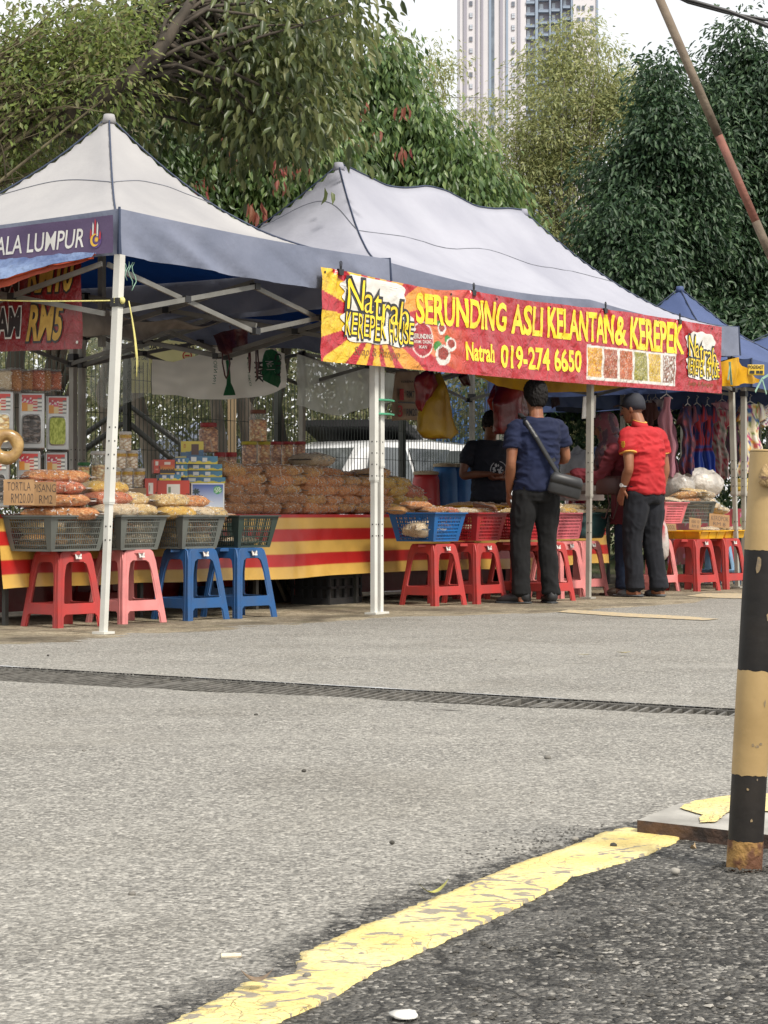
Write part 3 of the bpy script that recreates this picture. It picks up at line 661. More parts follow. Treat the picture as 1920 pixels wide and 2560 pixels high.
def canopy(t,s0,s1,t0,t1,zE,zA,ridge,k,val,lab_col,seam_m,mat_roof,mat_val,sag=.03,rs=0,valh=.27,NS=72,NT=48,off=(0,0)):
    cx,cy=(s0+s1)/2+off[0],(t0+t1)/2+off[1]; hx,hy=(s1-s0)/2,(t1-t0)/2
    HX=lambda x:(s1-cx if x>cx else cx-s0); HY_=lambda y:(t1-cy if y>cy else cy-t0)
    def mval(x,y):
        a_=max(0,abs(x-cx)-ridge)/(HX(x)-ridge); b_=abs(y-cy)/HY_(y); return max(a_,b_)
    def surf(x,y,off=0):
        m_=min(1,mval(x,y)); 
        z=zE+(zA-zE)*(1-m_)**k
        if ridge: z-=rs*math.sin(PI*min(1,abs(x-cx)/ridge))**2*(1-m_) 
        # eave sag between the legs, soft creases
        e=m_**4; per=abs(math.sin(PI*(x-s0)/2.96)) if ridge else (math.sin(PI*(x-s0)/(s1-s0)) )
        if abs(y-cy)/HY_(y)>=m_-1e-6: z-=e*sag*per
        else: z-=e*sag*math.sin(PI*(y-t0)/(t1-t0))
        z+=.012*noise.noise(Vector((x*1.7,y*1.7,zA)))*min(1,(1-m_)*6)+.006*noise.noise(Vector((x*5,y*2,4)))*min(1,(1-m_)*6)
        return (x,y,z+off)
    # even grid including the ridge ends
    grid('canopy',NS,NT,lambda a_,b_:surf(s0+(s1-s0)*a_,t0+(t1-t0)*b_),None,mat_roof,t)
    grid('lining',NS//2,NT//2,lambda a_,b_:surf(s0+.01+(s1-s0-.02)*a_,t0+.01+(t1-t0-.02)*b_,-.02),None,NAVY,t)
    # seams over hips
    for sxg in(-1,1):
        for syg in(-1,1):
            pts=[surf(cx+sxg*(ridge+(HX(cx+sxg)-ridge)*q),cy+syg*HY_(cy+syg)*q,.003) for q in [i/24 for i in range(25)]]
            mb=MB(); mb.tube(pts,.0062,6); mb.build('hip_seam',PIPE,t,smooth=True)
    if ridge:
        mb=MB(); mb.tube([surf(cx-ridge+2*ridge*i/30,cy,.004) for i in range(31)],.008,6); mb.build('ridge_seam',PIPE,t,smooth=True)
    mb=MB(); M=seam_m
    def lp(a_,b_,sag_=.0):
        return [surf(a_[0]+(b_[0]-a_[0])*i/24,a_[1]+(b_[1]-a_[1])*i/24,.003+.0) for i in range(25)]
    XL=ridge+(cx-s0-ridge)*M; XR=ridge+(s1-cx-ridge)*M; YL=(cy-t0)*M; YR=(t1-cy)*M; cs=[(cx-XL,cy-YL),(cx+XR,cy-YL),(cx+XR,cy+YR),(cx-XL,cy+YR)]
    for i in range(4):
        a_,b_=cs[i],cs[(i+1)%4]; pts=[]
        for j in range(25):
            q=j/24; x=a_[0]+(b_[0]-a_[0])*q; y=a_[1]+(b_[1]-a_[1])*q
            # bow the seam up towards the peak in mid-panel
            bow=1-.16*math.sin(PI*q); x=cx+(x-cx)*(bow if not ridge else (1 if i%2==0 else bow)); y=cy+(y-cy)*bow; pts.append(surf(x,y,.004))
        mb.tube(pts,.0028,5)
    mb.build('panel_seam',mat('seam_thread',(.22,.23,.27),.7),t,smooth=True)
    if not ridge or True:
        for c_ in ([(cx,cy)] if not ridge else [(cx-ridge,cy),(cx+ridge,cy)]):
            mb=MB(); mb.lathe([(.05,-.05),(.042,-.012),(.036,.012),(.01,.016)],16,(c_[0],c_[1],surf(*c_)[2])); mb.build('peak_cap',mat_roof,t,smooth=True)
    # valances
    def vw(x,seed): return .018*noise.noise(Vector((x*3.1,seed,0)))+.008*noise.noise(Vector((x*11,seed,3)))
    sides=[('s',t0,-1,0),('s',t1,1,1),('t',s0,-1,2),('t',s1,1,3)]
    for kind,c_,sg,sd_ in sides:
        n_=90 if kind=='s' and ridge else 60
        a0,a1=(s0,s1) if kind=='s' else (t0,t1)
        def pos(a_,b_,kind=kind,c_=c_,sg=sg,sd_=sd_,a0=a0,a1=a1):
            q=a0+(a1-a0)*a_; base=surf(q,c_) if kind=='s' else surf(c_,q)
            endk=min(1,min(a_,1-a_)*14); w_=endk*(1-b_)*2.2*vw(q*1.3+b_*.8,sd_*7+s0)+endk*.012*math.sin(q*9+b_*5+sd_)*(1-b_)
            hgt=valh*(1+.04*noise.noise(Vector((q*2.2,sd_,s0)))+(.09*max(0,noise.noise(Vector((q*1.1,sd_,8)))) ))
            z=base[2]-hgt*(1-b_)
            fl=.006+.012*(1-b_)
            if kind=='s': return (q,c_+sg*(fl+w_),z)
            return (c_+sg*(fl+w_),q,z)
        grid('valance',n_,10,pos,None,mat_val,t,thick=.0)
    for x,y in ((s0,t0),(s1,t0),(s1,t1),(s0,t1)):
        z=surf(x,y)[2]; sx_=-1 if x==s0 else 1; sy_=-1 if y==t0 else 1
        mb=MB(); mb.tube([(x+sx_*.006,y+sy_*.006,z+.01),(x+sx_*.02,y+sy_*.02,z-valh)],.008,6); mb.build('corner_piping',PIPE if lab_col!='n' else MATS['navy_piping'],t)
    return surf
def truss(t,p,q,zt=2.17,zl=1.88,nX=2,w_=.014,h_=.03):
    p=Vector((*p,0));q=Vector((*q,0)); d=(q-p)/(nX); side=Vector((-d.y,d.x,0)).normalized()*.012
    for i in range(nX):
        a_=p+d*i;b_=p+d*(i+1)
        mb=MB(); mb.bar(a_+side+Vector((0,0,zt if i%2==0 or True else zl)),b_+side+Vector((0,0,zl)),w_,h_); mb.build('scissor_bar',ALUD,t)
        mb=MB(); mb.bar(a_-side+Vector((0,0,zl)),b_-side+Vector((0,0,zt)),w_,h_); mb.build('scissor_bar',ALUD,t)
        for z_,pp in ((zt,b_),(zl,b_),((zt+zl)/2,(a_+b_)/2)):
            mb=MB(); mb.box((pp.x,pp.y,z_),(.05,.05,.04)); mb.build('joint',BLKP,t)
WHT=mat('canopy_white',(.42,.41,.41),.8,(.32,.315,.325),1.6,bump=.35,bscale=5,lo=.3,hi=.7,trans=.10,bdist=.03)
VAL=mat('valance_grey',(.20,.22,.295),.8,(.145,.165,.23),2,bump=.5,bscale=9,trans=.08,bdist=.02)
t1=thing('canopy_tent','cream white peaked market tent with blue-grey valance at the left','market tent',S(0,0),ANG)
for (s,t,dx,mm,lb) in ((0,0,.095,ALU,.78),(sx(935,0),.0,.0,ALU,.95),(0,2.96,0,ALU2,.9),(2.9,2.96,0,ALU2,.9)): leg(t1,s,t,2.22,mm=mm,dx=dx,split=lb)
surf1=canopy(t1,.055,2.86,-.075,2.98,2.49,3.43,0,2.1,None,'w',.36,WHT,VAL,sag=.02,off=(.075,-.11))
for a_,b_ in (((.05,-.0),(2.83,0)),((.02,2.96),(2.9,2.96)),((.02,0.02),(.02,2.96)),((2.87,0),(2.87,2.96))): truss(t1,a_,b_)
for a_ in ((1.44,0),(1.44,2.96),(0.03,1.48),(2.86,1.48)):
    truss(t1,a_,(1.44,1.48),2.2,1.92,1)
mb=MB(); mb.bar((1.50,1.38,1.85),(1.50,1.38,3.38),.04,.04); mb.build('centre_post',ALUD,t1)
WH2=mat('canopy_white_blue',(.40,.405,.465),.8,(.31,.315,.375),1.6,bump=.35,bscale=5,lo=.3,hi=.7,trans=.10,bdist=.03)
t2=thing('canopy_tent','long pale grey ridge tent behind the red banner','market tent',S(0,0),ANG)
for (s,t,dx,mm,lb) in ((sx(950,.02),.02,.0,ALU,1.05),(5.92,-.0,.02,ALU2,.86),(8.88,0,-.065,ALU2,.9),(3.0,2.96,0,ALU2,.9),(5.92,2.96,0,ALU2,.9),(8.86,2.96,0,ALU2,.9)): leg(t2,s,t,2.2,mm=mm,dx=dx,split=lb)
surf2=canopy(t2,2.94,8.84,-.02,2.96,2.48,3.53,1.475,1.8,None,'w',.42,WH2,VAL,sag=.05,rs=.07,NS=96)
for a_,b_,nx in (((2.99,0),(5.92,0),2),((5.92,0),(8.8,0),2),((3.,2.96),(5.92,2.96),2),((5.92,2.96),(8.8,2.96),2),((3.0,0),(3.0,2.96),2),((8.8,0),(8.8,2.96),2),((5.92,0),(5.92,2.96),2)): truss(t2,a_,b_,nX=nx)
# ---- rear blue tents further down the row
t3=thing('canopy_tent','navy blue peaked tent beyond the right end of the stalls','market tent',S(0,0),ANG)
NB=mat('navy_canopy',(.055,.085,.20),.7,(.04,.065,.16),2,bump=.3,bscale=6,bdist=.02)
for (s,t) in ((9.25,.1),(12.1,.1),(9.25,2.9),(12.1,2.9)): leg(t3,s,t,2.15,mm=ALU2,dx=0)
canopy(t3,9.2,12.15,.0,2.95,2.2,3.12,0,1.9,None,'n',.4,NB,NB)
mb=MB(); mb.bar((9.25,.75,2.02),(12.1,.75,2.02),.03,.03); mb.build('clothes_rail',ALU2,t3)
mb=MB(); mb.bar((9.25,1.5,2.05),(12.1,1.5,2.05),.03,.03); mb.build('clothes_rail',ALU2,t3)
t4=thing('canopy_tent','small grey tent peak showing left of the navy tent','market tent',(3.35,26.5,0),ANG)
for (s,t) in ((-1.3,-1.3),(1.3,-1.3),(1.3,1.3),(-1.3,1.3)): leg(t4,s,t,2.15,mm=ALU2)
canopy(t4,-1.45,1.45,-1.45,1.45,2.3,3.46,0,1.9,None,'n',.4,mat('grey_canopy',(.30,.32,.37),.7),NB,NS=32,NT=24)
t5=thing('canopy_tent','dark blue tent at the far right edge behind the yellow awning','market tent',S(0,0),ANG)
for (s,t) in ((12.5,-.3),(15.3,-.3),(12.5,2.6),(15.3,2.6)): leg(t5,s,t,2.25,mm=ALU2)
sf5=canopy(t5,12.4,15.4,-.5,2.7,2.45,3.3,0,1.9,None,'n',.4,NB,NB,NS=32,NT=24)
s_=11.75
t6=thing('canopy_tent','white and blue tent far behind the mesh fence','market tent',(-2.8,30.5,0),.5)
for (s,t) in ((-1.4,-1.4),(1.4,-1.4),(1.4,1.4),(-1.4,1.4)): leg(t6,s,t,1.35,mm=ALU2,split=.5)
canopy(t6,-1.6,1.6,-1.6,1.6,1.28,2.15,0,1.2,None,'n',.4,mat('sky_canopy',(.50,.56,.72),.7,trans=.3),mat('blue_valance',(.05,.12,.38),.7),NS=32,NT=24,valh=.4)
# POG!EAST plate on navy valance at the right
p=S(11.2,-.08,0); k_=dep(11.2,-.08)
sg=thing('banner_sign','small yellow POG!EAST sign on the dark blue valance','sign',Wp(1890,925,18.6),R(4))
grid('sheet',10,6,lambda a_,b_:((a_-.5)*.155,.002*math.sin(a_*9),(b_-.5)*.1),lambda a_,b_:C(225,190,60,.8),vmat('cloth_print',.6,.2,20),sg,thick=.002)
mb=MB(); text(mb,'POG!EAST',-.07,.012,.07,.044,lambda x,y,o_:(x,-.004,y),bold=.02)
for (x0_,x1_) in ((-.06,-.015),(.0,.03),(.035,.065)): mb.box(((x0_+x1_)/2,-.004,-.02),(x1_-x0_,.001,.028))
mb.build('lettering',BLKP,sg)
# ======================= MAIN BANNER =======================
TB=-.12
bs0=sx(797,TB); bs1=sx(1800,TB)
zb0=zz(903,bs0,TB); zb1=zz(984,bs1,TB)
def zbot(s): return zb0+(zb1-zb0)*(s-bs0)/(bs1-bs0)-.012*math.sin(PI*(s-bs0)/(bs1-bs0))
tops=[(797,668),(836,674),(960,701),(1080,724),(1172,727),(1290,748),(1430,766),(1500,772),(1600,786),(1690,800),(1800,818)]
tops=[(sx(px,TB),zz(py,sx(px,TB),TB)) for px,py in tops]
def ztop(s):
    for (a_,za),(b_,zb_) in zip(tops[:-1],tops[1:]):
        if s<=b_: 
            t=max(0,(s-a_)/(b_-a_)); return za+(zb_-za)*(t*t*(3-2*t))
    return tops[-1][1]
clips=[sx(843,TB),sx(1176,TB),sx(1506,TB),sx(1692,TB)]
def brip(x,y):
    s=bs0+x
    r=.016*noise.noise(Vector((x*2.2,y*1.5,0)))+.010*noise.noise(Vector((x*5+y*4,y*5-x*1.5,3)))+.006*noise.noise(Vector((x*13-y*9,y*12+x*5,6)))
    for c_ in clips:
        dx=s-c_; dy=.64-y
        if dy>0: 
            an=math.atan2(dx,dy+.03); r+=.010*math.cos(an*9)*math.exp(-((dx*dx+dy*dy)/.045))
    return r
def bfn(x,y,off=0):
    s=bs0+x; return (s,TB-.02+brip(x,y)-off,zbot(s)+y)
def bxy(px,py):
    s=sx(px,TB); return s-bs0, zz(py,s,TB)-zbot(s)
bw=bs1-bs0
RED=C(190,30,46,.85); YEL=C(240,195,35,.85); ORA=C(235,135,70,.85); DRED=C(165,22,36,.85)
rc=bxy(935,800)
strip=[bxy(1461,856),bxy(1462,945),bxy(1685,890),bxy(1683,969)]
sx0,sx1=strip[0][0],strip[2][0]
sy0=(strip[1][1]+strip[3][1])/2; sy1=(strip[0][1]+strip[2][1])/2
bad=(bxy(1050,849)); brx=(bxy(1076,849)[0]-bxy(1024,849)[0])/2; bry=(bxy(1050,806)[1]-bxy(1050,892)[1])/2
bowls=[(bxy(1098,822),.055,.045),(bxy(1122,862),.065,.05),(bxy(1103,888),.10,.075)]
SN=[((236,180,40),(200,120,30)),((190,110,70),(150,60,40)),((205,110,50),(170,80,40)),((170,160,60),(120,120,40)),((225,195,60),(190,140,40)),((170,130,110),(110,60,50))]
def mixc(a_,b_,t): return tuple(a_[i]+(b_[i]-a_[i])*t for i in range(3))
def bcol(a_,b_):
    x=a_*bw; s=bs0+x; y=b_*(ztop(s)-zbot(s))
    an=math.atan2(y-rc[1],x-rc[0]); k=(an/(2*PI)*13)%1
    c=RED if k<.42 else mixc(YEL,ORA,max(0,min(1,(x-.35)/1.1)))
    fade=max(0,min(1,(x-1.15)/.75)); c=mixc(c,RED,fade)
    if x>2.0: c=mixc(RED,DRED,.5*noise.noise(Vector((x,y*2,0)))+.3)
    if x<.02 and y<.15: c=RED
    q=((x-bad[0])/brx)**2+((y-bad[1])/bry)**2
    if q<1.12: c=C(235,215,205,.85)
    if q<.93: c=C(170,22,40,.85)
    for (cx_,cy_),rx,ry in bowls:
        q=((x-cx_)/rx)**2+((y-cy_)/ry)**2
        lx,ly=x-(cx_-rx*.7),y-(cy_+ry*.75)
        if (lx/(rx*.6))**2+(ly/(ry*.55))**2<1 and q>1: c=C(60,140,50,.8)
        if q<1: c=C(232,228,220,.85)
        q2=((x-cx_)/(rx*.72))**2+((y-cy_-ry*.15)/(ry*.62))**2
        if q2<1: c=mixc(C(170,60,40),C(120,35,25),.5+noise.noise(Vector((x*80,y*80,0))))
    if sx0<x<sx1 and sy0<y<sy1:
        c=C(232,228,220,.85); u=(x-sx0)/(sx1-sx0)*6; i=int(u); fu=u-i; fv=(y-sy0)/(sy1-sy0)
        if .08<fu<.94 and .08<fv<.93:
            n1=noise.noise(Vector((x*55,y*55,i*3))); n2=noise.noise(Vector((x*120,y*110,i*5)))
            c=mixc(C(*SN[i][0],.85),C(*SN[i][1],.8),max(0,min(1,.5+n1*1.3+n2*.7)))
            if n2>.3: c=mixc(c,(.75,.7,.6),.55)
            if fu>.12 and i==5 and noise.noise(Vector((x*40,y*40,9)))>.15: c=C(225,222,218,.85)
    return c
BN=vmat('banner_vinyl',.30,.8,11,coat=.45,bdist=.035,grime=.12)
bt_=thing('banner','long red vinyl banner SERUNDING ASLI KELANTAN & KEREPEK clipped along the tent front','banner',S(0,0),ANG)
grid('vinyl_sheet',700,76,lambda a_,b_:bfn(a_*bw,b_*(ztop(bs0+a_*bw)-zbot(bs0+a_*bw))),bcol,BN,bt_)
TY=mat('print_yellow',C(250,222,40,.95),.35,C(240,200,30,.9),12,bump=.3,bscale=25,coat=.3,bdist=.01)
TW=mat('print_white',C(235,232,225,.85),.4,C(215,212,205,.85),9,coat=.3); TK=mat('print_black',(.02,.018,.02),.4,coat=.2); TG=mat('print_grey',C(150,105,60,.8),.5)
mb=MB()
def bt2(s,pl,pr,h,bold=.045,shear=0,sub=3,off=.004,mb=None,mi=0,jit=None):
    (xa,ya),(xb,yb)=bxy(*pl),bxy(*pr)
    def fn(x,y,o_):
        return bfn(x,y+ (yb-ya)*(x-xa)/(xb-xa),o_)
    text(mb,s,xa,ya,xb,ya+h,fn,bold,mi,sub,off=off,shear=shear,jit=jit)
arc=lambda a_:0
serf=[]
def serif_line(s,pl,pr,h,mb):
    """slab-serif look: letters plus small feet"""
    bt2(s,pl,pr,h,.03,0,3,.004,mb)
    (xa,ya),(xb,yb)=bxy(*pl),bxy(*pr); vs_,f=textgeo(s,0,0); lo=vs_.min(0);hi=vs_.max(0)
    # find vertical stems: vertices on base line and cap line
    segs=[]
    for yy in (lo[1],hi[1]):
        xs_=sorted(set(round(float(v[0]),3) for v in vs_ if abs(v[1]-yy)<.012))
        i=0
        while i<len(xs_)-1:
            if xs_[i+1]-xs_[i]<.22 and xs_[i+1]-xs_[i]>.05: segs.append((xs_[i],xs_[i+1],yy)); i+=2
            else: i+=1
    for a_,b_,yy in segs:
        a_-=.045;b_+=.045
        X=lambda v: xa+(v-lo[0])/(hi[0]-lo[0])*(xb-xa)
        y=ya+(yy-lo[1])/(hi[1]-lo[1])*h; th=h*.055; y0=y if yy==lo[1] else y-th
        sk=(yb-ya)/(xb-xa)
        pts=[bfn(X(p_),q_+sk*(X(p_)-xa),.0052) for p_,q_ in ((a_,y0),(b_,y0),(b_,y0+th),(a_,y0+th))]
        mb.add(pts,[(0,1,2,3)])
serif_line('SERUNDING',(1036,806),(1260,828),.205,mb)
serif_line('ASLI',(1276,832),(1352,840),.215,mb)
serif_line('KELANTAN',(1365,841),(1526,858),.225,mb)
serif_line('&',(1531,860),(1557,863),.225,mb)
serif_line('KEREPEK',(1569,869),(1700,883),.25,mb)
serif_line('Natrah',(1158,900),(1230,906),.13,mb)
serif_line('019-274 6650',(1248,918),(1447,930),.165,mb)
mb.build('main_lettering',TY,bt_)
def logo(x0,y0,sc,scx=1):
    """cartoon style word mark in three stacked layers"""
    for bold,mm_,off,nm in ((.065,TK,.010,'logo_shadow'),(-.005,TY,.0135,'logo_lettering')):
        mb=MB()
        X=x0
        for ch,w_,h_,dy,sh in (('N',.15,.27,-.01,.12),('a',.09,.17,-.0,.1),('t',.08,.23,-.03,.08),('r',.09,.17,-.03,.1),('a',.09,.17,-.02,.05),('h',.10,.25,-.03,.12)):
            text(mb,ch,X,y0+.215*sc+dy*sc-(X-x0)*.12,X+w_*sc*scx,y0+.215*sc+dy*sc-(X-x0)*.12+h_*sc*.9,bfn,bold,0,2,off=off,shear=sh)
            X+=w_*sc*scx*1.04
        X=x0-.01
        for i,ch in enumerate('KEREPEK HOUSE'):
            w_=.052
            if ch!=' ': text(mb,ch,X,y0+(.0+.015*math.sin(i*2.3))*sc-(X-x0)*.03,X+w_*sc*scx*.92,y0+.185*sc-(X-x0)*.03,bfn,bold*.9,0,2,off=off,shear=.05)
            X+=w_*sc*scx*(1.05 if ch!=' ' else .7)
        mb.build(nm,mm_,bt_)
lx,ly=bxy(858,838); lx2,_=bxy(1022,850)
logo(lx,ly,(1.0)*.86,(lx2-lx)/(.66*.86))
# white plate behind the word mark
def plate(cx,cy,rx,ry,seed):
    mb=MB(); pts=[]; n_=64; NRg=9
    for r_ in range(NRg):
        ring=1-r_/NRg
        for k in range(n_):
            t=2*PI*k/n_; sq=(abs(math.cos(t))**4+abs(math.sin(t))**4)**-.25; rr=ring*(1+.05*math.sin(t*11+seed)+.03*math.sin(t*5)); pts.append(bfn(cx+rx*math.cos(t)*sq*rr,min(cy+ry*math.sin(t)*sq*rr,ztop(bs0+cx+rx*math.cos(t)*sq*rr)-zbot(bs0+cx)-.012),.006))
    pts.append(bfn(cx,cy,.006)); f=[(r_*n_+k,r_*n_+(k+1)%n_,(r_+1)*n_+(k+1)%n_,(r_+1)*n_+k) for r_ in range(NRg-1) for k in range(n_)]+[((NRg-1)*n_+k,(NRg-1)*n_+(k+1)%n_,NRg*n_) for k in range(n_)]
    mb.add(pts,f); mb.build('logo_plate',TW,bt_)
plate((lx+lx2)/2-.0,ly+.085,(lx2-lx)/2*1.08,.125,1)
plate((lx+lx2)/2-.06,ly+.29,(lx2-lx)/2*.93,.135,2)
rx_,ry_=bxy(1713,938); rx2,_=bxy(1788,938)
logo(rx_,ry_+.01,.86*.9,(rx2-rx_)/(.66*.86*.9))
plate((rx_+rx2)/2,ry_+.085,(rx2-rx_)/2*1.07,.115,3); plate((rx_+rx2)/2-.04,ry_+.27,(rx2-rx_)/2*.93,.125,4)
mb=MB(); bt2('Suap & Rangup',(876,893),(992,903),.075,-.004,.35,2,.004,mb); bt2('Suap & Rangup',(1713,966),(1776,970),.05,-.004,.35,2,.004,mb); mb.build('slogan',TG,bt_)
mb=MB(); bt2('SERUNDING',(1027,846),(1073,848),.034,.02,0,1,.004,mb); bt2('AYAM / DAGING',(1031,858),(1070,860),.024,.01,0,1,.004,mb); bt2('IKAN',(1042,871),(1059,872),.022,.01,0,1,.004,mb); mb.build('badge_lettering',TW,bt_)
for c_ in clips:
    z=ztop(c_); mb=MB(); y_=TB-.03; mb.add([(c_-.03,y_-.006,z+.005),(c_+.03,y_-.006,z+.005),(c_+.022,y_-.008,z-.035),(c_-.022,y_-.008,z-.035),(c_-.03,y_+.012,z+.005),(c_+.03,y_+.012,z+.005),(c_+.022,y_+.012,z-.035),(c_-.022,y_+.012,z-.035)],[(0,1,2,3),(5,4,7,6),(0,4,5,1),(3,2,6,7),(0,3,7,4),(1,5,6,2)])
    for sg in(-1,1): mb.tube([(c_+sg*.008,y_,z),(c_+sg*.016,y_,z+.05),(c_+sg*.005,y_,z+.06),(c_+sg*.003,y_,z)],.0022,5)
    o=mb.build('binder_clip',BLKP,bt_)
mb=MB()
for px in (805,1120,1235,1370,1640,1775):
    s=sx(px,TB); q=bfn(s-bs0,ztop(s)-zbot(s)-.03,.003); mb.tube([Vector(q),Vector(q)+Vector((0,-.003,0))],.009,10)
mb.build('eyelets',BLKP,bt_)
# ======================= LEFT FACE: purple banner, tarp, red price banner =======================
# sheets on the left face of tent 1; x runs left to right (towards -t)
TL=1.6
def lf(x,y,off=0,s=.02): return (s-off+.010*noise.noise(Vector((x*3,y*4,1))),TL-x,y)
def lxy(px,py,s=.02):
    t=ttx(px,s); return TL-t, zz(py,s,t)
pu=thing('banner','purple cloth strip reading KUALA LUMPUR on the left tent valance','banner',S(0,0),ANG)
pr_=lxy(286,535,-.01); 
zt_,zb_=2.445,2.225
x1_=lxy(284,560,-.01)[0]
grid('cloth',60,10,lambda a_,b_:lf(a_*x1_,zb_+(zt_-zb_)*b_-.012*(1-a_),.035),lambda a_,b_:mixc(C(80,62,98,.8),C(104,86,122,.8),.5+.6*noise.noise(Vector((a_*9,b_*2,0)))),vmat('cloth_print',.6,.2,20),pu)
mb=MB(); xa=lxy(210,600,-.01)[0]; xb=lxy(8,600,-.01)[0]; wl=(xa-xb)/9
text(mb,'KUALA LUMPUR',xa-wl*12,2.275,xa,2.385,lambda x,y,o_:lf(x,y,.035+o_),bold=.01,sub=2,shear=.12)
mb.build('lettering',TW,pu)
mb=MB(); xe=lxy(241,600,-.01)[0]; ze=2.28
for i,(dx,h0,h1) in enumerate(((-.040,.05,.10),(-.022,.06,.135),(-.004,.065,.155),(.014,.06,.135),(.034,.04,.085))):
    pts=[lf(xe+dx-.006,ze+h0-.01,.04),lf(xe+dx+.006,ze+h0-.01,.04),lf(xe+dx+.008,ze+h1-.02,.04),lf(xe+dx,ze+h1,.04),lf(xe+dx-.004,ze+h1-.02,.04)]
    mb.add(pts,[(0,1,2,3,4)],i%2)
pts=[lf(xe+.047*math.cos(t),ze+.03+.05*math.sin(t),.038) for t in [2*PI*k/20 for k in range(20)]]; mb.add(pts,[tuple(range(20))],2)
pts=[lf(xe-.005+.036*math.cos(t),ze+.028+.038*math.sin(t),.041) for t in [R(60)+R(260)*k/14 for k in range(15)]]+[lf(xe+.006+.030*math.cos(t),ze+.03+.030*math.sin(t),.041) for t in [R(320)-R(260)*k/14 for k in range(15)]]
mb.add(pts,[(k,k+1,28-k,29-k) for k in range(14)],3)
pts=[]
for k in range(24): rr=.02 if k%2 else .01; t=2*PI*k/24; pts.append(lf(xe+.010+rr*math.cos(t),ze+.03+rr*math.sin(t),.042))
mb.add(pts,[tuple(range(24))],3)
mb.build('emblem',[mat('print_red',C(190,50,60),.6),TW,mat('print_violet',C(90,66,125),.6),mat('print_gold',C(225,180,60),.6)],pu)
# red price banner hanging below, inside the left face
rp=thing('banner','dark red price banner with RM10 and RM5 in gold under the blue tarp','banner',S(0,0),ANG)
xr=lxy(205,760,.08)[0]; zr0=zz(872,.08,ttx(205,.08)); zr1=zr0+.62
lf2=lambda x,y,off=0:(.08-off+.012*noise.noise(Vector((x*3,y*4,6))),TL-x,y+.02*(xr-x))
grid('vinyl_sheet',70,40,lambda a_,b_:lf2(xr-1.5*(1-a_)+.01*math.sin(b_*7),zr0+(zr1-zr0)*b_),lambda a_,b_:mixc(C(150,28,34,.8),C(120,20,28,.8),.5+.5*noise.noise(Vector((a_*5,b_*5,0)))),vmat('banner_vinyl'),rp)
def rtx(s,pl,pr,h,m_,bold,off,shear=.18):
    xa,ya=lxy(*pl,.08); xb,yb=lxy(*pr,.08); mb=MB(); text(mb,s,xa,ya-.02*(xr-xa),xb,ya-.02*(xr-xa)+h,lambda x,y,o_:lf2(x,y,o_),bold,0,2,off=off,shear=shear); return mb
TGo=mat('print_dull_gold',C(205,165,75,.8),.45,C(170,130,50,.8),14)
for (s_,pl,pr,h) in (('RM5',(68,851),(150,851),.205),('RM10',(70,731),(178,731),.205)):
    rtx(s_,pl,pr,h,TK,.075,.004).build('letter_shadow',TK,rp); rtx(s_,pl,pr,h,TGo,.03,.007).build('lettering',TGo,rp)
for (s_,pl,pr,h) in (('AYAM',(-58,843),(48,843),.165),('DALAM',(-100,738),(44,738),.13)):
    rtx(s_,pl,pr,h,TW,.08,.004,.05).build('letter_outline',TW,rp); rtx(s_,pl,pr,h,TK,.035,.007,.05).build('dark_lettering',TK,rp)
mb=MB(); q=lf2(xr-.035,zr0+.04,.004); mb.tube([Vector(q),Vector(q)+Vector((-.004,0,0))],.009,10); q=lf2(xr-.0,zr0+.04,.004); mb.build('eyelet',ALU,rp)
# blue tarp awning with orange underside, propped out from the left face
tw=thing('tarpaulin','crumpled blue tarpaulin with orange underside over the left tent edge','tarpaulin',S(0,0),ANG)
def tarp(a_,b_,off=0):
    # a: along the face from the corner (0) leftwards (1); b: 0 at the valance, 1 outer drooping edge
    T=.03+1.7*a_; wd=.05+ (.52*min(1,a_*1.25)+.08*a_)
    s=-.03-wd*b_*.8; z=2.235+.02*a_ - b_*(.03+.50*a_*a_*.55+.18*a_) -.10*a_*b_*b_
    z+=.018*noise.noise(Vector((T*5,b_*5,2)))+.01*noise.noise(Vector((T*14,b_*12,2))); return (s,T,z+off)
TBm=mat('tarp_blue',C(125,145,180,.85),.5,C(75,95,140,.8),4,bump=1,bscale=14,bdist=.03,stretch=(1,1,1)); TOm=mat('tarp_orange',C(200,85,50,.75),.5,C(170,70,45,.75),4,bump=.8,bscale=14,bdist=.02,trans=.25)
grid('top_sheet',60,24,lambda a_,b_:tarp(a_,b_),None,TBm,tw); grid('orange_underside',60,24,lambda a_,b_:tarp(a_,b_*1.035,-.006),None,TOm,tw)
def orh(a_,k):
    q=Vector(tarp(a_,1.0)); return (q.x+.02,q.y,q.z-.04*k*min(1,a_*4+.2)*(1+.2*math.sin(a_*23)))
grid('orange_hem',60,3,lambda a_,b_:orh(a_,b_),None,TOm,tw)
# yellow string
YS=mat('yellow_string',(.75,.68,.22),.6,(.55,.5,.2),40)
st=thing('string','yellow plastic string tied round the left tent leg','string',S(0,0),ANG)
zk=zz(752,.0,0); sk=.095*U.x*zk/2.2; tk=.095*V.x*zk/2.2
mb=MB(); far=(-.35,1.35,zz(735,-.35,1.35)); mb.tube([Vector((sk,tk-.03,zk)).lerp(Vector(far),i/12)-Vector((0,0,.02*math.sin(PI*i/12))) for i in range(13)],.0045,5)
for dz in (-.012,0,.012): mb.loft([((sk,tk,zk+dz-.003),(.034,0,0),(0,.034,0)),((sk,tk,zk+dz+.003),(.034,0,0),(0,.034,0))],4); 
mb.ball((sk-.0,tk-.035,zk),(.018,.018,.022),8)
for q,e in ((0,.0),(1,.014),(2,-.01)):
    mb.tube([Vector((sk+.0,tk-.04,zk))+Vector((.04+.07*math.sin(i/9*2)+e*i/10,-.01,-.055*i-(.0 if i<3 else .0))) for i in range(9-q)],.0035,5)
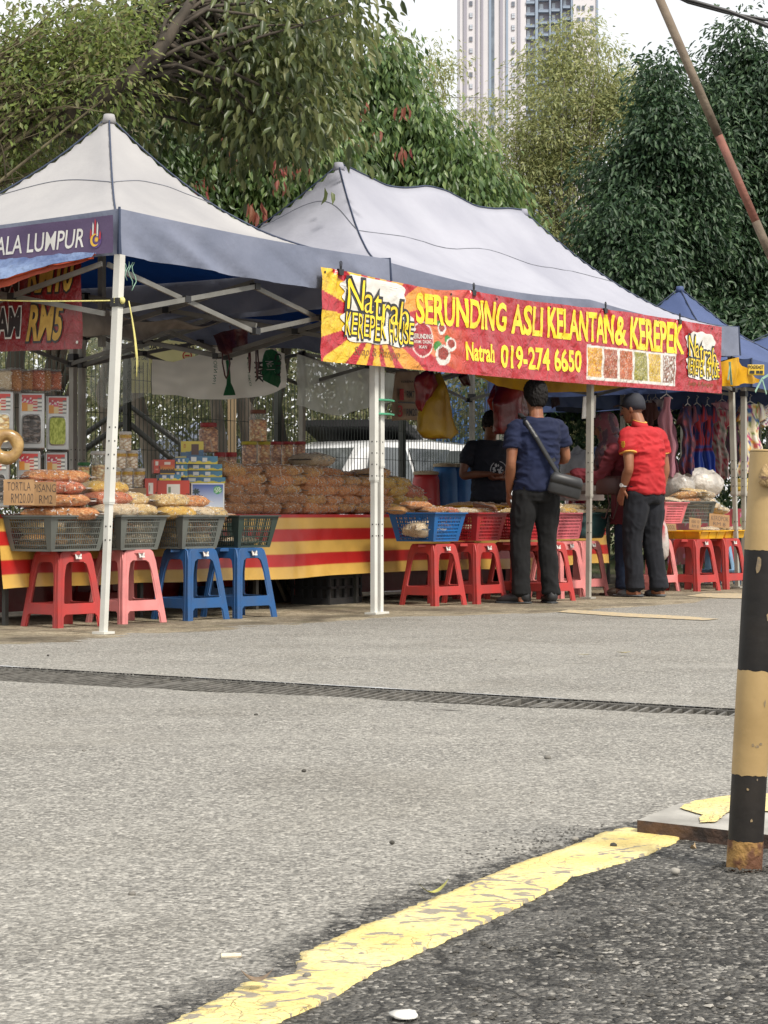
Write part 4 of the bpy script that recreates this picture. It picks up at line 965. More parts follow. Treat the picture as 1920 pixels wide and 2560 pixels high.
mb.build('cord',YS,st,smooth=True)
gs=thing('string','pale green string knotted at the top of the left tent leg','string',S(0,0),ANG)
mb=MB()
for j in range(4): mb.tube([Vector((.10+.03*j,-.07,2.19))+Vector((.02*math.sin(i*1.3+j),0,-.028*i)) for i in range(4+j)],.003,5)
mb.build('cord',mat('mint_string',C(150,190,170,.8),.6),gs,smooth=True)
gs=thing('string','green cable ties round the middle tent legs','string',S(0,0),ANG)
for py in (1000,1035):
    mb=MB(); z=zz(py,2.9,0)
    mb.loft([((2.91,0,z-.006),(.135,0,0),(0,.05,0)),((2.91,0,z+.006),(.135,0,0),(0,.05,0))],4); mb.build('tie',mat('mint_string2',C(80,170,130,.8),.6),gs)
# pale strip of cloth slung under tent 1
def strip_pos(a_,b_):
    s=.35+2.5*a_; t=1.0+.4*a_; z=2.02+.12*a_-.10*math.sin(PI*a_)+.02*math.sin(a_*20); return (s,t+.03*math.sin(a_*11+b_*3),z+(b_-.5)*(.10+.08*math.sin(a_*5)))
o=grid('cloth_strip',50,6,strip_pos,None,mat('grubby_cloth',C(165,155,145,.7),.8,C(130,120,110,.7),6,trans=.2),loc=S(0,0),rz=ANG); tag(o,'grubby pale cloth strip slung under the left tent roof','cloth')
# ======================= TREES =======================
def leafmesh(name,cen,dirs,nrm,size,m,parent,aspect=.38,simple=False,curl=.12):
    n_=len(cen); d=dirs/np.linalg.norm(dirs,axis=1,keepdims=True); nn=nrm-d*np.sum(nrm*d,axis=1,keepdims=True); nn/=np.linalg.norm(nn,axis=1,keepdims=True)+1e-9
    sd_=np.cross(d,nn); sz=size[:,None]; w_=aspect*.5
    if simple:
        pts=np.stack([cen,cen+d*sz*.45+sd_*sz*w_+nn*sz*curl*.6,cen+d*sz,cen+d*sz*.45-sd_*sz*w_+nn*sz*curl*.6],1); nv_=4
        f=np.array([[0,1,2],[0,2,3]])
    else:
        pts=np.stack([cen,cen+d*sz*.3+sd_*sz*w_*.9+nn*sz*curl,cen+d*sz*.68+sd_*sz*w_*.85+nn*sz*curl*.7,cen+d*sz-nn*sz*curl*1.0,cen+d*sz*.68-sd_*sz*w_*.85+nn*sz*curl*.7,cen+d*sz*.3-sd_*sz*w_*.9+nn*sz*curl,cen+d*sz*.5-nn*0],1); nv_=7
        f=np.array([[0,1,6],[1,2,6],[2,3,6],[3,4,6],[4,5,6],[5,0,6]])
    F=(f[None]+(np.arange(n_)*nv_)[:,None,None]).reshape(-1,3)
    me=bpy.data.meshes.new(name); me.vertices.add(n_*nv_); me.vertices.foreach_set('co',pts.reshape(-1).astype(np.float32))
    me.loops.add(F.size); me.loops.foreach_set('vertex_index',F.reshape(-1).astype(np.int32))
    me.polygons.add(len(F)); me.polygons.foreach_set('loop_start',(np.arange(len(F))*3).astype(np.int32)); me.polygons.foreach_set('loop_total',np.full(len(F),3,dtype=np.int32))
    me.materials.append(m); me.update(calc_edges=True)
    o=bpy.data.objects.new(name,me); COL.objects.link(o)
    if parent: o.parent=parent
    return o
def clumps(ells,n,shell=.5,zmin=None):
    out=[]; vol=[e[3]*e[4]*e[5] for e in ells]; tot=sum(v**.55 for v in vol)
    for e,v in zip(ells,vol):
        k=int(n*v**.55/tot)
        q=rng.normal(size=(k,3)); q/=np.linalg.norm(q,axis=1,keepdims=True); r=(shell+(1-shell)*rng.random(k)**.6)[:,None]; r=np.where(rng.random((k,1))<.16,rng.uniform(1.,1.32,(k,1)),r)
        out.append(np.array(e[:3])+q*r*np.array(e[3:6]))
    o=np.concatenate(out)
    if zmin is not None: o=o[o[:,2]>zmin]
    return o
def foliage(name,cl_,per,spread,size,m,parent,droop=.5,aspect=.38,simple=False,flat=.7,curl=.12):
    k=len(cl_); c=np.repeat(cl_,per,axis=0); off=rng.normal(size=c.shape)*np.array([spread,spread,spread*flat]); cen=c+off
    d=off/(np.linalg.norm(off,axis=1,keepdims=True)+1e-6)+rng.normal(size=c.shape)*.5; d[:,2]-=droop*2
    nr=rng.normal(size=c.shape)*.6+np.array([0,-.3,1.0])
    sz=size*(.6+.7*rng.random(len(c)))
    return leafmesh(name,cen,d,nr,sz,m,parent,aspect,simple,curl)
def limbs(base,top,r0,targets,m,parent,name='trunk',nseg=8,r1=None,split=.35,bend=.25):
    mb=MB(); base=Vector(base);top=Vector(top); pts=[];rs=[]
    for i in range(nseg+1):
        t=i/nseg; p=base.lerp(top,t)+Vector((noise.noise(Vector((t*3,base.x,0)))*bend,noise.noise(Vector((t*3,base.y,5)))*bend,0))*min(1,t*2); pts.append(p); rs.append(r0*(1-.75*t)*(1.25 if i==0 else 1))
    mb.tube(pts,rs,10); mb.build(name,m,parent,smooth=True)
    if targets is None or not len(targets): return
    mb=MB()
    for q in targets:
        q=Vector(q); t=random.uniform(split,.98); i=min(nseg-1,int(t*nseg)); a_=pts[i].lerp(pts[i+1],t*nseg-i); r=rs[i]*random.uniform(.3,.5)
        midp=a_.lerp(q,.5)+Vector((random.uniform(-.25,.25),random.uniform(-.2,.2),random.uniform(-.1,.35)))*(q-a_).length*.3
        bz=[a_*(1-u)**2+midp*2*u*(1-u)+q*u*u for u in [j/6 for j in range(7)]]
        mb.tube(bz,[max(.006,r*(1-.85*j/6)) for j in range(7)],5)
        for _ in range(2):
            u=random.uniform(.4,.9); b0=a_*(1-u)**2+midp*2*u*(1-u)+q*u*u; e=b0+Vector((random.gauss(0,1),random.gauss(0,1),random.gauss(0,.7))).normalized()*(q-a_).length*.28
            mb.tube([b0,b0.lerp(e,.5)+Vector((0,0,.05)),e],[max(.004,r*.25),max(.003,r*.15),.002],4)
    mb.build('branches',m,parent,smooth=True)
BARK=mat('bark_dark',(.075,.06,.045),.9,(.03,.024,.018),8,bump=.8,bscale=20,stretch=(1,1,.3)); BARKG=mat('bark_grey',(.20,.17,.135),.9,(.09,.075,.06),8,bump=.8,bscale=20,stretch=(1,1,.3))
def zt(py,d): return H-(py-HY)/FP*d
def xt(px,d): return (px-960)/FP*d
LM1=leafmat('leaf_dark_glossy',[(.014,.038,.018),(.026,.062,.027),(.04,.085,.036),(.085,.145,.065)],.28,.5)
LM2=leafmat('leaf_drooping',[(.045,.085,.028),(.075,.14,.042),(.12,.20,.06),(.20,.27,.09)],.35,.4)
LM3=leafmat('leaf_feathery',[(.16,.19,.085),(.23,.27,.11),(.31,.34,.15),(.40,.40,.19)],.45,.6)
LM4=leafmat('leaf_large_olive',[(.045,.065,.025),(.075,.105,.035),(.12,.15,.05),(.19,.20,.08)],.35,.4)
LM5=leafmat('leaf_vine',[(.08,.12,.03),(.14,.20,.05),(.22,.28,.08),(.16,.14,.07)],.45,.5)
# dense dark trees on the right
def tree(name,label,base,top,r0,ells,ncl,per,spread,size,lm,bark,droop=.5,aspect=.38,simple=False,shell=.5,nb=30,flat=.7,curl=.12,zmin=None,split=.35,extra=None):
    t=thing(name,label,'tree',base,0); b0=Vector(base)
    cl_=clumps(ells,ncl,shell,zmin)
    if extra is not None: cl_=np.concatenate([cl_,np.array(extra)])
    cl_=cl_-np.array(base)
    limbs((0,0,-.05),Vector(top)-b0,r0,cl_[rng.choice(len(cl_),min(nb,len(cl_)),replace=False)],bark,t,split=split)
    foliage('crown',cl_,per,spread,size,lm,t,droop,aspect,simple,flat,curl); return t
d=26.
def E(px,py,rx,ry,d_=26.,rz=None): # ellipse in photo pixels -> ellipsoid
    return (xt(px,d_),d_+random.uniform(-.3,.3),zt(py,d_),rx/FP*d_,(rx/FP*d_*.8),ry/FP*d_)
tree('broadleaf_tree','dense dark glossy tree behind the navy tent, right of the pale feathery tree',(xt(1640,27),27,0),(xt(1650,27),27,5.2),.16,
     [E(1640,560,140,200,27),E(1615,500,85,120,27),E(1650,370,60,120,27),E(1668,270,42,90,27),E(1664,190,20,45,27),E(1560,640,90,150,26.5),E(1735,490,70,150,27),E(1600,800,150,170,27),E(1500,720,50,80,26.5)],640,95,.20,.098,LM1,BARK,droop=.45,shell=.35)
tree('broadleaf_tree','tall dark tree cut off by the right edge of the photo behind the slanted pole',(xt(1880,28.5),28.5,0),(xt(1860,28.5),28.5,6),.17,
     [E(1850,500,150,260,28.5),E(1852,330,85,130,28.5),E(1850,200,52,100,28.5),E(1848,105,26,60,28.5),E(1960,420,120,260,28.5),E(1930,220,60,110,28.5),E(1800,700,140,170,28),E(1900,850,170,150,28)],680,95,.22,.10,LM1,BARK,droop=.45,shell=.35)
tree('feathery_tree','pale feathery tree standing in front of the apartment tower',(xt(1480,36),36,0),(xt(1400,36),36,6.5),.13,
     [E(1390,330,160,110,36),E(1300,420,120,90,36),E(1480,230,130,100,36),E(1380,170,70,60,36),E(1250,560,110,130,36),E(1450,480,130,120,36),E(1350,640,140,110,36),E(1560,300,70,90,36),E(1440,90,50,50,36),E(1340,760,150,90,35.5),E(1560,240,60,60,36)],640,80,.22,.10,LM3,BARKG,droop=.35,aspect=.3,simple=True,shell=.3,flat=.45,nb=60)
tree('feathery_tree','thin sparse tree against the sky left of the apartment tower',(xt(1120,38),38,0),(xt(1110,38),38,6.2),.10,
     [E(1080,330,60,120,38),E(1160,400,70,100,38),E(1100,180,60,70,38),E(970,150,60,60,38),E(1200,300,40,50,38),E(1010,260,50,60,38)],110,60,.17,.10,LM3,BARKG,droop=.5,aspect=.3,simple=True,shell=.3,nb=50,split=.3)
red=leafmat('leaf_red_young',[(.34,.09,.08),(.30,.13,.07),(.26,.08,.07)],.5,.5)
def droopy(label,base,top,ells,ncl,per,reds):
    t=tree('drooping_tree',label,base,top,.15,ells,ncl,per,.20,.125,LM2,BARK,droop=1.0,aspect=.36,shell=.35,nb=36,curl=.10,simple=True)
    rc_=np.array([(xt(px,base[1]-1.4),base[1]-1.4,zt(py,base[1]-1.4)) for px,py in reds])-np.array(base)
    foliage('red_young_leaves',rc_,6,.05,.15,red,t,2.2,.3); return t
droopy('drooping-leaved tree with red young leaves rising right of the left tent peak',(xt(640,23),23,0),(xt(620,23),23,4.4),[E(560,430,170,120,23),E(700,420,170,140,23),E(600,560,160,110,23),E(440,420,100,110,23),E(640,300,140,90,23),E(480,330,110,90,23),E(760,560,130,110,23),E(420,540,110,110,23)],520,95,[(560,345),(578,395),(690,398),(705,405),(742,412),(636,520),(646,525),(700,460),(520,450),(380,370)])
droopy('tall drooping-leaved tree above the long ridge tent, left of the tower',(xt(960,25),25,0),(xt(930,25),25,5.4),[E(930,330,100,150,25),E(900,240,50,90,25),E(1020,420,110,140,25),E(1120,480,100,130,25),E(860,420,110,140,25),E(1200,540,80,90,25),E(1040,580,150,100,25),E(1230,600,70,70,25),E(850,560,110,110,25),E(975,170,30,55,25)],520,95,[(890,250),(880,270),(830,300),(890,360),(1000,370),(940,330),(1170,620),(1190,640),(860,330),(1010,270)])
# overhanging big-leaved tree (upper left), nearer than the others
tb_=thing('broadleaf_tree','big-leaved tree whose dark limb and foliage overhang the left tent','tree',(-6.6,17.5,0),0); b0=np.array([-6.6,17.5,0])
def blob(px,py,rx,ry,d_,n_): 
    return [(xt(px+random.gauss(0,.5)*rx,dd),dd,zt(py+random.gauss(0,.5)*ry,dd)) for dd in [d_+random.uniform(-1.6,1.6) for _ in range(n_)]]
pts=blob(520,60,140,80,17,34)+blob(680,120,130,110,17,46)+blob(790,110,70,70,17,16)+blob(560,200,110,80,17,30)+blob(720,270,110,80,17,32)+blob(640,330,60,60,17,10)+blob(850,40,40,60,17,7)+blob(420,120,120,120,17.5,22)+blob(300,60,120,60,17.5,14)+blob(200,230,200,80,18.5,16)+blob(80,330,130,60,18.5,14)+blob(60,420,90,40,18.8,8)+blob(750,340,60,40,17,6)+blob(640,20,200,40,17,18)
cl_=np.array(pts)-b0
foliage('crown',cl_,46,.21,.112,LM4,tb_,droop=.6,aspect=.36,curl=.16)
mb=MB()
tr=[(-6.6,17.5,-.05),(-6.4,17.5,1.6),(-6.0,17.4,2.9)]
mb.tube([Vector(p)-Vector(b0) for p in tr],[.28,.24,.2],12)
mainl=[(-6.0,17.4,2.9),(xt(-250,17.4),17.4,zt(420,17.4)),(xt(50,15.6),15.6,zt(340,15.6)),(xt(200,15.2),15.2,zt(272,15.2)),(xt(300,15.1),15.1,zt(208,15.1)),(xt(390,15.1),15.1,zt(138,15.1)),(xt(470,15.4),15.4,zt(20,15.4)),(xt(520,15.6),15.6,zt(-80,15.6))]
mb.tube([Vector(p)-Vector(b0) for p in mainl],[.2,.12,.085,.07,.062,.055,.04,.03],9)
mb.tube([P_-Vector(b0) for P_ in (Wp(300,208,15.1),Wp(370,190,15.2),Wp(440,175,15.3),Wp(520,140,15.6))],[.04,.026,.018,.008],7); mb.tube([P_-Vector(b0) for P_ in (Wp(50,340,15.6),Wp(150,330,15.5),Wp(230,350,15.6),Wp(330,330,15.8))],[.06,.035,.02,.008],7)
mb.build('trunk',BARK,tb_,smooth=True)
mb=MB()
L0=[Vector(p)-Vector(b0) for p in mainl]
for q in list(cl_[::2]):
    q=Vector(q); i=random.choice((2,3,4,4,5,5,6)); a_=L0[i].lerp(L0[min(i+1,7)],random.random()); mp_=a_.lerp(q,.5)+Vector((0,0,random.uniform(.0,.35)))
    mb.tube([a_,a_.lerp(mp_,.6),mp_.lerp(q,.4),q],[.022,.016,.011,.004],5)
mb.build('branches',BARK,tb_,smooth=True)
tree('vine_covered_tree','yellow-green small-leaved tree tangled with vines in the upper left corner',(-5.6,15.5,0),(-4.2,15.5,4.0),.12,
     [E(60,120,150,110,15.2),E(180,100,110,90,15.2),E(260,200,90,80,15.2),E(60,260,120,80,15.2),E(300,80,90,70,15.2),E(40,380,100,50,15.4)],260,34,.18,.062,LM5,mat('bark_vine',(.20,.17,.10),.8,(.10,.08,.05),10),droop=.35,aspect=.4,shell=.1,nb=90,simple=True)
tree('drooping_tree','dark fine-leaved tree filling the gap behind the left tent peak',(xt(150,21),21,0),(xt(160,21),21,4.2),.14,
     [E(330,260,150,120,21),E(130,330,170,90,21),E(300,420,150,100,21),E(60,420,120,90,21),E(440,260,90,110,21),E(30,220,140,120,21),E(380,520,120,60,21)],330,50,.2,.085,leafmat('leaf_mid',[(.02,.045,.012),(.04,.08,.02),(.08,.13,.035)],.3,.4),BARK,droop=.6,aspect=.42,simple=True,shell=.2,nb=40)
# lower growth behind the fence
LM6=leafmat('leaf_understory',[(.06,.08,.035),(.12,.14,.06),(.20,.21,.10),(.28,.26,.16)],.4,.6)
def shrubs(label,x0,x1,y0,z1,n_,per,lm,size=.1,kind=None,name='undergrowth'):
    c=np.stack([rng.uniform(x0,x1,n_),y0+rng.uniform(-1.2,1.2,n_),rng.uniform(.1,1,n_)**.9*z1],1)
    o=foliage(name,c,per,.26,size,lm,None,droop=.4,aspect=.42,simple=True); tag(o,label,kind='stuff'); return o
shrubs('tangle of olive undergrowth and saplings behind the mesh fence',-9,4,29,3.3,1100,48,LM6,.10)
shrubs('dense grey-green thicket further back behind the fence',-14,12,34,4.2,1000,46,LM6,.16)
shrubs('dark low greenery behind the right-hand stalls',1.5,12,27,3.4,800,44,LM1,.11)
shrubs('thin bushes in the shade under the far trees',-14,14,42,5.5,620,30,LM6,.22)
for (px,dd,lab,r_) in ((265,24,'grey tree trunk behind the stair handrail',.10),(395,25,'stout pale tree trunk behind the fence left of the blue tent',.15),(700,27,'dark forked tree trunk behind the mesh fence',.11),(530,24.5,'grey tree trunk standing just left of the hanging rice sack',.12),(90,20,'dark tree trunk behind the biscuit tins',.16),(900,29,'slim tree trunk behind the parked white cars',.08)):
    t=thing('tree',lab,'tree',(xt(px,dd),dd,0)); c=clumps([(0,0,4.6,1.4,1.2,1.3)],60,.3)
    limbs((0,0,-.05),(random.uniform(-.3,.4),0,4.4),r_*.95,c[:14],BARKG if 'grey' in lab or 'pale' in lab else BARK,t,split=.5); foliage('crown',c,30,.26,.12,LM6,t,.6,.4,True)
# ======================= TOWER =======================
D=500.; tw_=thing('apartment_tower','tall grey and white high-rise apartment block behind the trees','building',(xt(1150,D),D,0))
def tx(px): return (px-1150)/FP*D
def tz(py): return zt(py,D)
CW=mat('tower_white',(.62,.60,.63),.8,(.56,.55,.58),.05); CG=mat('tower_grey',(.33,.32,.37),.8,(.29,.28,.33),.05); CB=mat('tower_bluegrey',(.27,.33,.42),.7,(.23,.29,.38),.05)
GL=mat('tower_glass',(.17,.20,.24),.2,(.10,.12,.15),.4); CWM=mat('tower_window_light',(.55,.60,.66),.4,(.42,.47,.53),.3)
mb=MB(); HT=150
def tb2(a_,b_,y0,y1,z0=0,z1=HT,mi=0): mb.box(((tx(a_)+tx(b_))/2,(y0+y1)/2,(z0+z1)/2),(tx(b_)-tx(a_),y1-y0,z1-z0),mi=mi)
tb2(1150,1315,0,20); mb.build('west_block',CW,tw_)
mb=MB(); tb2(1315,1432,1.2,20); mb.build('balcony_block',CG,tw_)
mb=MB(); tb2(1432,1494,-.6,18); mb.build('east_block',CW,tw_)
for (a_,b_,mm_,y) in ((1159,1167,CG,-.35),(1190,1194.5,CG,-.35),(1203,1208,CG,-.4),(1222,1228,CB,-.3),(1228,1236,GL,-.12),(1250,1257,CG,-.4),(1265,1270,CB,-.35),(1294,1301,CG,-.35),(1338,1345,CB,-.4),(1373,1377,CB,-.4),(1401,1405,CB,-.4),(1427,1432,CB,-.5),(1490,1494.5,CB,-.9)):
    mb=MB(); tb2(a_,b_,y,.5 if y>-.39 and a_<1310 else 1.4); mb.build('facade_stripe',mm_,tw_)
fl=29.6
def win(px0,px1,py0,py1,y,m_,fr=CG,nm='window'):
    mb=MB(); mb.box(((tx(px0)+tx(px1))/2,y,(tz(py0)+tz(py1))/2),(tx(px1)-tx(px0),.3,tz(py0)-tz(py1))); o=mb.build(nm,fr,tw_)
    mb=MB(); w_=(tx(px1)-tx(px0)); h_=tz(py0)-tz(py1); 
    for i in(-1,1):
        for j in (-1,1): mb.box(((tx(px0)+tx(px1))/2+i*w_*.23,y-.16,(tz(py0)+tz(py1))/2+j*h_*.23),(w_*.36,.1,h_*.36))
    mb.build('panes',m_,o)
for i in range(14):
    y=-22+i*fl+(3 if 0 else 0)
    win(1173.5,1181.5,y+5+20,y+5+32,-.1,CWM if i%3 else GL); win(1279,1287,y+34-8,y+34+5,-.1,CWM if i%4 else GL)
for i in range(11):
    y=-20+i*fl
    for k,(a_,b_) in enumerate(((1315,1336),(1346,1371),(1378,1399),(1407,1425))):
        yy=y+k*(-5)+(0 if k%2 else 3)
        mb=MB(); mb.box(((tx(a_)+tx(b_))/2,.4,tz(yy+24)),((tx(b_)-tx(a_)),1.6,.5)); mb.box(((tx(a_)+tx(b_))/2,-.35,tz(yy+20)),((tx(b_)-tx(a_)),.1,.12)); o=mb.build('balcony',CB,tw_)
        mb=MB(); mb.box((tx(a_)+(tx(b_)-tx(a_))*.32,1.1,tz(yy+10)),((tx(b_)-tx(a_))*.4,.3,1.5)); mb.build('window',CWM,tw_)
    for a_,b_ in ((1442,1450),(1455,1461),(1475,1483)):
        mb=MB(); mb.box(((tx(a_)+tx(b_))/2,-.7,tz(y+12)),(tx(b_)-tx(a_),.3,1.1)); mb.build('window',GL,tw_)
# ======================= FENCE, HANDRAIL, CARS =======================
FW=mat('fence_wire',(.035,.05,.04),.5); 
TF=3.55
fe=thing('mesh_fence','dark green welded mesh fence running behind the stalls','fence',S(0,0),ANG)
nx=int((10.6-2.1)/.052)
for p_ in range(4):
    a0=2.1+p_*2.13; a1=a0+2.13
    mb=MB(); s=a0+.02
    while s<a1: mb.box((s,TF,1.02),(.005,.005,2.0)); s+=.0525
    for z in [.06+.3*i for i in range(7)]: mb.box(((a0+a1)/2,TF+.006,z),(a1-a0,.005,.005))
    mb.build('wire_panel',FW,fe)
for p_ in range(5):
    mb=MB(); s=2.1+p_*2.13; mb.box((s,TF+.03,1.06),(.05,.05,2.12)); mb.build('post',mat('fence_post',(.055,.06,.05),.5),fe)
mb=MB(); s=sx(672,3.9)
tp=thing('timber_post','tan timber post standing behind the fence beside the blue tent','post',S(sx(580,4.6),4.6)); mb.bar((0,0,0),(0,0,2.3),.08,.08); mb.build('post',mat('timber',(.33,.24,.14),.8,(.22,.16,.09),10,stretch=(1,1,.1)),tp)
hr=thing('stair_handrail','dark steel stair handrail with two sloping rails behind the fence','handrail',(0,0,0)); HRM=mat('rail_steel',(.05,.05,.045),.45)
dH=18.6
def P_(px,py,d_=None): d_=d_ or dH; return Vector((xt(px,d_),d_,zt(py,d_)))
for pts in ([(60,1165),(160,1120),(320,1012),(450,1108),(462,1140)],[(60,1210),(175,1150),(300,1062),(322,1058),(420,1140),(440,1155)]):
    mb=MB(); mb.tube([P_(*p) for p in pts],.028,8); mb.build('rail',HRM,hr,smooth=True)
for px,py in ((170,1120),(322,1015),(452,1112)):
    mb=MB(); mb.bar(P_(px,py),Vector((xt(px,dH),dH,0)),.045,.045); mb.build('baluster',HRM,hr)
for a_,b_ in (((185,1110),(215,1200)),((172,1140),(195,1200)),((325,1060),(318,1200))):
    mb=MB(); mb.bar(P_(*a_),P_(*b_),.035,.035); mb.build('brace',HRM,hr)
# warning sign on fence
sg=thing('warning_sign','pale yellow sign headed ANDA DILARANG wired to the mesh fence','sign',S(sx(405,TF-.04),TF-.04,0),0)
sw=.62*1.0; zc=(zz(852,sx(405,TF),TF)+zz(985,sx(405,TF),TF))/2; k_=dep(sx(405,TF),TF)/FP
SY=mat('sign_yellow',C(228,222,160,.8),.6,C(205,198,140,.8),6)
mb=MB(); mb.box((0,0,zc),(165*k_,.004,130*k_)); mb.build('plate',SY,sg)
def pf(x,y,o_): return (x,-.004-o_,y)
mb=MB(); q=k_; X=lambda px:(px-405)*q; Z=lambda py: zc-(py-918)*q
text(mb,"'ANDA DILARANG",X(340),Z(874),X(484),Z(860),pf,.03)
text(mb,'MELAKUKAN',X(328),Z(890),X(370),Z(882),pf,.01); text(mb,'AKAT DAN',X(332),Z(901),X(370),Z(893),pf,.01); text(mb,'AHLI',X(334),Z(924),X(356),Z(915),pf,.01); text(mb,'JALAN',X(334),Z(936),X(356),Z(927),pf,.01)
mb.build('lettering',TK,sg)
mb=MB(); pts=[]
for k in range(24): t=2*PI*k/24; pts+= [pf(X(468)+12*q*math.cos(t),Z(890)+12*q*math.sin(t),.002),pf(X(468)+9*q*math.cos(t),Z(890)+9*q*math.sin(t),.002)]
mb.add(pts,[(2*k,(2*k+2)%48,(2*k+3)%48,2*k+1) for k in range(24)]); mb.box((X(468),-.007,Z(890)),(12*q,.001,4*q)); mb.build('no_entry_ring',mat('sign_red',C(190,60,50,.8),.6),sg)
CARW=mat('car_white',(.72,.73,.74),.25,coat=1,spec=.5); GLS=mat('car_glass',(.03,.035,.04),.06,(.08,.09,.09),1.5,coat=1); TYR=mat('tyre',(.02,.02,.02),.8); CHR=mat('chrome',(.6,.6,.62),.2,metal=1); BLU=mat('bin_blue',(.04,.16,.42),.45,(.06,.22,.5),8); REDP=mat('bin_red',(.55,.04,.04),.4,(.45,.03,.03),8)
def car(label,loc,rz,col,hatch=False):
    t=thing('parked_car',label,'car',loc,rz)
    Lc,Wc,Hc=4.3,1.72,1.62
    def ringat(x,zb,zs,zt_,wt,ws=Wc/2):
        # cross-section: sill, shoulder, roof
        return [(x,-ws*.96,zb),(x,-ws,zb+.15),(x,-ws,zs-.06),(x,-ws*.97,zs),(x,-wt,zt_-.03 if zt_>zs+.1 else zs+.01),(x,-wt*.8,zt_),(x,wt*.8,zt_),(x,wt,zt_-.03 if zt_>zs+.1 else zs+.01),(x,ws*.97,zs),(x,ws,zs-.06),(x,ws,zb+.15),(x,ws*.96,zb)]
    sec=[(-2.15,.35,.75,.80,.70,.76),(-2.1,.28,.90,.95,.74,.84),(-2.0,.24,.98,1.48,.60,.86),(-1.85,.22,1.0,1.58,.62,.86),(-.6,.22,1.0,Hc,.64,.86),(.3,.22,.98,Hc-.03,.63,.86),(.75,.22,.97,1.50,.60,.86),(1.3,.22,.96,1.03,.70,.86),(1.9,.25,.85,.88,.68,.83),(2.12,.32,.68,.70,.6,.74)]
    mb=MB(); vs_=[];
    for x,zb,zs,zt_,wt,ws in sec: vs_+=ringat(x,zb,zs,zt_,wt,ws)
    f=[(i*12+k,i*12+(k+1)%12,(i+1)*12+(k+1)%12,(i+1)*12+k) for i in range(len(sec)-1) for k in range(12)]+[tuple(range(11,-1,-1)),tuple((len(sec)-1)*12+k for k in range(12))]
    mb.add(vs_,f); o=mb.build('body',col,t); smooth_angle(o,35)
    e=.006
    for sg in (-1,1):
        for (xa,xb) in ((-1.75,-1.0),(-.93,-.1),(-.03,.62)):
            mb=MB(); za,zb=1.04,1.50; y0=.845;y1=.66
            xc=xb+(.33 if xb>.5 else 0)
            mb.add([(xa,sg*(y0+e),za),(xc,sg*(y0+e),za),(xb,sg*(y1+e+.012),zb),(xa,sg*(y1+e+.012),zb)],[(0,1,2,3)]); mb.build('side_window',GLS,t)
    mb=MB(); mb.add([(1.27,-.66,1.06),(1.27,.66,1.06),(.80,.57,1.475),(.80,-.57,1.475)],[(0,1,2,3)]); mb.v=[(x+.02,y,z+.012) for x,y,z in mb.v]; mb.build('windscreen',GLS,t)
    if not hatch:
        mb=MB(); mb.add([(-2.10,-.62,1.0),(-2.10,.62,1.0),(-2.02,.55,1.45),(-2.02,-.55,1.45)],[(0,1,2,3)]); mb.build('rear_window',GLS,t)
    else:
        mb=MB(); mb.add([(-2.03,-.66,1.0),(-2.03,.66,1.0),(-1.99,.6,1.46),(-1.99,-.6,1.46),(-2.13,-.66,.6),(-2.13,.66,.6)],[(0,1,2,3),(4,5,1,0)]); mb.v=[(x-.02,y,z) for x,y,z in mb.v]; mb.build('open_boot',BLKP,t)
        mb=MB(); mb.add([(-1.95,-.66,1.62),(-1.95,.66,1.62),(-2.95,.66,1.86),(-2.95,-.66,1.86),(-1.95,-.66,1.56),(-1.95,.66,1.56),(-2.95,.66,1.78),(-2.95,-.66,1.78)],[(0,1,2,3),(4,7,6,5),(0,4,5,1),(1,5,6,2),(2,6,7,3),(3,7,4,0)]); h_=mb.build('raised_tailgate',BLKP,t)
        mb=MB(); mb.add([(-1.93,-.7,1.64),(-1.93,.7,1.64),(-2.6,.7,1.80),(-2.6,-.7,1.80)],[(0,1,2,3)]); mb.build('tailgate_skin',col,h_)
    for sg in(-1,1):
        for x in (-1.35,1.32):
            mb=MB(); mb.tube([(x,sg*.68,.31),(x,sg*.87,.31)],.31,20); w=mb.build('wheel',TYR,t); mb=MB(); mb.tube([(x,sg*.86,.31),(x,sg*.88,.31)],.19,16); mb.build('rim',CHR,w)
        mb=MB(); mb.ball((2.02,sg*.56,.72),(.1,.16,.08),12); mb.build('headlight',mat('lamp_glass',(.6,.6,.62),.1,coat=1),t)
        mb=MB(); mb.box((-2.09,sg*.76,1.0),(.06,.1,.28)); mb.build('tail_light',REDP,t)
        mb=MB(); mb.box((.72,sg*.98,1.05),(.14,.16,.11)); mb.build('wing_mirror',col,t)
    return t
car('white car parked nose-on at an angle behind the fence, left of the open hatchback',(xt(900,24.5),24.5,0),R(-128),CARW)
car('white car with its dark tailgate raised behind the fence',(xt(1030,27.3),27.3,0),R(75),CARW,True)
car('white car further right seen between the vendor and the yellow bag',(xt(1160,25.6),25.6,0),R(-100),CARW)
def bin_(label,px,d_,w_,h_,m_,z0=0):
    t=thing('plastic_barrel',label,'barrel',(xt(px,d_),d_,z0)); mb=MB(); mb.lathe([(w_*.42,0),(w_*.46,.02),(w_*.5,h_*.3),(w_*.5,h_*.33),(w_*.48,h_*.36),(w_*.5,h_*.66),(w_*.49,h_*.7),(w_*.46,h_*.95),(w_*.4,h_)],24); mb.build('drum',m_,t,smooth=True)
    mb=MB(); mb.lathe([(w_*.44,h_),(w_*.44,h_+.03),(w_*.2,h_+.04)],24); mb.build('lid',mat('bin_lid',(.5,.4,.25),.6),t); return t
bin_('red plastic barrel behind the mesh fence',1065,19.2,.28,1.08,REDP); bin_('blue plastic barrel behind the mesh fence, right of the red one',1112,19.4,.26,1.16,BLU); bin_('blue plastic barrel partly hidden by the vendor',1152,19.6,.26,1.16,BLU)
hz=thing('zinc_hoarding','blue corrugated metal hoarding beyond the cars','hoarding',(xt(1215,31),31,0)); 
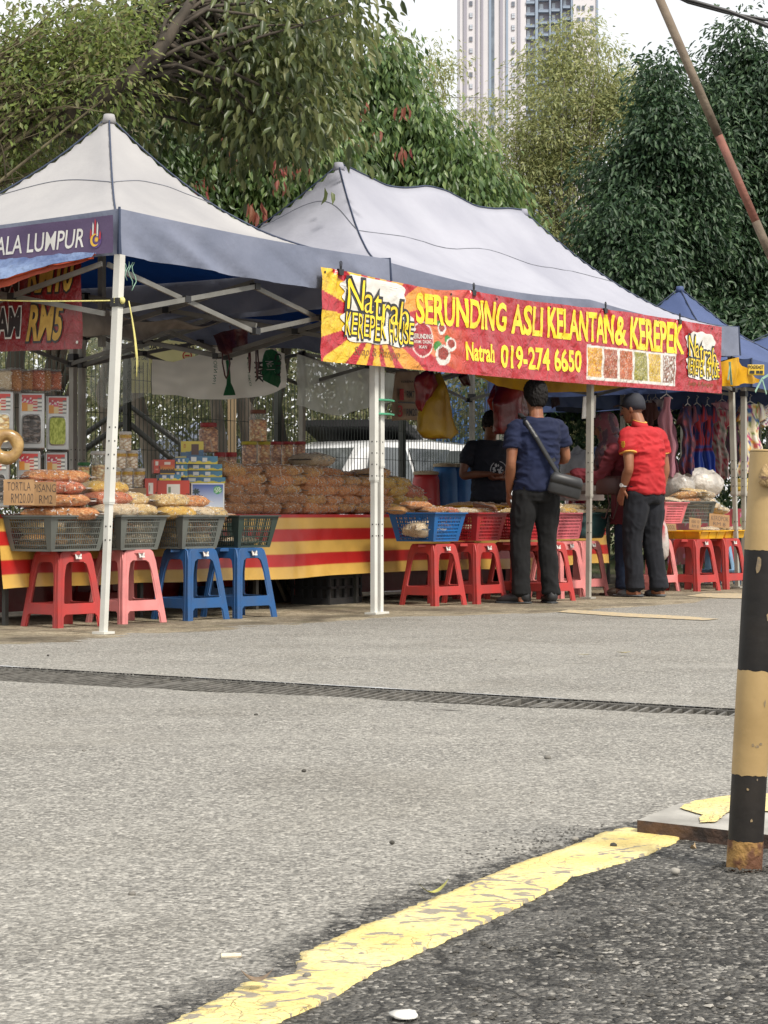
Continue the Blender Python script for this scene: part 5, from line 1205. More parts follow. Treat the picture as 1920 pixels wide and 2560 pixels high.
grid('sheet',80,1,lambda a_,b_:((a_-.5)*1.9,.03*math.sin(a_*120),1.7+1.4*b_),None,mat('zinc_blue',(.10,.20,.45),.5,(.14,.26,.5),3),hz,smooth=False)
for x in (-.9,.9): mb=MB(); mb.bar((x,.06,0),(x,.06,3.1),.07,.07); mb.build('post',ALU2,hz)
# slanted pole and cables
sp_=thing('slanted_pole','rusty slanted steel pole with faded red bands crossing the upper right corner','pole',(0,0,0)); dP=6.
pa=P_(1648,-5,dP); pb=P_(1919,622,dP); dv=(pb-pa)/(pb-pa).length; k0=(0-pa.z)/dv.z
ft=pa+dv*k0
PR=[mat('pole_rust',(.085,.058,.04),.8,(.19,.15,.11),9,bump=.5,bscale=40),mat('pole_red',(.26,.10,.075),.8,(.16,.075,.055),12,bump=.4,bscale=40)]
cuts=[-1.2,.0,.45,.73,.84,1.05,k0]
import itertools
for i,(a_,b_) in enumerate(zip(cuts[:-1],cuts[1:])):
    mb=MB(); r_=[.0155,.0148,.0172,.0148,.0172,.0148][i%6]; r_=.0125+(.0008 if i%2 else 0); mb.tube([pa+dv*a_,pa+dv*b_],r_,14); mb.build('pole_section',PR[1] if i in(2,4) else PR[0],sp_,smooth=True)
cb=thing('overhead_cable','bundle of black overhead cables in the top right corner','cable',(0,0,0))
for j,(o1,o2) in enumerate(((0,0),(8,5),(14,16))):
    mb=MB(); mb.tube([P_(1500-o1,-120,8)+Vector((0,0,0)),P_(1640,-40+o1*.5,8),P_(1720,0+o1*.4,8),P_(1820,28+o2*.3,8),P_(1920,66-o2,8),P_(2060,140,8),P_(2300,230,8)],.0065+.002*(j==0),6); mb.build('cable',BLKP,cb,smooth=True)
# ======================= STALL FURNITURE =======================
def stool_meshes():
    """panel outline with a rounded window, feet below the stretcher; local x across, z up"""
    H_=.47; wb=.185; wt=.125
    hw=lambda z: wb+(wt-wb)*z/H_
    outer=[(-hw(0),0),(-hw(.2),.2),(-hw(.40),.40),(-hw(.45)+.012,.455),(-hw(.46)+.03,H_),(hw(.46)-.03,H_),(hw(.45)-.012,.455),(hw(.40),.40),(hw(.2),.2),(hw(0),0),(hw(0)-.045,0),(hw(.06)-.045,.065),(hw(.08)-.06,.082),(-hw(.08)+.06,.082),(-hw(.06)+.045,.065),(-hw(0)+.045,0)]
    iz0,iz1=.145,.405; q=.043
    inner=[(-hw(iz0)+q,iz0+.012),(-hw(.3)+q,.3),(-hw(iz1)+q,iz1-.05),(-hw(iz1)+q+.012,iz1-.015),(-hw(iz1)+q+.035,iz1),(hw(iz1)-q-.035,iz1),(hw(iz1)-q-.012,iz1-.015),(hw(iz1)-q,iz1-.05),(hw(.3)-q,.3),(hw(iz0)-q,iz0+.012),(hw(iz0)-q-.01,iz0),(-hw(iz0)+q+.01,iz0)]
    cu=bpy.data.curves.new('p','CURVE'); cu.dimensions='2D'; cu.fill_mode='BOTH'; cu.extrude=.005; cu.bevel_depth=.0025; cu.bevel_resolution=0
    for pl in (outer,inner):
        sp=cu.splines.new('POLY'); sp.points.add(len(pl)-1); sp.use_cyclic_u=True
        for i,(x,z) in enumerate(pl): sp.points[i].co=(x,z,0,1)
    o=bpy.data.objects.new('p',cu); COL.objects.link(o); dg=bpy.context.evaluated_depsgraph_get(); dg.update()
    me=bpy.data.meshes.new_from_object(o.evaluated_get(dg)); bpy.data.objects.remove(o); bpy.data.curves.remove(cu)
    sl=(wb-wt)/H_
    out=[]
    for k in range(4):
        m2=me.copy(); Rm=Matrix.Rotation(PI/2*k,4,'Z')
        for v in m2.vertices:
            x,z,y=v.co.x,v.co.y,v.co.z
            v.co=Rm@Vector((x,-(wb-sl*z)+.004+y,z))
        m2.update(); out.append(m2)
    legs=[]
    for k in range(4):
        mb=MB(); a=PI/4+PI/2*k; c0=Vector((math.cos(a),math.sin(a),0))*(wb*1.414-.020); c1=Vector((math.cos(a),math.sin(a),0))*(wt*1.414-.016); n_=Vector((-c0.y,c0.x,0)).normalized(); r_=c0.normalized()
        pr=[(-.034,-.020),(-.022,.006),(.022,.006),(.034,-.020)]
        b_=[c0+n_*x+r_*y for x,y in pr]; t_=[c1+n_*x*.95+r_*y+Vector((0,0,H_-.012)) for x,y in pr]
        mb.add(b_+t_,[(0,1,5,4),(1,2,6,5),(2,3,7,6),(3,2,1,0),(4,5,6,7),(0,4,7,3)]); legs.append(mb)
    sm_=MB(); sm_.loft([((0,0,H_-.02),(wt*1.38,0,0),(0,wt*1.38,0)),((0,0,H_-.004),(wt*1.36,0,0),(0,wt*1.36,0)),((0,0,H_+.002),(wt*1.25,0,0),(0,wt*1.25,0))],4)
    return out,legs,sm_
_PAN,_LEG,_SEAT=stool_meshes()
def plas(name,c,k=.8): return mat(name,c,.5,tuple(x*k*.85+.02 for x in c),7,bump=.25,bscale=30,spec=.4,bdist=.003)
P_RED=plas('plastic_red',C(196,62,58,.75)); P_PINK=plas('plastic_faded_pink',C(228,140,138,.85)); P_BLUE=plas('plastic_blue',C(38,92,150,.75)); P_LB=plas('plastic_pale_blue',C(140,180,215,.8)); P_GRY=plas('plastic_grey',C(118,122,116,.7)); P_GRN=plas('plastic_dark_green',C(52,72,64,.7)); P_BB=plas('plastic_bright_blue',C(25,105,175,.85)); P_RB=plas('plastic_basket_red',C(185,40,48,.8)); P_PB=plas('plastic_basket_pink',C(225,120,130,.85)); P_YEL=plas('plastic_yellow',C(245,185,20,.85)); P_TEAL=plas('plastic_teal',C(50,88,88,.75)); P_BLK=plas('plastic_black',(.02,.02,.021)); P_BLUED=plas('plastic_blue_shade',C(26,82,150,.8))
def make_stool(m_,lab,loc,rz):
    t=thing('stool',lab,'stool',loc,rz,'plastic stools carrying the baskets and trays')
    for me in _PAN:
        me2=me.copy(); me2.materials.clear(); me2.materials.append(m_); o=bpy.data.objects.new('side_panel',me2); COL.objects.link(o); o.parent=t
    for l in _LEG: l.build('leg',m_,t)
    _SEAT.build('seat',m_,t); 
    mb=MB(); mb.box((.0,-.158,.438),(.048,.0025,.032),rot=Matrix.Rotation(-.127,3,'X')); mb.build('price_sticker',mat('sticker',(.62,.60,.56),.5,(.25,.2,.2),60,lo=.45,hi=.5),t)
    return t
stools={}
def stool(m_,lab,px,py,da=0,h=None):
    """near corner foot at a photo point"""
    p=G(px,py); c=Vector((p.x+.0,p.y+.262,0)); 
    key=m_.name
    if key in stools:
        t=copytree(stools[key]); t.location=c; t.rotation_euler=(0,0,ANG+da); t['label']=lab
    else:
        t=make_stool(m_,lab,c,ANG+da); stools[key]=t
    return t
DA=R(-9)
stool(P_RED,'red plastic stool under the leftmost grey basket',140,1571,DA)
stool(P_RED,'second red stool half hidden behind the left tent leg',250,1535,DA)
stool(P_PINK,'faded pink plastic stool just right of the left tent leg',302,1561,DA)
stool(P_BLUE,'blue plastic stool under the third grey basket',466,1553,DA)
stool(P_BLUE,'blue plastic stool under the dark green basket, rightmost of the blue ones in front',590,1547,DA)
stool(P_BLUE,'blue plastic stool standing behind the other two blue ones',520,1520,DA)
stool(P_RED,'red plastic stool under the bright blue basket',1085,1516,DA)
stool(P_RED,'red plastic stool under the red basket',1190,1511,DA)
stool(P_RED,'red plastic stool behind the left leg of the man in navy',1296,1502,DA)
stool(P_RED,'red plastic stool tucked behind the red-basket stool',1140,1498,DA)
stool(P_RED,'red plastic stool between the legs of the man in navy',1365,1505,DA)
stool(P_PINK,'faded pink stool seen right of the man in navy',1400,1497,DA)
stool(P_PINK,'faded pink stool behind the tent leg beside the woman',1456,1492,DA)
stool(P_PINK,'faded pink stool behind the legs of the man in red',1640,1480,DA)
stool(P_RED,'red plastic stool under the left end of the yellow trays',1742,1479,DA)
stool(P_RED,'red plastic stool under the right end of the yellow trays',1815,1474,DA)
stool(P_LB,'pale blue plastic stool beside the right tent leg',1868,1466,DA)
stool(P_LB,'pale blue plastic stool behind the red ones under the yellow trays',1790,1462,DA)
# ---- snack bags
SNK=[snackmat('crisps_brown',C(255,225,165),C(235,170,85),C(200,120,50)),snackmat('crisps_orange',C(255,215,160),C(240,155,80),C(205,105,50)),snackmat('crisps_pale',C(255,245,205),C(245,215,145),C(220,170,95)),snackmat('crisps_dark',C(240,190,135),C(205,135,75),C(150,90,50)),snackmat('crisps_cream',C(255,248,230),C(245,228,190),C(220,190,145)),snackmat('crisps_yellow',C(255,235,150),C(250,205,90),C(225,160,60)),snackmat('crisps_red',C(250,190,150),C(230,120,85),C(190,80,55))]
SNAME=['brown','orange','pale gold','dark brown','cream','yellow','reddish']
FILM=filmmat('clear_film',(.75,.74,.72),.42,.12,.8,16)
GLINT=mat('film_glint_flap',(.93,.91,.87),.10,(.88,.84,.78),9,coat=1,trans=.3)  # near-white tone of the flaps that imitate glints on the film
BAGM={}
def bagmesh(mi,var):
    if (mi,var) in BAGM: return BAGM[(mi,var)]
    mb=MB(); n_=24; rings=[]; vs_=[]; NR=21
    def sf(u,t,lift=1.):
        r=max(.015,(1-abs(u)**6))**.5; y=math.cos(t); z=math.sin(t)
        y=math.copysign(abs(y)**.75,y); z=math.copysign(abs(z)**.9,z)
        w=.5*(.80+.2*r); h=.5*r
        q=Vector((u*.43,y*w*.98,z*h))
        dn=(1+.11*noise.noise(q*5+Vector((var*9,mi*5,0)))+.096*(1-2*abs(noise.noise(q*11+Vector((var,mi,0))))))*lift
        return Vector((q.x*(1+.06*noise.noise(Vector((y*3,z*3,var)))),q.y*dn,q.z*dn))
    for i in range(NR):
        for k in range(n_): vs_.append(sf(-1+2*i/(NR-1),2*PI*k/n_))
    f=[(i*n_+k,i*n_+(k+1)%n_,(i+1)*n_+(k+1)%n_,(i+1)*n_+k) for i in range(NR-1) for k in range(n_)]
    mb.add(vs_,f)
    for sg in (-1,1):
        pts=[]; 
        for i in range(4):
            for k in range(13):
                yy=-.5+k/12; pts.append((sg*(.42+.028*i+.01*math.sin(k*2.1+var)),yy*(.92+.05*i),.05*math.sin(k*1.7+i+var)*(.3+i*.35)))
        mb.add(pts,[(i*13+k,i*13+k+1,(i+1)*13+k+1,(i+1)*13+k) for i in range(3) for k in range(12)],1)
    rr_=random.Random(var*31+mi)
    for _ in range(64):  # small white flaps raised off the film, standing in for its highlights
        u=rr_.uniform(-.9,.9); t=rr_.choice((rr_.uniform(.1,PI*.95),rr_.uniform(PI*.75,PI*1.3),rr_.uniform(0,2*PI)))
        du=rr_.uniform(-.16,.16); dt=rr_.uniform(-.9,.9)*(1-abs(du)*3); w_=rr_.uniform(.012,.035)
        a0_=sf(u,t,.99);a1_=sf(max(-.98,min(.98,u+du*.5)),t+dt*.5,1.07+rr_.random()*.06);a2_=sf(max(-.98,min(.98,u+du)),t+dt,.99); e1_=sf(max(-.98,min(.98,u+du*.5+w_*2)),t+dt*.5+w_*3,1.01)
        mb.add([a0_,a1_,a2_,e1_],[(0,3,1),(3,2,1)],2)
    me=bpy.data.meshes.new('snack_bag'); me.from_pydata(mb.v,[],mb.f); me.materials.append(SNK[mi]); me.materials.append(FILM); me.materials.append(GLINT); me.polygons.foreach_set('material_index',mb.m); me.polygons.foreach_set('use_smooth',[True]*len(mb.f)); me.update()
    BAGM[(mi,var)]=me; return me
def bag(mi,lab,loc,dim,rz=ANG,tilt=(0,0),group=None,cat='snack bag'):
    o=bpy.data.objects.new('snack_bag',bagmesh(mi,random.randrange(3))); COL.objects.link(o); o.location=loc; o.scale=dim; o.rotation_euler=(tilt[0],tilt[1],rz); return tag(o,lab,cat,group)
ORD=['first','second','third','fourth','fifth','sixth','seventh','eighth','ninth','tenth','eleventh','twelfth','thirteenth']
# ---- table, cloth
TT=1.0; TZ=.70
SA=.12; SB=8.05
tb=thing('trestle_table','long trestle table hidden under the red and yellow striped cloth','table',S(0,0),ANG)
mb=MB(); mb.box(((SA+SB)/2,TT+.46,TZ-.022),(SB-SA-.06,.88,.03)); mb.build('table_top',mat('ply',(.3,.22,.13),.7),tb)
for s in [SA+.2+i*1.28 for i in range(7)]:
    for t in (TT+.12,TT+.8): mb=MB(); mb.bar((s,t,0),(s,t,TZ-.04),.03,.03); mb.build('leg',HRM,tb)
zc0=.235
def cloth_col(a_,b_):
    z=zc0+(TZ-zc0)*b_; i=(z-zc0)/(.465/5.15); n_=.94+.06*noise.noise(Vector((a_*30,b_*4,0)))
    y_=C(238,190,95,.9); r_=C(205,42,38,.85); k=int(i)
    c=y_ if k%2==0 else r_
    if i>4.92: c=r_
    return tuple(x*n_ for x in c)
def cloth_pos(a_,b_):
    s=SA+(SB-SA)*a_; z=zc0+(TZ-zc0)*b_+.008*math.sin(s*1.7)*(1-b_)+ (.012*noise.noise(Vector((s*1.5,0,0))))*(1-b_)
    if abs(a_-.30)<.002: z+=0
    f=.035*(1-b_)+.022*(1-b_)*math.sin(s*4.1+1.3*math.sin(s*2.3))+.012*noise.noise(Vector((s*7,b_*2,0)))*(1-b_*.6)
    return (s,TT-.01-f,z)
CLM=vmat('striped_vinyl',.4,.35,9,coat=.15,grime=.18)
cl0=thing('tablecloth','red and yellow striped plastic tablecloth hanging to just above the ground','tablecloth',S(0,0),ANG)
grid('front_drop',700,46,cloth_pos,cloth_col,CLM,cl0)
grid('top_sheet',60,6,lambda a_,b_:(SA+(SB-SA)*a_,TT-.012+.92*b_,TZ+.002),lambda a_,b_:C(190,38,38,.8),CLM,cl0)
grid('added_shade_drop',40,6,lambda a_,b_:(SA+(SB-SA)*a_,TT+.91+.01*math.sin(a_*60),.03+.67*b_),lambda a_,b_:C(150,34,32,.7),CLM,cl0)  # unseen rear drop, added to keep the space under the table dark
def sideflap(a_,b_): z=zc0+(TZ-zc0)*b_; return (SA-.01-.03*(1-b_)+.012*math.sin(a_*9),TT-.01+.9*a_,z)
grid('side_drop',20,40,sideflap,lambda a_,b_:cloth_col(.0,b_),CLM,cl0)
# crates under the table
def crate(lab,px,py,wd,dp,h,m_,da=0):
    p=G(px,py); t=thing('plastic_crate',lab,'crate',(p.x,p.y+.2,0),ANG+da)
    for sgn,ax in ((-1,0),(1,0),(-1,1),(1,1)):
        mb=MB(); Lh=(wd if ax==0 else dp)/2; off=(dp if ax==0 else wd)/2*sgn
        Q=(lambda u,z,th=0: (u,off+th,z)) if ax==0 else (lambda u,z,th=0: (off+th,u,z))
        def b_(u0,u1,z0,z1):
            c=Q((u0+u1)/2,(z0+z1)/2); mb.box(c,((u1-u0),.012,z1-z0) if ax==0 else (.012,(u1-u0),z1-z0))
        b_(-Lh,Lh,0,.05); b_(-Lh,Lh,h-.06,h); 
        for i in range(5): u=-Lh+2*Lh*i/4; b_(max(-Lh,u-.02),min(Lh,u+.02),.05,h-.06)
        b_(-Lh,Lh,h*.5-.01,h*.5+.01)
        mb.build('side_panel',m_,t)
    mb=MB(); mb.box((0,0,.012),(wd-.02,dp-.02,.012)); mb.build('base',m_,t)
    mb=MB(); mb.box((0,0,h*.45),(wd-.04,dp-.04,h*.8)); mb.build('contents',mat('crate_fill',(.03,.028,.025),.8),t); return t
crate('black slatted crate on the ground under the table beside the blue stools',665,1507,.40,.30,.24,P_BLK)
crate('dark grey crate on the ground under the middle of the table',815,1511,.50,.34,.26,P_BLK,R(5))
for i,(px,py,dx) in enumerate(((715,1508,.1),(735,1505,.12),(905,1500,.1))):
    p=G(px,py); mb=MB(); mb.bar((p.x,p.y,.02),(p.x-dx*1.2,p.y+.05,.28),.022,.022); tag(mb.build('wooden_stick',mat('stick',(.16,.13,.09),.8)),['leaning stick right of the black crate under the table','thin leaning stick beside the other stick under the table','short stick leaning by the dark grey crate'][i],'stick')
p=G(985,1480); mb=MB(); mb.loft([((0,0,.002),(.1,0,0),(0,.05,0)),((0.02,0,.02),(.07,0,0),(0,.04,0)),((.0,0,.03),(.03,0,0),(0,.02,0))],12); mb.v=[tuple(Vector(v)*(1+.3*noise.noise(Vector(v)*25))) for v in mb.v]; tag(mb.build('plastic_bag_scrap',WP,loc=p),'white scrap of plastic on the ground under the table','litter')
# ---- baskets
def basket(lab,px,t_,ln,dp,z0,h,m_,square=False,fill=None,da=0,solid=False,s=None):
    s=s if s is not None else sx(px,t_)
    T=thing('basket',lab,'basket',S(s,t_,z0),ANG+da,'plastic baskets of snacks on stools')
    # local: near corner at origin, x along the row, y into the stall; walls lean outwards to the rim
    tp=.045
    def C4(z): k=tp*(1-z/h); return [(k,k,z),(ln-k,k,z),(ln-k,dp-k,z),(k,dp-k,z)]
    b_=C4(0);t4=C4(h)
    if solid:
        mb=MB(); rr=[]
        for zf,of in ((0,.01),(.01,0),(h*.33,-.004),(h*.34,.003),(h*.66,-.004),(h*.67,.003),(h,0)):
            k=tp*(1-zf/h)+of; cx_,cy_=ln/2,dp/2; rr.append(((cx_,cy_,zf),(ln/2-k,0,0),(0,dp/2-k,0)))
        n_=40; vs_=[]
        for c,a_,bb in rr:
            for k in range(n_):
                q=2*PI*k/n_; sq=(abs(math.cos(q))**6+abs(math.sin(q))**6)**(-1/6); vs_.append((c[0]+a_[0]*math.cos(q)*sq*.97,c[1]+bb[1]*math.sin(q)*sq*.97,c[2]))
        f=[(i*n_+k,i*n_+(k+1)%n_,(i+1)*n_+(k+1)%n_,(i+1)*n_+k) for i in range(len(rr)-1) for k in range(n_)]+[tuple(range(n_-1,-1,-1))]
        mb.add(vs_,f); mb.build('tub_wall',m_,T,smooth=True)
    else:
        for i in range(4):
            j=(i+1)%4; A0,B0,A1,B1=Vector(b_[i]),Vector(b_[j]),Vector(t4[i]),Vector(t4[j]); Lw=(B1-A1).length
            mb=MB(); nv_=int(Lw/(.024 if square else .0195)); nh=8 if square else 6
            for k in range(1,nv_):
                u=k/nv_; mb.bar(A0.lerp(B0,u),A1.lerp(B1,u),.0085 if square else .0048,.004)
            for k in range(1,nh):
                v=k/nh; mb.bar(A0.lerp(A1,v),B0.lerp(B1,v),.004,.010 if square else .0055)
            mb.bar(A0.lerp(A1,.02),B0.lerp(B1,.02),.006,.014); mb.bar(A0.lerp(A1,.95),B0.lerp(B1,.95),.006,.018)
            mb.build('lattice_wall',m_,T)
            # solid flared corner
            prv=(i-1)%4; Cc0,Cc1=A0,A1; da_=(B1-A1).normalized(); db_=(Vector(t4[prv])-A1).normalized(); wc=.062
            o_=(Vector((ln/2,dp/2,0))-A1); o_.z=0; o_=-o_.normalized()*.004
            mb=MB(); mb.add([Cc0+da_*.034+o_,Cc0+db_*.034+o_,Cc0+o_*1.5,Cc1+da_*wc+o_,Cc1+db_*wc+o_,Cc1+o_*1.5],[(2,0,3,5),(1,2,5,4)]); mb.build('corner',m_,T)
        mb=MB(); mb.box((ln/2,dp/2,.004),(ln-2*tp,dp-2*tp,.006)); mb.build('base',m_,T)
    rim=MB(); k=.008
    c4=[(-k,-k),(ln+k,-k),(ln+k,dp+k),(-k,dp+k)]
    for i in range(4):
        a_,c_=c4[i],c4[(i+1)%4]; d=Vector((c_[0]-a_[0],c_[1]-a_[1],0)).normalized()*.006
        rim.bar((a_[0]-d.x,a_[1]-d.y,h),(c_[0]+d.x,c_[1]+d.y,h),.018,.010)
    rim.build('rim',m_,T)
    M4=Matrix.Translation(S(s,t_,z0))@Matrix.Rotation(ANG+da,4,'Z')
    T['_s']=s; return T,M4
BZ=.475; BH=.215
def fillb(M4,ln,dp,n_,mis,labf,dim=(.24,.19,.07),z0=.04,nz_=3,top=None,rzr=.5):
    i=0
    for l in range(nz_):
        for k in range(n_):
            x=(k+.5)/n_*(ln-.06)+.03; y=dp*.5
            p=M4@Vector((x,y,z0+l*dim[2]*.85)); mi=random.choice(mis)
            bag(mi,labf(i,mi,l,k),p,(dim[0]*random.uniform(.9,1.1),dim[1]*random.uniform(.9,1.1),dim[2]*random.uniform(.9,1.2)),ANG+random.uniform(-rzr,rzr)); i+=1
WH3=['at the left','at the right']
# left group, front edge t about .56
t_b=.58
T,M=basket('grey lattice basket at the far left, holding long orange flat packs',128,t_b,.52,.42,BZ,BH,P_GRY)
fillb(M,.52,.42,2,[1,4,0,2],lambda i,mi,l,k:f'{SNAME[mi]} snack bag inside the leftmost grey basket, {["bottom","middle"][l]} layer {WH3[k]}',(.215,.27,.095),.06,2,rzr=.08)
for l,(z,mi,dx,ln_) in enumerate(((.245,1,.20,.56),(.325,1,.16,.52),(.405,6,.15,.50),(.475,1,.24,.46))):
    bag(mi,['long orange flat pack at the bottom of the stack on the leftmost basket','second long orange flat pack in the stack on the leftmost basket','third long reddish flat pack in the stack on the leftmost basket','topmost long orange flat pack on the leftmost basket, tilted'][l],M@Vector((dx+.06,.17+.03*l,z-.015)),(ln_,.30,.088),ANG-R(48)+R(6*l),group=None)
T,M=basket('grey lattice basket second from the left, just right of the white tent leg',303,t_b,.44,.42,BZ,BH,P_GRY)
fillb(M,.44,.42,2,[4,1,2],lambda i,mi,l,k:f'{SNAME[mi]} snack bag inside the second grey basket, {["bottom","middle"][l]} layer {WH3[k]}',(.175,.27,.095),.06,2,rzr=.08)
for l,(dx,dy,z,mi,a_) in enumerate(((.06,.12,.245,4,.2),(.28,.14,.245,2,-.1),(.1,.22,.325,6,.3),(.3,.24,.32,2,.0),(.16,.3,.395,5,.15))): bag(mi,['cream snack bag spilling over the left rim of the second basket','pale gold snack bag on top of the second basket at the front right','reddish snack bag lying second up on the second basket','pale gold snack bag at the back right on the second basket','yellow snack bag topmost on the second basket'][l],M@Vector((dx,dy,z)),(.32,.24,.09),ANG-R(30)+a_)
T,M=basket('grey lattice basket third from the left on the blue stool',457,t_b-.04,.44,.42,BZ,BH,P_GRY)
fillb(M,.44,.42,2,[2,4,1],lambda i,mi,l,k:f'{SNAME[mi]} snack bag inside the third grey basket, {["bottom","middle"][l]} layer {WH3[k]}',(.175,.27,.095),.06,2,rzr=.08)
for l,(dx,dy,z,mi,a_) in enumerate(((.05,.13,.235,5,.1),(.25,.13,.235,4,0),(.40,.15,.230,2,.2),(.07,.2,.315,2,0),(.27,.2,.31,1,.1))): bag(mi,['yellow snack bag low at the left on the third basket','cream snack bag low in the middle on the third basket','pale gold snack bag low at the right on the third basket','pale gold snack bag in the upper row on the third basket','orange snack bag at the right of the upper row on the third basket'][l],M@Vector((dx,dy,z)),(.29,.24,.085),ANG-R(25)+a_)
T,M=basket('dark green lattice basket showing the striped cloth through it',597,t_b-.08,.44,.40,BZ,BH,P_GRN)
bag(3,'dark brown snack bag peeping over the left rim of the dark green basket',M@Vector((.04,.2,.2)),(.26,.2,.06),ANG)
bag(4,'cream snack bag lying in the bottom of the dark green basket',M@Vector((.22,.2,.04)),(.26,.25,.06),ANG)
# right group
t_r=.30
T,M=basket('bright blue lattice basket on a red stool right of the middle tent leg',1087,t_r,.44,.42,BZ+.02,BH,P_BB,True)
bag(4,'cream snack bag inside the bright blue basket on the left',M@Vector((.1,.18,.09)),(.3,.24,.13),ANG+1.2)
bag(3,'dark brown snack bag inside the bright blue basket on the right',M@Vector((.3,.2,.09)),(.3,.24,.12),ANG+.3)
for l,(dx,dy,z,mi) in enumerate(((.05,.33,.235,0),(.16,.12,.235,3),(.33,.14,.23,6),(.10,.24,.275,1),(.27,.28,.25,2))): bag(mi,['brown snack bag at the back left on the bright blue basket','dark brown snack bag at the front on the bright blue basket','reddish snack bag at the front right on the bright blue basket','orange snack bag across the middle of the bright blue basket','pale gold snack bag at the back of the bright blue basket'][l],M@Vector((dx,dy,z)),(.24,.18,.06),ANG+random.uniform(-.6,.6))
T,M=basket('red lattice basket next to the bright blue one',1194,t_r-.04,.44,.42,BZ+.02,BH,P_RB,True)
for l,(dx,dy,z,mi) in enumerate(((.08,.2,.225,4),(.3,.2,.225,0),(.2,.25,.1,4))): bag(mi,['cream snack bag at the left on the red basket','brown snack bag at the right on the red basket','cream snack bag down inside the red basket'][l],M@Vector((dx,dy,z)),(.27,.2,.06),ANG+random.uniform(-.4,.4))
T,M=basket('red lattice basket hidden behind the man in navy',1310,t_r-.05,.44,.40,BZ+.02,BH,P_RB,True)
bag(2,'pale gold snack bag on the red basket behind the man in navy',M@Vector((.2,.2,.22)),(.3,.2,.07),ANG)
T,M=basket('pink lattice basket between the man in navy and the tent leg',1392,t_r-.02,.50,.40,BZ+.02,BH,P_PB,True)
for l,(dx,dy,z,mi) in enumerate(((.14,.15,.23,2),(.35,.15,.23,5),(.12,.26,.285,2),(.33,.27,.28,4))): bag(mi,['pale gold snack bag low at the left on the pink basket','yellow snack bag low at the right on the pink basket','pale gold snack bag in the upper layer on the pink basket','cream snack bag in the upper layer on the pink basket'][l],M@Vector((dx,dy,z)),(.26,.2,.07),ANG+random.uniform(-.3,.3))
T,M=basket('solid teal tub beside the woman in maroon',1476,t_r-.1,.42,.40,BZ+.02,BH+.0,P_TEAL,solid=True)
bag(4,'cream snack bag in the solid teal tub',M@Vector((.15,.2,.215)),(.27,.22,.07),ANG)
# ---- big pile of snack bags on the table
S0=sx(572,TT); S1=sx(1070,TT); nC=11; dS=(S1-S0)/nC
layN=['bottom','second','third','fourth','top']
for l in range(5):
    for c in range(nC):
        if l==4 and c not in (0,1,2,3,4,8): continue
        if l==3 and c in (10,): continue
        s=S0+dS*(c+.5+(.22 if l%2 else -.1)+random.uniform(-.1,.1)); 
        if s>S1-.05: continue
        mi=random.choice([[0,3,3,1],[0,1,1,0],[1,5,1,6]][min(2,c//4)]) if l<4 else random.choice((3,0,0))
        nm=SNAME[mi]
        bag(mi,f'{nm} crisp bag, {ORD[c]} from left, {layN[l]} layer of the long pile',S(s,TT+.12+random.uniform(-.015,.02),TZ+.045+l*.070),(dS*random.uniform(1.05,1.3),.21,.092*random.uniform(.85,1.2)),ANG+random.uniform(-.16,.16),(random.uniform(-.1,.1),random.uniform(-.08,.08)),'crisp bags piled on the striped cloth')
for c in range(8):
    s=S0+dS*(c*1.3+.5); mi=random.choice((0,1,3)); bag(mi,f'{SNAME[mi]} crisp bag in the back row of the pile, {ORD[c]} from left',S(s,TT+.38,TZ+.30+.02*(c%2)),(dS*1.4,.26,.09),ANG+random.uniform(-.2,.2))
rs=thing('riser','low wooden riser under the back row of jars and bags','shelf',S(0,0),ANG); mb=MB(); mb.box(((S0+S1)/2,TT+.56,TZ+.125),(S1-S0,.45,.24)); mb.build('box',MATS['ply'],rs)
# ---- jars
JC=filmmat('jar_plastic',(.8,.8,.78),.22,.08,.15,5)
def jar(lab,px0,px1,py0,py1,t_,mi,lid,fill=1.,neck=.85,lidh=.14,band=None):
    pc=(px0+px1)/2; s=sx(pc,t_); k=dep(s,t_)/FP; r=(px1-px0)*k/2; z0=zz(py1,s,t_); h=(py1-py0)*k
    t=thing('snack_jar',lab,'jar',S(s,t_,z0),ANG); hb=h*(1-lidh)
    mb=MB(); mb.lathe([(r*.9,.002),(r*.96,.01),(r*.96,hb*fill*.85),(r*(.96 if fill<1 else neck*.95),hb*fill*.97),(r*.3,hb*fill)],18); mb.build('contents',SNK[mi],t,smooth=True)
    mb=MB(); mb.lathe([(r*.95,0),(r,.008),(r,hb*.82),(r*neck,hb*.96),(r*neck,hb)],18); mb.build('clear_wall',JC,t,smooth=True)
    mb=MB(); mb.lathe([(r*neck*1.04,hb-.004),(r*neck*1.08,hb+.004),(r*neck*1.08,h-.004),(r*neck*1.0,h),(.01,h)],18); mb.build('lid',lid,t,smooth=False)
    if band: mb=MB(); mb.lathe([(r*1.01,hb*.74),(r*1.02,hb*.75),(r*1.0,hb*.9),(r*.98,hb*.91)],18); mb.build('label_band',band,t)
    return t
RL=plas('lid_red',C(175,25,30,.8)); YL=plas('lid_yellow',C(215,195,30,.8)); WL=plas('lid_white',(.62,.60,.56)); GLd=plas('lid_green',C(30,110,50,.8)); BL=plas('lid_brown',C(130,70,45,.8)); GB=mat('gold_band',C(215,175,60,.8),.35,C(190,140,40,.8),30)
tj=1.22
for (lab,a) in (('small peanut jar with gold band on top of the jar pyramid',(298,329,1079,1128)),('small peanut jar in the middle row of the pyramid, left one',(285,315,1126,1172)),('small peanut jar in the middle row of the pyramid, right one',(315,345,1126,1172)),('small peanut jar in the bottom row of the pyramid, left one',(271,302,1171,1219)),('small peanut jar in the bottom row of the pyramid, middle one',(303,332,1171,1219)),('small peanut jar in the bottom row of the pyramid, right one',(333,363,1171,1219))):
    jar(lab,*a,tj,4,WL,1,.97,.1,GB)
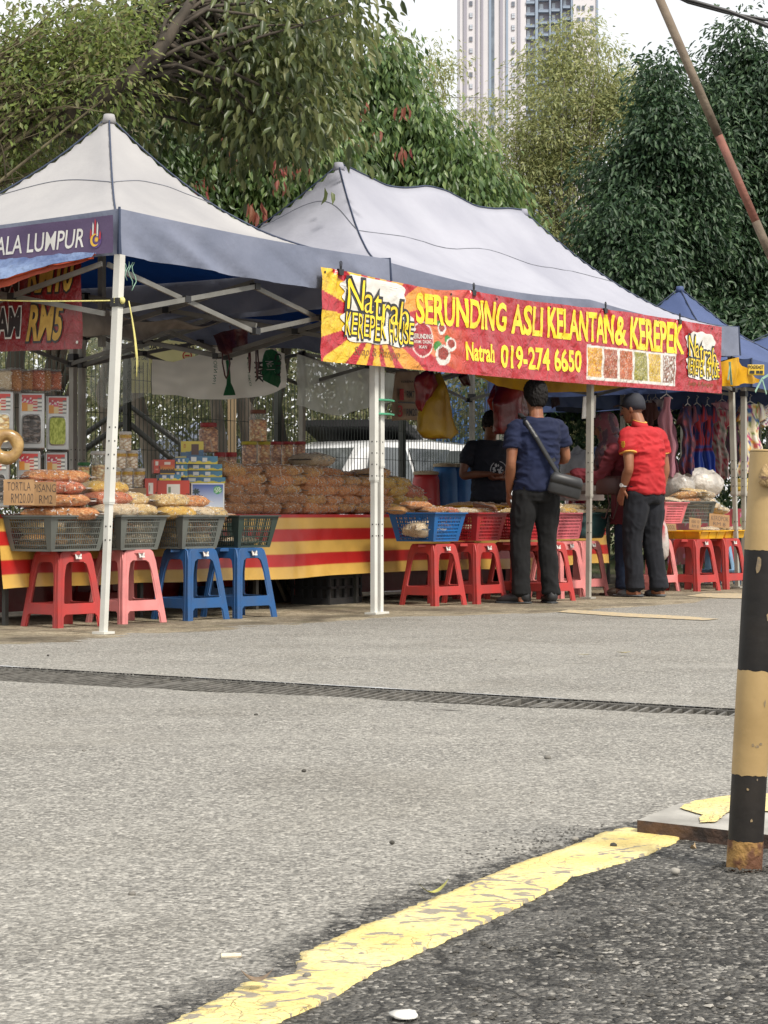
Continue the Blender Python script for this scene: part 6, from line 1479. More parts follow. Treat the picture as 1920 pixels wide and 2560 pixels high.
st_=thing('riser','wooden box under the pyramid of peanut jars','box',S(sx(317,tj),tj,TZ),ANG); z1=zz(1219,sx(317,tj),tj)-TZ; mb=MB(); mb.box((0,0,z1/2),(.34,.16,z1-.004)); mb.build('box',MATS['ply'],st_)
jar('wide clear jar with white lid half full of peanuts beside the white tent leg',228,268,1128,1205,1.15,2,WL,.62,.98,.09)
jar('small jar with green lid left of the wide peanut jar',195,224,1156,1205,1.2,5,GLd,.9,.98,.14)
jar('tall red-lidded jar of dark crackers behind the date boxes',496,546,1057,1131,1.55,3,RL,1,.78,.13)
jar('small red-lidded jar, left one of two beside the tall red-lidded jar',536,563,1131,1176,1.5,3,RL,1,.95,.22); jar('small red-lidded jar, right one of two beside the tall red-lidded jar',563,592,1131,1176,1.5,3,RL,1,.95,.22)
jar('tall brown-lidded jar standing on top of the row of cracker jars',622,668,1025,1104,1.6,0,BL,.78,.8,.1)
for i,(a,lid,nm) in enumerate((((604,642),YL,'yellow-lidded cracker jar at the left end of the jar row'),((644,676),YL,'second yellow-lidded cracker jar in the jar row'),((676,704),RL,'red-lidded cracker jar in the middle of the jar row'),((704,734),RL,'second red-lidded cracker jar in the jar row'),((734,764),RL,'red-lidded cracker jar at the right end of the jar row'))): jar(nm,*a,1104,1176,1.6,0 if i%2 else 3,lid,1,.96,.09)
t=thing('riser','wooden crate behind the pile supporting the jar row','crate',S(sx(680,1.6),1.6,TZ),ANG); z1=zz(1176,sx(680,1.6),1.6)-TZ; mb=MB(); mb.box((0.02,0,z1/2),(1.05,.2,z1-.003)); mb.build('box',MATS['ply'],t)
for (pc,py,lab,mi) in ((780,1150,'cracker bag with pale wrapping lying on the right end of the pile top',4),(745,1180,'pale cracker bag at the foot of the jar row',2),(800,1185,'orange cracker bag on the pile right of the jar row',1)):
    s=sx(pc,1.35); bag(mi,lab,S(s,1.35,zz(py,s,1.35)),(.36,.26,.10),ANG)
# ---- printed boxes of dates
def pbox(lab,px0,px1,py0,py1,t_,dp,fc,rz=0,tilt=0):
    s=sx((px0+px1)/2,t_); k=dep(s,t_)/FP; w=(px1-px0)*k; h=(py1-py0)*k; z0=zz(py1,s,t_)
    t=thing('printed_box',lab,'box',S(s,t_,z0),rz); t.rotation_euler=(tilt,0,rz)
    mb=MB(); mb.box((0,dp/2,h/2),(w,dp,h)); mb.build('carton',mat('carton_'+fc[0],fc[1],.35,tuple(x*.85 for x in fc[1]),3),t)
    grid('printed_front',max(8,int(w*220)),max(6,int(h*220)),lambda a_,b_:((a_-.5)*w*.99,-.0025,h*.005+b_*h*.99),lambda a_,b_:fc[2](a_,b_),vmat('print_gloss',.3,coat=.3),t,smooth=False)
    return t,w,h
YB=C(225,205,60,.85); BBc=C(35,75,130,.85)
def f_spine(a_,b_):
    if .15<a_<.32 and .3<b_<.85: return C(225,225,220,.85)
    if .50<a_<.66 and .25<b_<.8: return C(225,225,220,.85)
    if b_<.28+.1*math.sin(a_*20): return YB
    return mixc(BBc,C(70,140,170,.85),max(0,min(1,a_+.3*noise.noise(Vector((a_*20,b_*4,0))))))
def f_red(a_,b_):
    if .30<a_<.70 and .55<b_<.88: return C(228,225,215,.85) if not(.34<a_<.42 and .62<b_<.8) else C(120,140,110,.8)
    if .25<a_<.75 and .22<b_<.34 and int(a_*24)%3: return C(225,150,130,.8)
    if a_>.88 and b_<.6 and noise.noise(Vector((a_*40,b_*14,0)))>-.1: return C(60,25,20,.8)
    return C(195,62,42,.85)
def f_sunset(a_,b_):
    if .3<a_<.7 and .66<b_<.84: return C(230,220,205,.85)
    if b_<.3+.12*math.sin(a_*26)**2 and b_>.08: return C(45,30,20,.8)
    return mixc(C(240,190,50,.85),C(200,70,40,.85),min(1,b_*1.5))
def f_palm(a_,b_):
    if a_<.035 or a_>.965 or b_<.03 or b_>.97: return C(225,225,220,.85)
    dx,dy=a_-.80,b_-.78; rr=math.hypot(dx*1.05,dy*1.05)
    if rr<.14: return C(60,150,80,.85) if rr>.11 or noise.noise(Vector((a_*30,b_*30,0)))>0 else C(215,225,215,.85)
    for cx_,cy_ in ((.14,.72),(.26,.5)):
        an=math.atan2(b_-cy_,a_-cx_); r2=math.hypot(a_-cx_,b_-cy_)
        if r2<.12*(.55+.45*abs(math.cos(an*3.5))): return C(35,60,60,.8)
        if abs(a_-cx_)<.012 and b_<cy_: return C(35,60,60,.8)
    if b_<.2: return C(225,185,120,.85)
    return mixc(C(205,215,230,.85),C(50,85,165,.85),max(0,min(1,(b_-.25)*1.4)))
def f_yel(a_,b_):
    if abs(a_-.62)<.16 and abs(b_-.45)<.36: return C(90,50,35,.8)
    if .12<a_<.22 and .55<b_<.8 and not(.15<a_<.19 and .62<b_<.74): return C(200,120,30,.85)
    if b_<.3 and a_>.3: return C(50,100,140,.85)
    return C(228,205,70,.85) if b_>.25+.2*a_ else C(70,110,150,.85)
rzb=R(12)
pbox('large red date carton with a white label, behind the third basket',393,474,1201,1283,1.05,.2,('red',C(175,50,36,.8),f_red),rzb)
pbox('red carton side standing left of the large red date carton',362,392,1196,1283,1.12,.2,('red',C(175,50,36,.8),f_red),rzb)
pbox('pale blue carton with palm trees and green round badge beside the crisp pile',478,561,1208,1284,.96,.2,('white',C(210,215,220,.8),f_palm),rzb)
pbox('orange sunset carton standing on the red date carton',400,437,1149,1186,1.1,.14,('red',C(175,50,36,.8),f_sunset),rzb)
pbox('plain orange carton behind the sunset carton',384,400,1149,1183,1.13,.14,('red',C(175,50,36,.8),f_red),rzb)
for i,(a,lab) in enumerate((((398,452,1186,1201),'flat blue date box lying on the large red carton'),((454,564,1193,1208),'flat blue and yellow date box on the palm tree carton'),((470,556,1177,1193),'flat date box, second in the blue stack'),((470,556,1160,1176),'flat date box, third in the blue stack'),((437,469,1178,1193),'small flat date box, lowest left of the blue stack'),((437,469,1161,1177),'small flat date box, middle left of the blue stack'),((439,472,1145,1160),'small flat date box, top left of the blue stack'))):
    pbox(lab,*a,1.08,.2,('blue',C(60,90,120,.8),f_spine),rzb)
pbox('tilted yellow and blue date box on top of the blue stack',463,547,1140,1160,1.08,.22,('yellow',C(200,185,70,.8),f_spine),rzb+.25,0)
pbox('upright yellow date box with a picture of dates at the back',452,509,1103,1141,1.28,.05,('blue',C(60,90,120,.8),f_yel),rzb)
t=thing('riser','cardboard carton under the upright date box and the tall red-lidded jar','carton',S(sx(500,1.42),1.42,TZ),ANG); z1=zz(1141,sx(480,1.28),1.28)-TZ; mb=MB(); mb.box((0,0,z1/2),(.34,.18,z1-.004)); mb.build('box',MATS['ply'],t)
t=thing('riser','wooden box holding up the tall red-lidded jar','box',S(sx(540,1.58),1.58,TZ),ANG); z1=zz(1176,sx(540,1.55),1.55)-TZ; mb=MB(); mb.box((0,0,z1/2),(.6,.14,z1-.004)); mb.build('box',MATS['ply'],t)
# ---- biscuit tins
TIN=mat('tin_metal',(.45,.45,.44),.32,(.33,.33,.32),4,metal=.85,bump=.15,bscale=10); 
def f_label(seed):
    def f(a_,b_):
        n1=noise.noise(Vector((a_*9+seed,b_*7,0)))
        if b_>.84: return C(200,60,50,.85)
        if a_>.8: return C(225,225,215,.85) if int(b_*16)%4 else C(110,110,110,.8)
        if a_<.55 and b_>.5: return C(230,225,220,.85) if n1>.12 else C(205,40,110,.85) if b_<.62 else C(185,40,60,.85)
        if a_<.28: return C(228,150,50,.85)
        if a_<.55: return C(230,205,150,.85) if b_<.42 else C(215,90,110,.85)
        return C(225,215,200,.85) if int(b_*11)%2 else C(190,60,50,.85)
    return f
def tin(lab,px0,px1,py0,py1,t_,content,seed,rz=R(9)):
    s=sx((px0+px1)/2,t_); k=dep(s,t_)/FP; w=(px1-px0)*k; h=(py1-py0)*k; z0=zz(py1,s,t_); dp=.22
    t=thing('biscuit_tin',lab,'tin',S(s,t_,z0),rz,'square biscuit tins stacked at the left')
    mb=MB(); mb.box((0,dp/2,h/2),(w,dp,h-.004)); o=mb.build('can_body',TIN,t)
    bv=o.modifiers.new('b','BEVEL'); bv.width=.008; bv.segments=2
    wy0,wy1=.03,.62
    def rr(cx_,cz,rx,rz_,y,k4=6,n_=28):
        return [(cx_+rx*math.copysign(abs(math.cos(q))**(2/k4),math.cos(q)),y,cz+rz_*math.copysign(abs(math.sin(q))**(2/k4),math.sin(q))) for q in [2*PI*i/n_ for i in range(n_)]]
    cz=h*(wy0+wy1)/2+.01; rz_=h*(wy1-wy0)/2-.012
    o_=rr(0,cz,w*.40,rz_,-.004); i_=rr(0,cz,w*.355,rz_-.008,-.007); 
    mb=MB(); mb.add(o_+i_,[(q,(q+1)%28,28+(q+1)%28,28+q) for q in range(28)]); mb.build('window_rim',TIN,t,smooth=True)
    mb=MB(); mb.add(rr(0,cz,w*.36,rz_-.007,-.0045),[tuple(range(28))]); pan=mb.build('window_pane',content,t)
    grid('label',26,20,lambda a_,b_:((a_-.5)*w*.78,-.004,h*.665+b_*h*.285),f_label(seed),vmat('print_gloss'),t,smooth=False)
    return t
DKC=snackmat('tin_dark',(.02,.018,.016),(.05,.04,.035),(.25,.22,.2),60); GRC=mat('tin_green',C(205,215,110,.85),.5,C(150,165,60,.8),55,lo=.4,hi=.6,stretch=(1.6,1,.7)); 
tt_=.98
tin('biscuit tin at the left frame edge showing nut crackers in its window',-34,33,977,1122,tt_,SNK[2],1)
tin('biscuit tin in the upper row showing a dark crumpled bag inside',48,111,980,1123,tt_+.05,DKC,3)
tin('biscuit tin in the upper row filled with pale green snacks',116,172,987,1127,tt_+.08,GRC,5)
tin('biscuit tin in the lower row with brown sticks in its window',42,101,1127,1270,tt_,SNK[1],8)
tin('biscuit tin in the lower row, rightmost, with a dark window',112,168,1129,1270,tt_+.05,DKC,11)
tin('biscuit tin in the lower row cut off by the left frame edge',-45,22,1128,1270,tt_-.05,DKC,13)
for i,(px,py,w_,h_,mi) in enumerate(((8,952,34,60,4),(36,953,30,64,3),(66,955,26,56,3),(92,955,32,62,6),(112,957,26,60,3),(138,960,26,54,6))):
    s=sx(px,tt_+.08); k=dep(s,tt_)/FP
    bag(mi,f'{["pale nut","dark nut","dark","reddish","dark brown","reddish brown"][i]} snack packet standing on the biscuit tins, {ORD[i]} from the left',S(s,tt_+.08,zz(950,s,tt_)),(h_*k,w_*k*1.15,.09),0,(R(85+4*(i%3)),R(90)))
s=sx(16,.75); rg=thing('ring_snack','large tan ring-shaped cracker hanging at the left frame edge','snack ring',S(s,.75,zz(1116,s,.75)),R(10)); k=dep(s,.75)/FP
mb=MB(); n1,n2=28,12; vs_=[]
for i in range(n1):
    a_=2*PI*i/n1
    for j in range(n2):
        b_=2*PI*j/n2; rr=k*(28+15*math.cos(b_)*(1+.1*math.sin(a_*3))); vs_.append((rr*math.cos(a_),k*14*math.sin(b_),rr*1.05*math.sin(a_)))
mb.add(vs_,[(i*n2+j,i*n2+(j+1)%n2,((i+1)%n1)*n2+(j+1)%n2,((i+1)%n1)*n2+j) for i in range(n1) for j in range(n2)]); mb.build('ring',mat('ring_tan',C(190,155,95,.8),.45,C(150,115,65,.8),18,bump=.3,coat=.5),rg,smooth=True)
# cardboard price signs
CBD=mat('cardboard',C(178,140,98,.75),.8,C(160,124,84,.75),10); INK=mat('marker_ink',(.035,.02,.018),.6)
def card(lab,px0,px1,py0,py1,t_,lines,rz=R(6),tilt=-.12,col=None,roll=0):
    s=sx((px0+px1)/2,t_); k=dep(s,t_)/FP; w=(px1-px0)*k; h=(py1-py0)*k
    t=thing('price_card',lab,'price sign',S(s,t_,zz(py1,s,t_)),rz); t.rotation_euler=(tilt,roll,rz)
    mb=MB(); mb.box((0,0,h/2),(w,.004,h)); mb.build('card',col or CBD,t)
    mb=MB()
    for (tx_,x0_,y0_,x1_,y1_) in lines: text(mb,tx_,(x0_-.5)*w,y0_*h,(x1_-.5)*w,y1_*h,lambda x,y,o_:(x,-.0035,y),-.012 if len(lines)<3 else 0)
    mb.build('handwriting',INK,t)
card('brown cardboard sign TORTILA RM20.00 propped in the leftmost basket',9,85,1198,1263,.62,[('TORTILA',.12,.56,.88,.9),('RM20.00',.25,.08,.97,.46)])
card('brown cardboard sign reading PISANG RM partly hidden by orange packs',80,140,1204,1264,.66,[('PISANG',.05,.56,.99,.9),('RM2',.3,.08,.85,.44)])
# ======================= HANGING THINGS =======================
def sheet(name,lab,cat,s,t,m_,pos,col=None,nx=30,ny=20,rz=ANG,thick=0):
    o=grid(name,nx,ny,pos,col,m_,loc=S(s,t,0) if s is not None else None,rz=rz,thick=thick); return tag(o,lab,cat)
# a sheet between photo-shaped edges on the plane t: top and bottom edge lists of (px,py)
def edge_sheet(name,lab,cat,t_,top,bot,m_,col=None,nx=40,ny=18,wav=.02,seed=0,parent=None,dt=0):
    tp=[(sx(a_,t_),zz(b_,sx(a_,t_),t_)) for a_,b_ in top]; bp_=[(sx(a_,t_),zz(b_,sx(a_,t_),t_)) for a_,b_ in bot]
    def itp(P,u):
        n_=len(P)-1; i=min(n_-1,int(u*n_)); f=u*n_-i; f2=f*f*(3-2*f)*.5+f*.5; return (P[i][0]+(P[i+1][0]-P[i][0])*f,P[i][1]+(P[i+1][1]-P[i][1])*f2)
    def pos(a_,b_):
        A=itp(tp,a_);B=itp(bp_,a_); x=B[0]+(A[0]-B[0])*b_; z=B[1]+(A[1]-B[1])*b_
        y=t_+dt+wav*noise.noise(Vector((x*3,z*2.5,seed)))*1.5+wav*.6*noise.noise(Vector((x*9,z*7,seed))); return (x,y,z)
    o=grid('sheet' if parent else name,nx,ny,pos,col,m_,parent,loc=None if parent else S(0,0),rz=0 if parent else ANG)
    if not parent: tag(o,lab,cat)
    return o,pos
CLR=filmmat('clear_sheet',(.62,.64,.60),.30,.15,.6,4); GRS=filmmat('grey_sheet',(.66,.67,.60),.80,.25,.5,5)
edge_sheet('plastic_sheet','clear plastic sheet hanging behind the white tent leg on the left','plastic sheet',3.1,[(205,835),(300,842),(372,850)],[(232,1000),(262,1022),(375,990)],CLR,wav=.05,seed=3)
edge_sheet('plastic_sheet','translucent grey-green plastic sheet hung left of the middle tent legs','plastic sheet',2.75,[(738,885),(840,910),(935,925)],[(733,1012),(840,1040),(937,1018)],GRS,wav=.04,seed=5)
edge_sheet('plastic_sheet','narrow cloudy plastic sheet just right of the middle tent legs','plastic sheet',2.9,[(950,930),(985,935)],[(950,1010),(985,1005)],GRS,wav=.02,seed=6,nx=10)
# rice sack sheet
rs_=thing('sack_sheet','opened white rice sacks with green print strung up behind the jars','sack',S(0,0),ANG)
def sackc(a_,b_):
    c=C(248,242,232,1)
    n1=noise.noise(Vector((a_*7,b_*5,0))); return tuple(x*(.85+.15*n1) for x in c)
o,spos=edge_sheet('sheet','','',2.7,[(384,898),(430,905),(480,892),(530,868),(590,866),(650,868),(714,884)],[(374,986),(440,988),(500,998),(556,999),(620,994),(660,990),(714,968)],vmat('sack_weave',.75,.4,40,trans=.6),sackc,60,20,.03,7,rs_)
def sk(px,py,o_=.006):
    # find sheet parameters for a photo point
    best=None
    for i in range(61):
        a_=i/60; T_=spos(a_,1);B_=spos(a_,0)
        s0_=sx(px,2.7); d_=abs((T_[0]+B_[0])/2-s0_)
        if best is None or d_<best[0]: best=(d_,a_,T_[2],B_[2])
    z=zz(py,s0_,2.7); b_=(z-best[3])/(best[2]-best[3]); q=spos(best[1],max(0,min(1,b_))); return (s0_,q[1]-o_,z)
GRN=mat('print_green',C(30,125,75,.8),.6)
mb=MB(); 
def blobpoly(mb,pts,mi=0,o_=.008):
    c=(sum(p[0] for p in pts)/len(pts),sum(p[1] for p in pts)/len(pts)); P=[]
    for a_,b_ in zip(pts,pts[1:]+pts[:1]):
        for k in range(3): P.append((a_[0]+(b_[0]-a_[0])*k/3,a_[1]+(b_[1]-a_[1])*k/3))
    n_=len(P); V_=[sk(*p,o_) for p in P]+[sk((p[0]+c[0])/2,(p[1]+c[1])/2,o_) for p in P]+[sk(*c,o_)]
    mb.add(V_,[(i,(i+1)%n_,n_+(i+1)%n_,n_+i) for i in range(n_)]+[(n_+i,n_+(i+1)%n_,2*n_) for i in range(n_)],mi)
blobpoly(mb,[(664,876),(676,873),(686,880),(690,895),(694,915),(690,935),(693,955),(688,970),(670,960),(655,950),(652,930),(656,905),(660,890)])
mb.build('green_print',GRN,rs_); mb=MB(); blobpoly(mb,[(563,890),(570,890),(572,960),(584,988),(556,989),(564,962)])
mb.build('green_print',GRN,rs_)
mb=MB()
def skt(s_,px0,py0,px1,py1,rot=False,bold=.0,mi=0):
    def fn(x,y,o_):
        px=px0+(px1-px0)*x; py=py1+(py0-py1)*y; return sk(px,py,.011)
    def fr(x,y,o_):
        px=px0+(px1-px0)*(y); py=py0+(py1-py0)*x; return sk(px,py,.011)
    text(mb,s_,0,0,1,1,fr if rot else fn,bold,mi)
skt('CULA',694,885,680,945,True,.03); skt('MAK',655,905,640,955,True,.03); skt('CORN No1',538,892,529,960,True,.0,1); skt('RICE 10KG',628,892,622,965,True,0,1)
skt('No.1',662,903,676,925,True,.01,2)
mb.build('lettering',[mat('print_dark',(.05,.05,.045),.6),GRN,TW],rs_)
# brown bag hanging from the truss with strap loops
hb=thing('hanging_bag','dark maroon plastic bag with loose straps hanging from the truss','bag',S(0,0),ANG)
MAR=mat('maroon_plastic',C(95,35,35,.7),.35,C(60,22,24,.7),6,bump=.8,bscale=12,bdist=.03,coat=.3)
edge_sheet('','','',1.35,[(534,838),(560,828),(590,822),(625,822)],[(540,878),(555,888),(595,872),(622,858)],MAR,None,20,12,.04,9,hb)
for px0,px1,py in ((556,575,945),(622,626,930),(640,646,945)):
    mb=MB(); s0_=sx(px0,1.33); s1_=sx(px1,1.33); zt0=zz(868,s0_,1.33); zb_=zz(py,s0_,1.33); mb.tube([(s0_,1.33,zt0),(s0_+.0,1.33,(zt0+zb_)/2),((s0_*2+s1_)/3,1.33,zb_+.02),((s0_+s1_)/2,1.33,zb_),((s0_+2*s1_)/3,1.33,zb_+.02),(s1_,1.33,(zt0+zb_)/2),((s0_+s1_)/2,1.33,zt0+.02)],.006,6); mb.build('strap',MAR,hb,smooth=True)
mb=MB(); mb.tube([(sx(575,1.35),1.35,zz(823,sx(575,1.35),1.35)),(sx(575,1.35),1.35,2.1)],.004,5); mb.build('cord',MAR,hb)
def plasbag(lab,t_,outline,m_,thick=.10,seed=0,hang=True,cat='plastic bag',rz=ANG,parts=None):
    """hanging carrier bag: outline rows (py, pxleft, pxright) from the top, with real volume and folds"""
    t=thing('carrier_bag',lab,cat,S(0,0),ANG)
    rings=[]; n_=28; vs_=[]
    R_=[]
    for i in range(len(outline)-1):
        for k in range(4): f=k/4; R_.append(tuple(outline[i][j]+(outline[i+1][j]-outline[i][j])*f for j in range(3)))
    R_.append(outline[-1])
    for (py,a_,b_) in R_:
        s0_=sx(a_,t_);s1_=sx(b_,t_); c=(s0_+s1_)/2; w=(s1_-s0_)/2; z=zz(py,c,t_)
        for k in range(n_):
            q=2*PI*k/n_; fo=1+.13*math.sin(q*5+seed+py*.01)+.08*math.sin(q*9+seed*2+py*.02)
            d_=min(thick,w)*fo; vs_.append((c+w*math.cos(q)*(1+.04*math.sin(q*7+py*.05)),t_+d_*math.sin(q)+.01*noise.noise(Vector((q*2,py*.05,seed))),z+.012*math.sin(q*3+seed)))
    N=len(R_); f=[(i*n_+k,i*n_+(k+1)%n_,(i+1)*n_+(k+1)%n_,(i+1)*n_+k) for i in range(N-1) for k in range(n_)]+[tuple(range(n_-1,-1,-1)),tuple((N-1)*n_+k for k in range(n_))]
    mb=MB(); mb.add(vs_,f); mb.build('bag_body',m_,t,smooth=True)
    py,a_,b_=outline[0]; s_c=sx((a_+b_)/2,t_); mb=MB(); mb.tube([(s_c,t_,zz(py,s_c,t_)-.01),(s_c,t_,zz(py,s_c,t_)+.12)],.006,6); mb.build('tie',m_,t); return t
YBM=mat('bag_yellow',C(205,165,35,.75),.4,C(170,130,28,.75),5,bump=.6,bscale=10,bdist=.02,trans=.15); RBM=mat('bag_red',C(150,30,40,.75),.35,C(100,20,30,.75),5,bump=.7,bscale=10,bdist=.02,coat=.3,trans=.1); ORB=mat('bag_orange_red',C(195,60,45,.8),.35,C(150,40,35,.8),5,bump=.7,bscale=10,coat=.3,trans=.2)
plasbag('large mustard yellow bag hanging under the banner right of the price card',1.0,[(935,1085,1097),(960,1078,1104),(980,1064,1110),(1000,1055,1116),(1040,1050,1124),(1078,1046,1140),(1094,1060,1118)],YBM,.09,1)
plasbag('red carrier bag bunched over the top left of the mustard yellow bag',.96,[(930,1064,1075),(945,1040,1085),(962,1036,1094),(985,1042,1080),(1005,1044,1058),(1025,1049,1054)],RBM,.05,4)
plasbag('crimson carrier bags hanging left of the navy-shirted man',.75,[(948,1264,1280),(965,1256,1290),(985,1246,1305),(1010,1238,1312),(1040,1242,1308),(1070,1244,1290),(1082,1250,1276)],RBM,.10,7)
plasbag('orange-red carrier bag spread beside the crimson ones above the vendor',.85,[(958,1250,1262),(975,1236,1262),(1000,1222,1268),(1020,1232,1262),(1028,1244,1256)],ORB,.06,9)
plasbag('small yellow bag under the crimson bags behind the navy-shirted man',.9,[(1012,1296,1306),(1025,1288,1312),(1045,1280,1314)],YBM,.05,3)
plasbag('small dark red bag hanging between banner and fence, left of the crimson bags',1.6,[(930,1156,1164),(945,1150,1168),(962,1160,1172)],MAR,.04,2)
# price card 1 pkt RM7 / 3 pkt RM20
t_=1.5; pc=thing('price_card','hanging tan paper price list 1 PKT RM7 and 3 PKT RM20','price sign',S(0,0),ANG)
k0_=dep(sx(1015,t_),t_)/FP
def pcf(px,py,o_=0): s=sx(px,t_); return (s,t_-o_,zz(py,s,t_))
grid('paper',16,20,lambda a_,b_:(lambda q:(q[0],q[1]+.01*math.sin(a_*5+b_*4),q[2]))(pcf((988-8*(1-b_))+(62 if b_>.1 else 64)*a_,1052-(1052-928)*b_-2*math.sin(a_*3))),None,mat('paper_tan',C(200,180,155,.75),.7,C(180,155,130,.75),8),pc,thick=.002)
mb=MB(); 
def pct(s_,x0,x1,y0,y1,bold,mi): text(mb,s_,0,0,1,1,lambda x,y,o_:pcf(x0+(x1-x0)*x,y1+(y0-y1)*y,.022),bold,mi)
pct('1',995,1003,973,1000,.015,1); pct('RM7',1012,1031,978,995,.015,0); pct('PKT',1005,1010,979,983,0,0); pct('3',990,1001,1014,1042,.02,1); pct('RM20',1011,1037,1022,1040,.015,0); pct('PKT',1003,1009,1022,1026,0,0); pct('KEREPEK',998,1030,952,957,.02,0)
a_=pcf(990,1006,.022);b_=pcf(1038,1008,.022); mb.build('printing',[TK,mat('print_red',C(190,50,60),.6)],pc); mb=MB(); mb.bar(a_,b_,.002,.012); mb.build('divider_line',TK,pc)
wc=thing('price_card','blank white card tied behind the tent leg beside the woman','paper card',S(0,0),ANG); tt2=.18
def wcf(px,py): s=sx(px,tt2); return (s,tt2+.01*math.sin(px*.3),zz(py,s,tt2))
grid('paper',8,10,lambda a_,b_:wcf(1455+2*b_+36*a_,1047-56*b_-3*a_),None,WP,wc,thick=.002)
mb=MB(); q=wcf(1478,990); mb.tube([q,(q[0],q[1],q[2]+.12)],.002,5); mb.build('string',BLKP,wc)
# yellow awning strip behind the banner, navy cloth
YAW=mat('awning_yellow',C(245,190,20,.9),.55,C(215,160,20,.85),4,bump=.5,bscale=10,bdist=.02,trans=.35)
edge_sheet('awning_strip','yellow tarpaulin strip sagging below the long red banner','tarpaulin',.55,[(1190,918),(1300,930),(1400,930),(1500,940),(1600,950),(1700,958)],[(1192,940),(1250,965),(1330,981),(1470,980),(1570,968),(1690,962)],YAW,None,70,10,.03,11)
edge_sheet('awning_strip','yellow awning end tied off right of the right tent leg','tarpaulin',-.1,[(1798,905),(1830,896),(1850,893)],[(1797,965),(1820,966),(1846,964)],YAW,None,20,10,.03,12)
edge_sheet('awning_strip','twisted yellow awning corner pulled out to the right frame edge','tarpaulin',-.25,[(1842,893),(1856,915),(1888,936),(1908,948)],[(1846,965),(1862,958),(1880,960),(1908,956)],YAW,None,24,8,.05,13)
gs=thing('string','mint green ribbon tied on the yellow awning corner','ribbon',S(0,0),ANG); mb=MB()
q=lambda px,py:(sx(px,-.28),-.28,zz(py,sx(px,-.28),-.28))
for a_,b_ in (((1905,947),(1888,980)),((1905,947),(1916,985)),((1905,947),(1925,935))): mb.bar(q(*a_),q(*b_),.004,.022)
mb.build('ribbon',MATS['mint_string'],gs)
gs=thing('string','mint green ribbon hanging down the right tent leg','ribbon',S(0,0),ANG); mb=MB(); mb.bar(q(1824,905),q(1829,962),.004,.02); mb.bar(q(1826,905),q(1820,950),.004,.012); mb.build('ribbon',MATS['mint_string'],gs)
NVC=mat('navy_cloth',C(25,38,75,.7),.8,C(15,24,50,.7),4,bump=.5,bscale=8,bdist=.03)
edge_sheet('cloth','navy cloth hung at the back between the two customers','cloth',3.0,[(1378,960),(1450,962),(1545,965)],[(1385,1028),(1440,1032),(1538,1024)],NVC,None,30,12,.04,14)
edge_sheet('cloth','maroon cloth hanging just right of the navy-shirted man','cloth',2.85,[(1372,965),(1392,966)],[(1378,1022),(1398,1012)],MAR,None,10,10,.03,15)
# ======================= CLOTHES ON THE RIGHT =======================
def garment(lab,px0,px1,py0,py1,t_,colf,kind='dress',seed=0):
    s=sx((px0+px1)/2,t_); k=dep(s,t_)/FP; w=(px1-px0)*k; z1=zz(py0,s,t_); z0=zz(py1,s,t_); h=z1-z0
    t=thing('garment',lab,'clothes',S(s,t_,z1),R(6),'clothes hanging on the rails at the right')
    n_=36; rows=26; vs_=[];cs=[]
    for j in range(rows+1):
        b_=j/rows; 
        if kind=='dress': wd=w*(.30+.10*min(1,b_*8) if b_<.12 else (.40 if b_<.3 else .36+.14*(b_-.3)/.7))
        elif kind=='strappy': wd=w*(.12+.25*b_*3 if b_<.2 else (.30+.16*(b_-.2)/.8))
        else: wd=w*.5*(.6 if b_<.05 else 1)
        for i in range(n_):
            q=2*PI*i/n_; x=wd*math.cos(q); y=(.035+.045*b_)*math.sin(q)*(1+.5*math.sin(q*6+seed)*b_)+.012*math.sin(x*60+seed)*b_
            x+=.012*math.sin(b_*9+seed)+.01*math.cos(q)*math.sin(b_*20+seed)
            z=-.03-b_*(h-.03)+(.02*math.sin(q*4+seed) if j==rows else 0)
            vs_.append((x,y,z)); cs.append((*colf(x/w+.5,1-b_,q),1))
    f=[(j*n_+i,j*n_+(i+1)%n_,(j+1)*n_+(i+1)%n_,(j+1)*n_+i) for j in range(rows) for i in range(n_)]
    me=bpy.data.meshes.new('cloth'); me.from_pydata(vs_,[],f); at=me.color_attributes.new('Col','FLOAT_COLOR','POINT'); at.data.foreach_set('color',np.array(cs,dtype=np.float32).ravel())
    me.polygons.foreach_set('use_smooth',[True]*len(f)); me.materials.append(vmat('garment_cloth',.8,.3,60,trans=.15)); me.update()
    o=bpy.data.objects.new('cloth_body',me); COL.objects.link(o); o.parent=t
    if kind!='strappy':
        for sg in (-1,1):
            mb=MB(); mb.loft([((sg*w*.30,0,-.05),(0,.03,0),(0,0,.05)),((sg*w*.42,0,-.09),(.01*sg,.035,0),(.02,0,.055)),((sg*w*.50,0,-.19),(.02*sg,.035,0),(.04,0,.03))],12); ob=mb.build('sleeve',me.materials[0],t,smooth=True)
            at=ob.data.color_attributes.new('Col','FLOAT_COLOR','POINT'); at.data.foreach_set('color',np.array([(*colf(v.co.x/w+.5+.3,.9+v.co.z,v.co.z*9),1) for v in ob.data.vertices],dtype=np.float32).ravel())
    mb=MB(); mb.tube([(-w*.3,0,-.045),(0,0,.0),(w*.3,0,-.045)],.006,6); mb.tube([(0,0,0),(0,0,.04),(.02,0,.055),(.0,0,.07)],.003,5); mb.build('hanger',mat('hanger',(.6,.58,.55),.4),t)
    return t
def flor(base,cols,sc,seed,thr=.18):
    def f(x,b_,q):
        side=1 if math.sin(q)<0 else 2
        i=None; P=Vector((x*sc,b_*sc*1.6,side*7+seed)); n1=noise.cell(P+Vector((noise.noise(P)*.5,noise.noise(P+Vector((5,5,5)))*.5,0))); n2=noise.noise(P*1.5)
        if n2>thr*.2-.05: return cols[int(n1*97)%len(cols)]
        return base
    return f
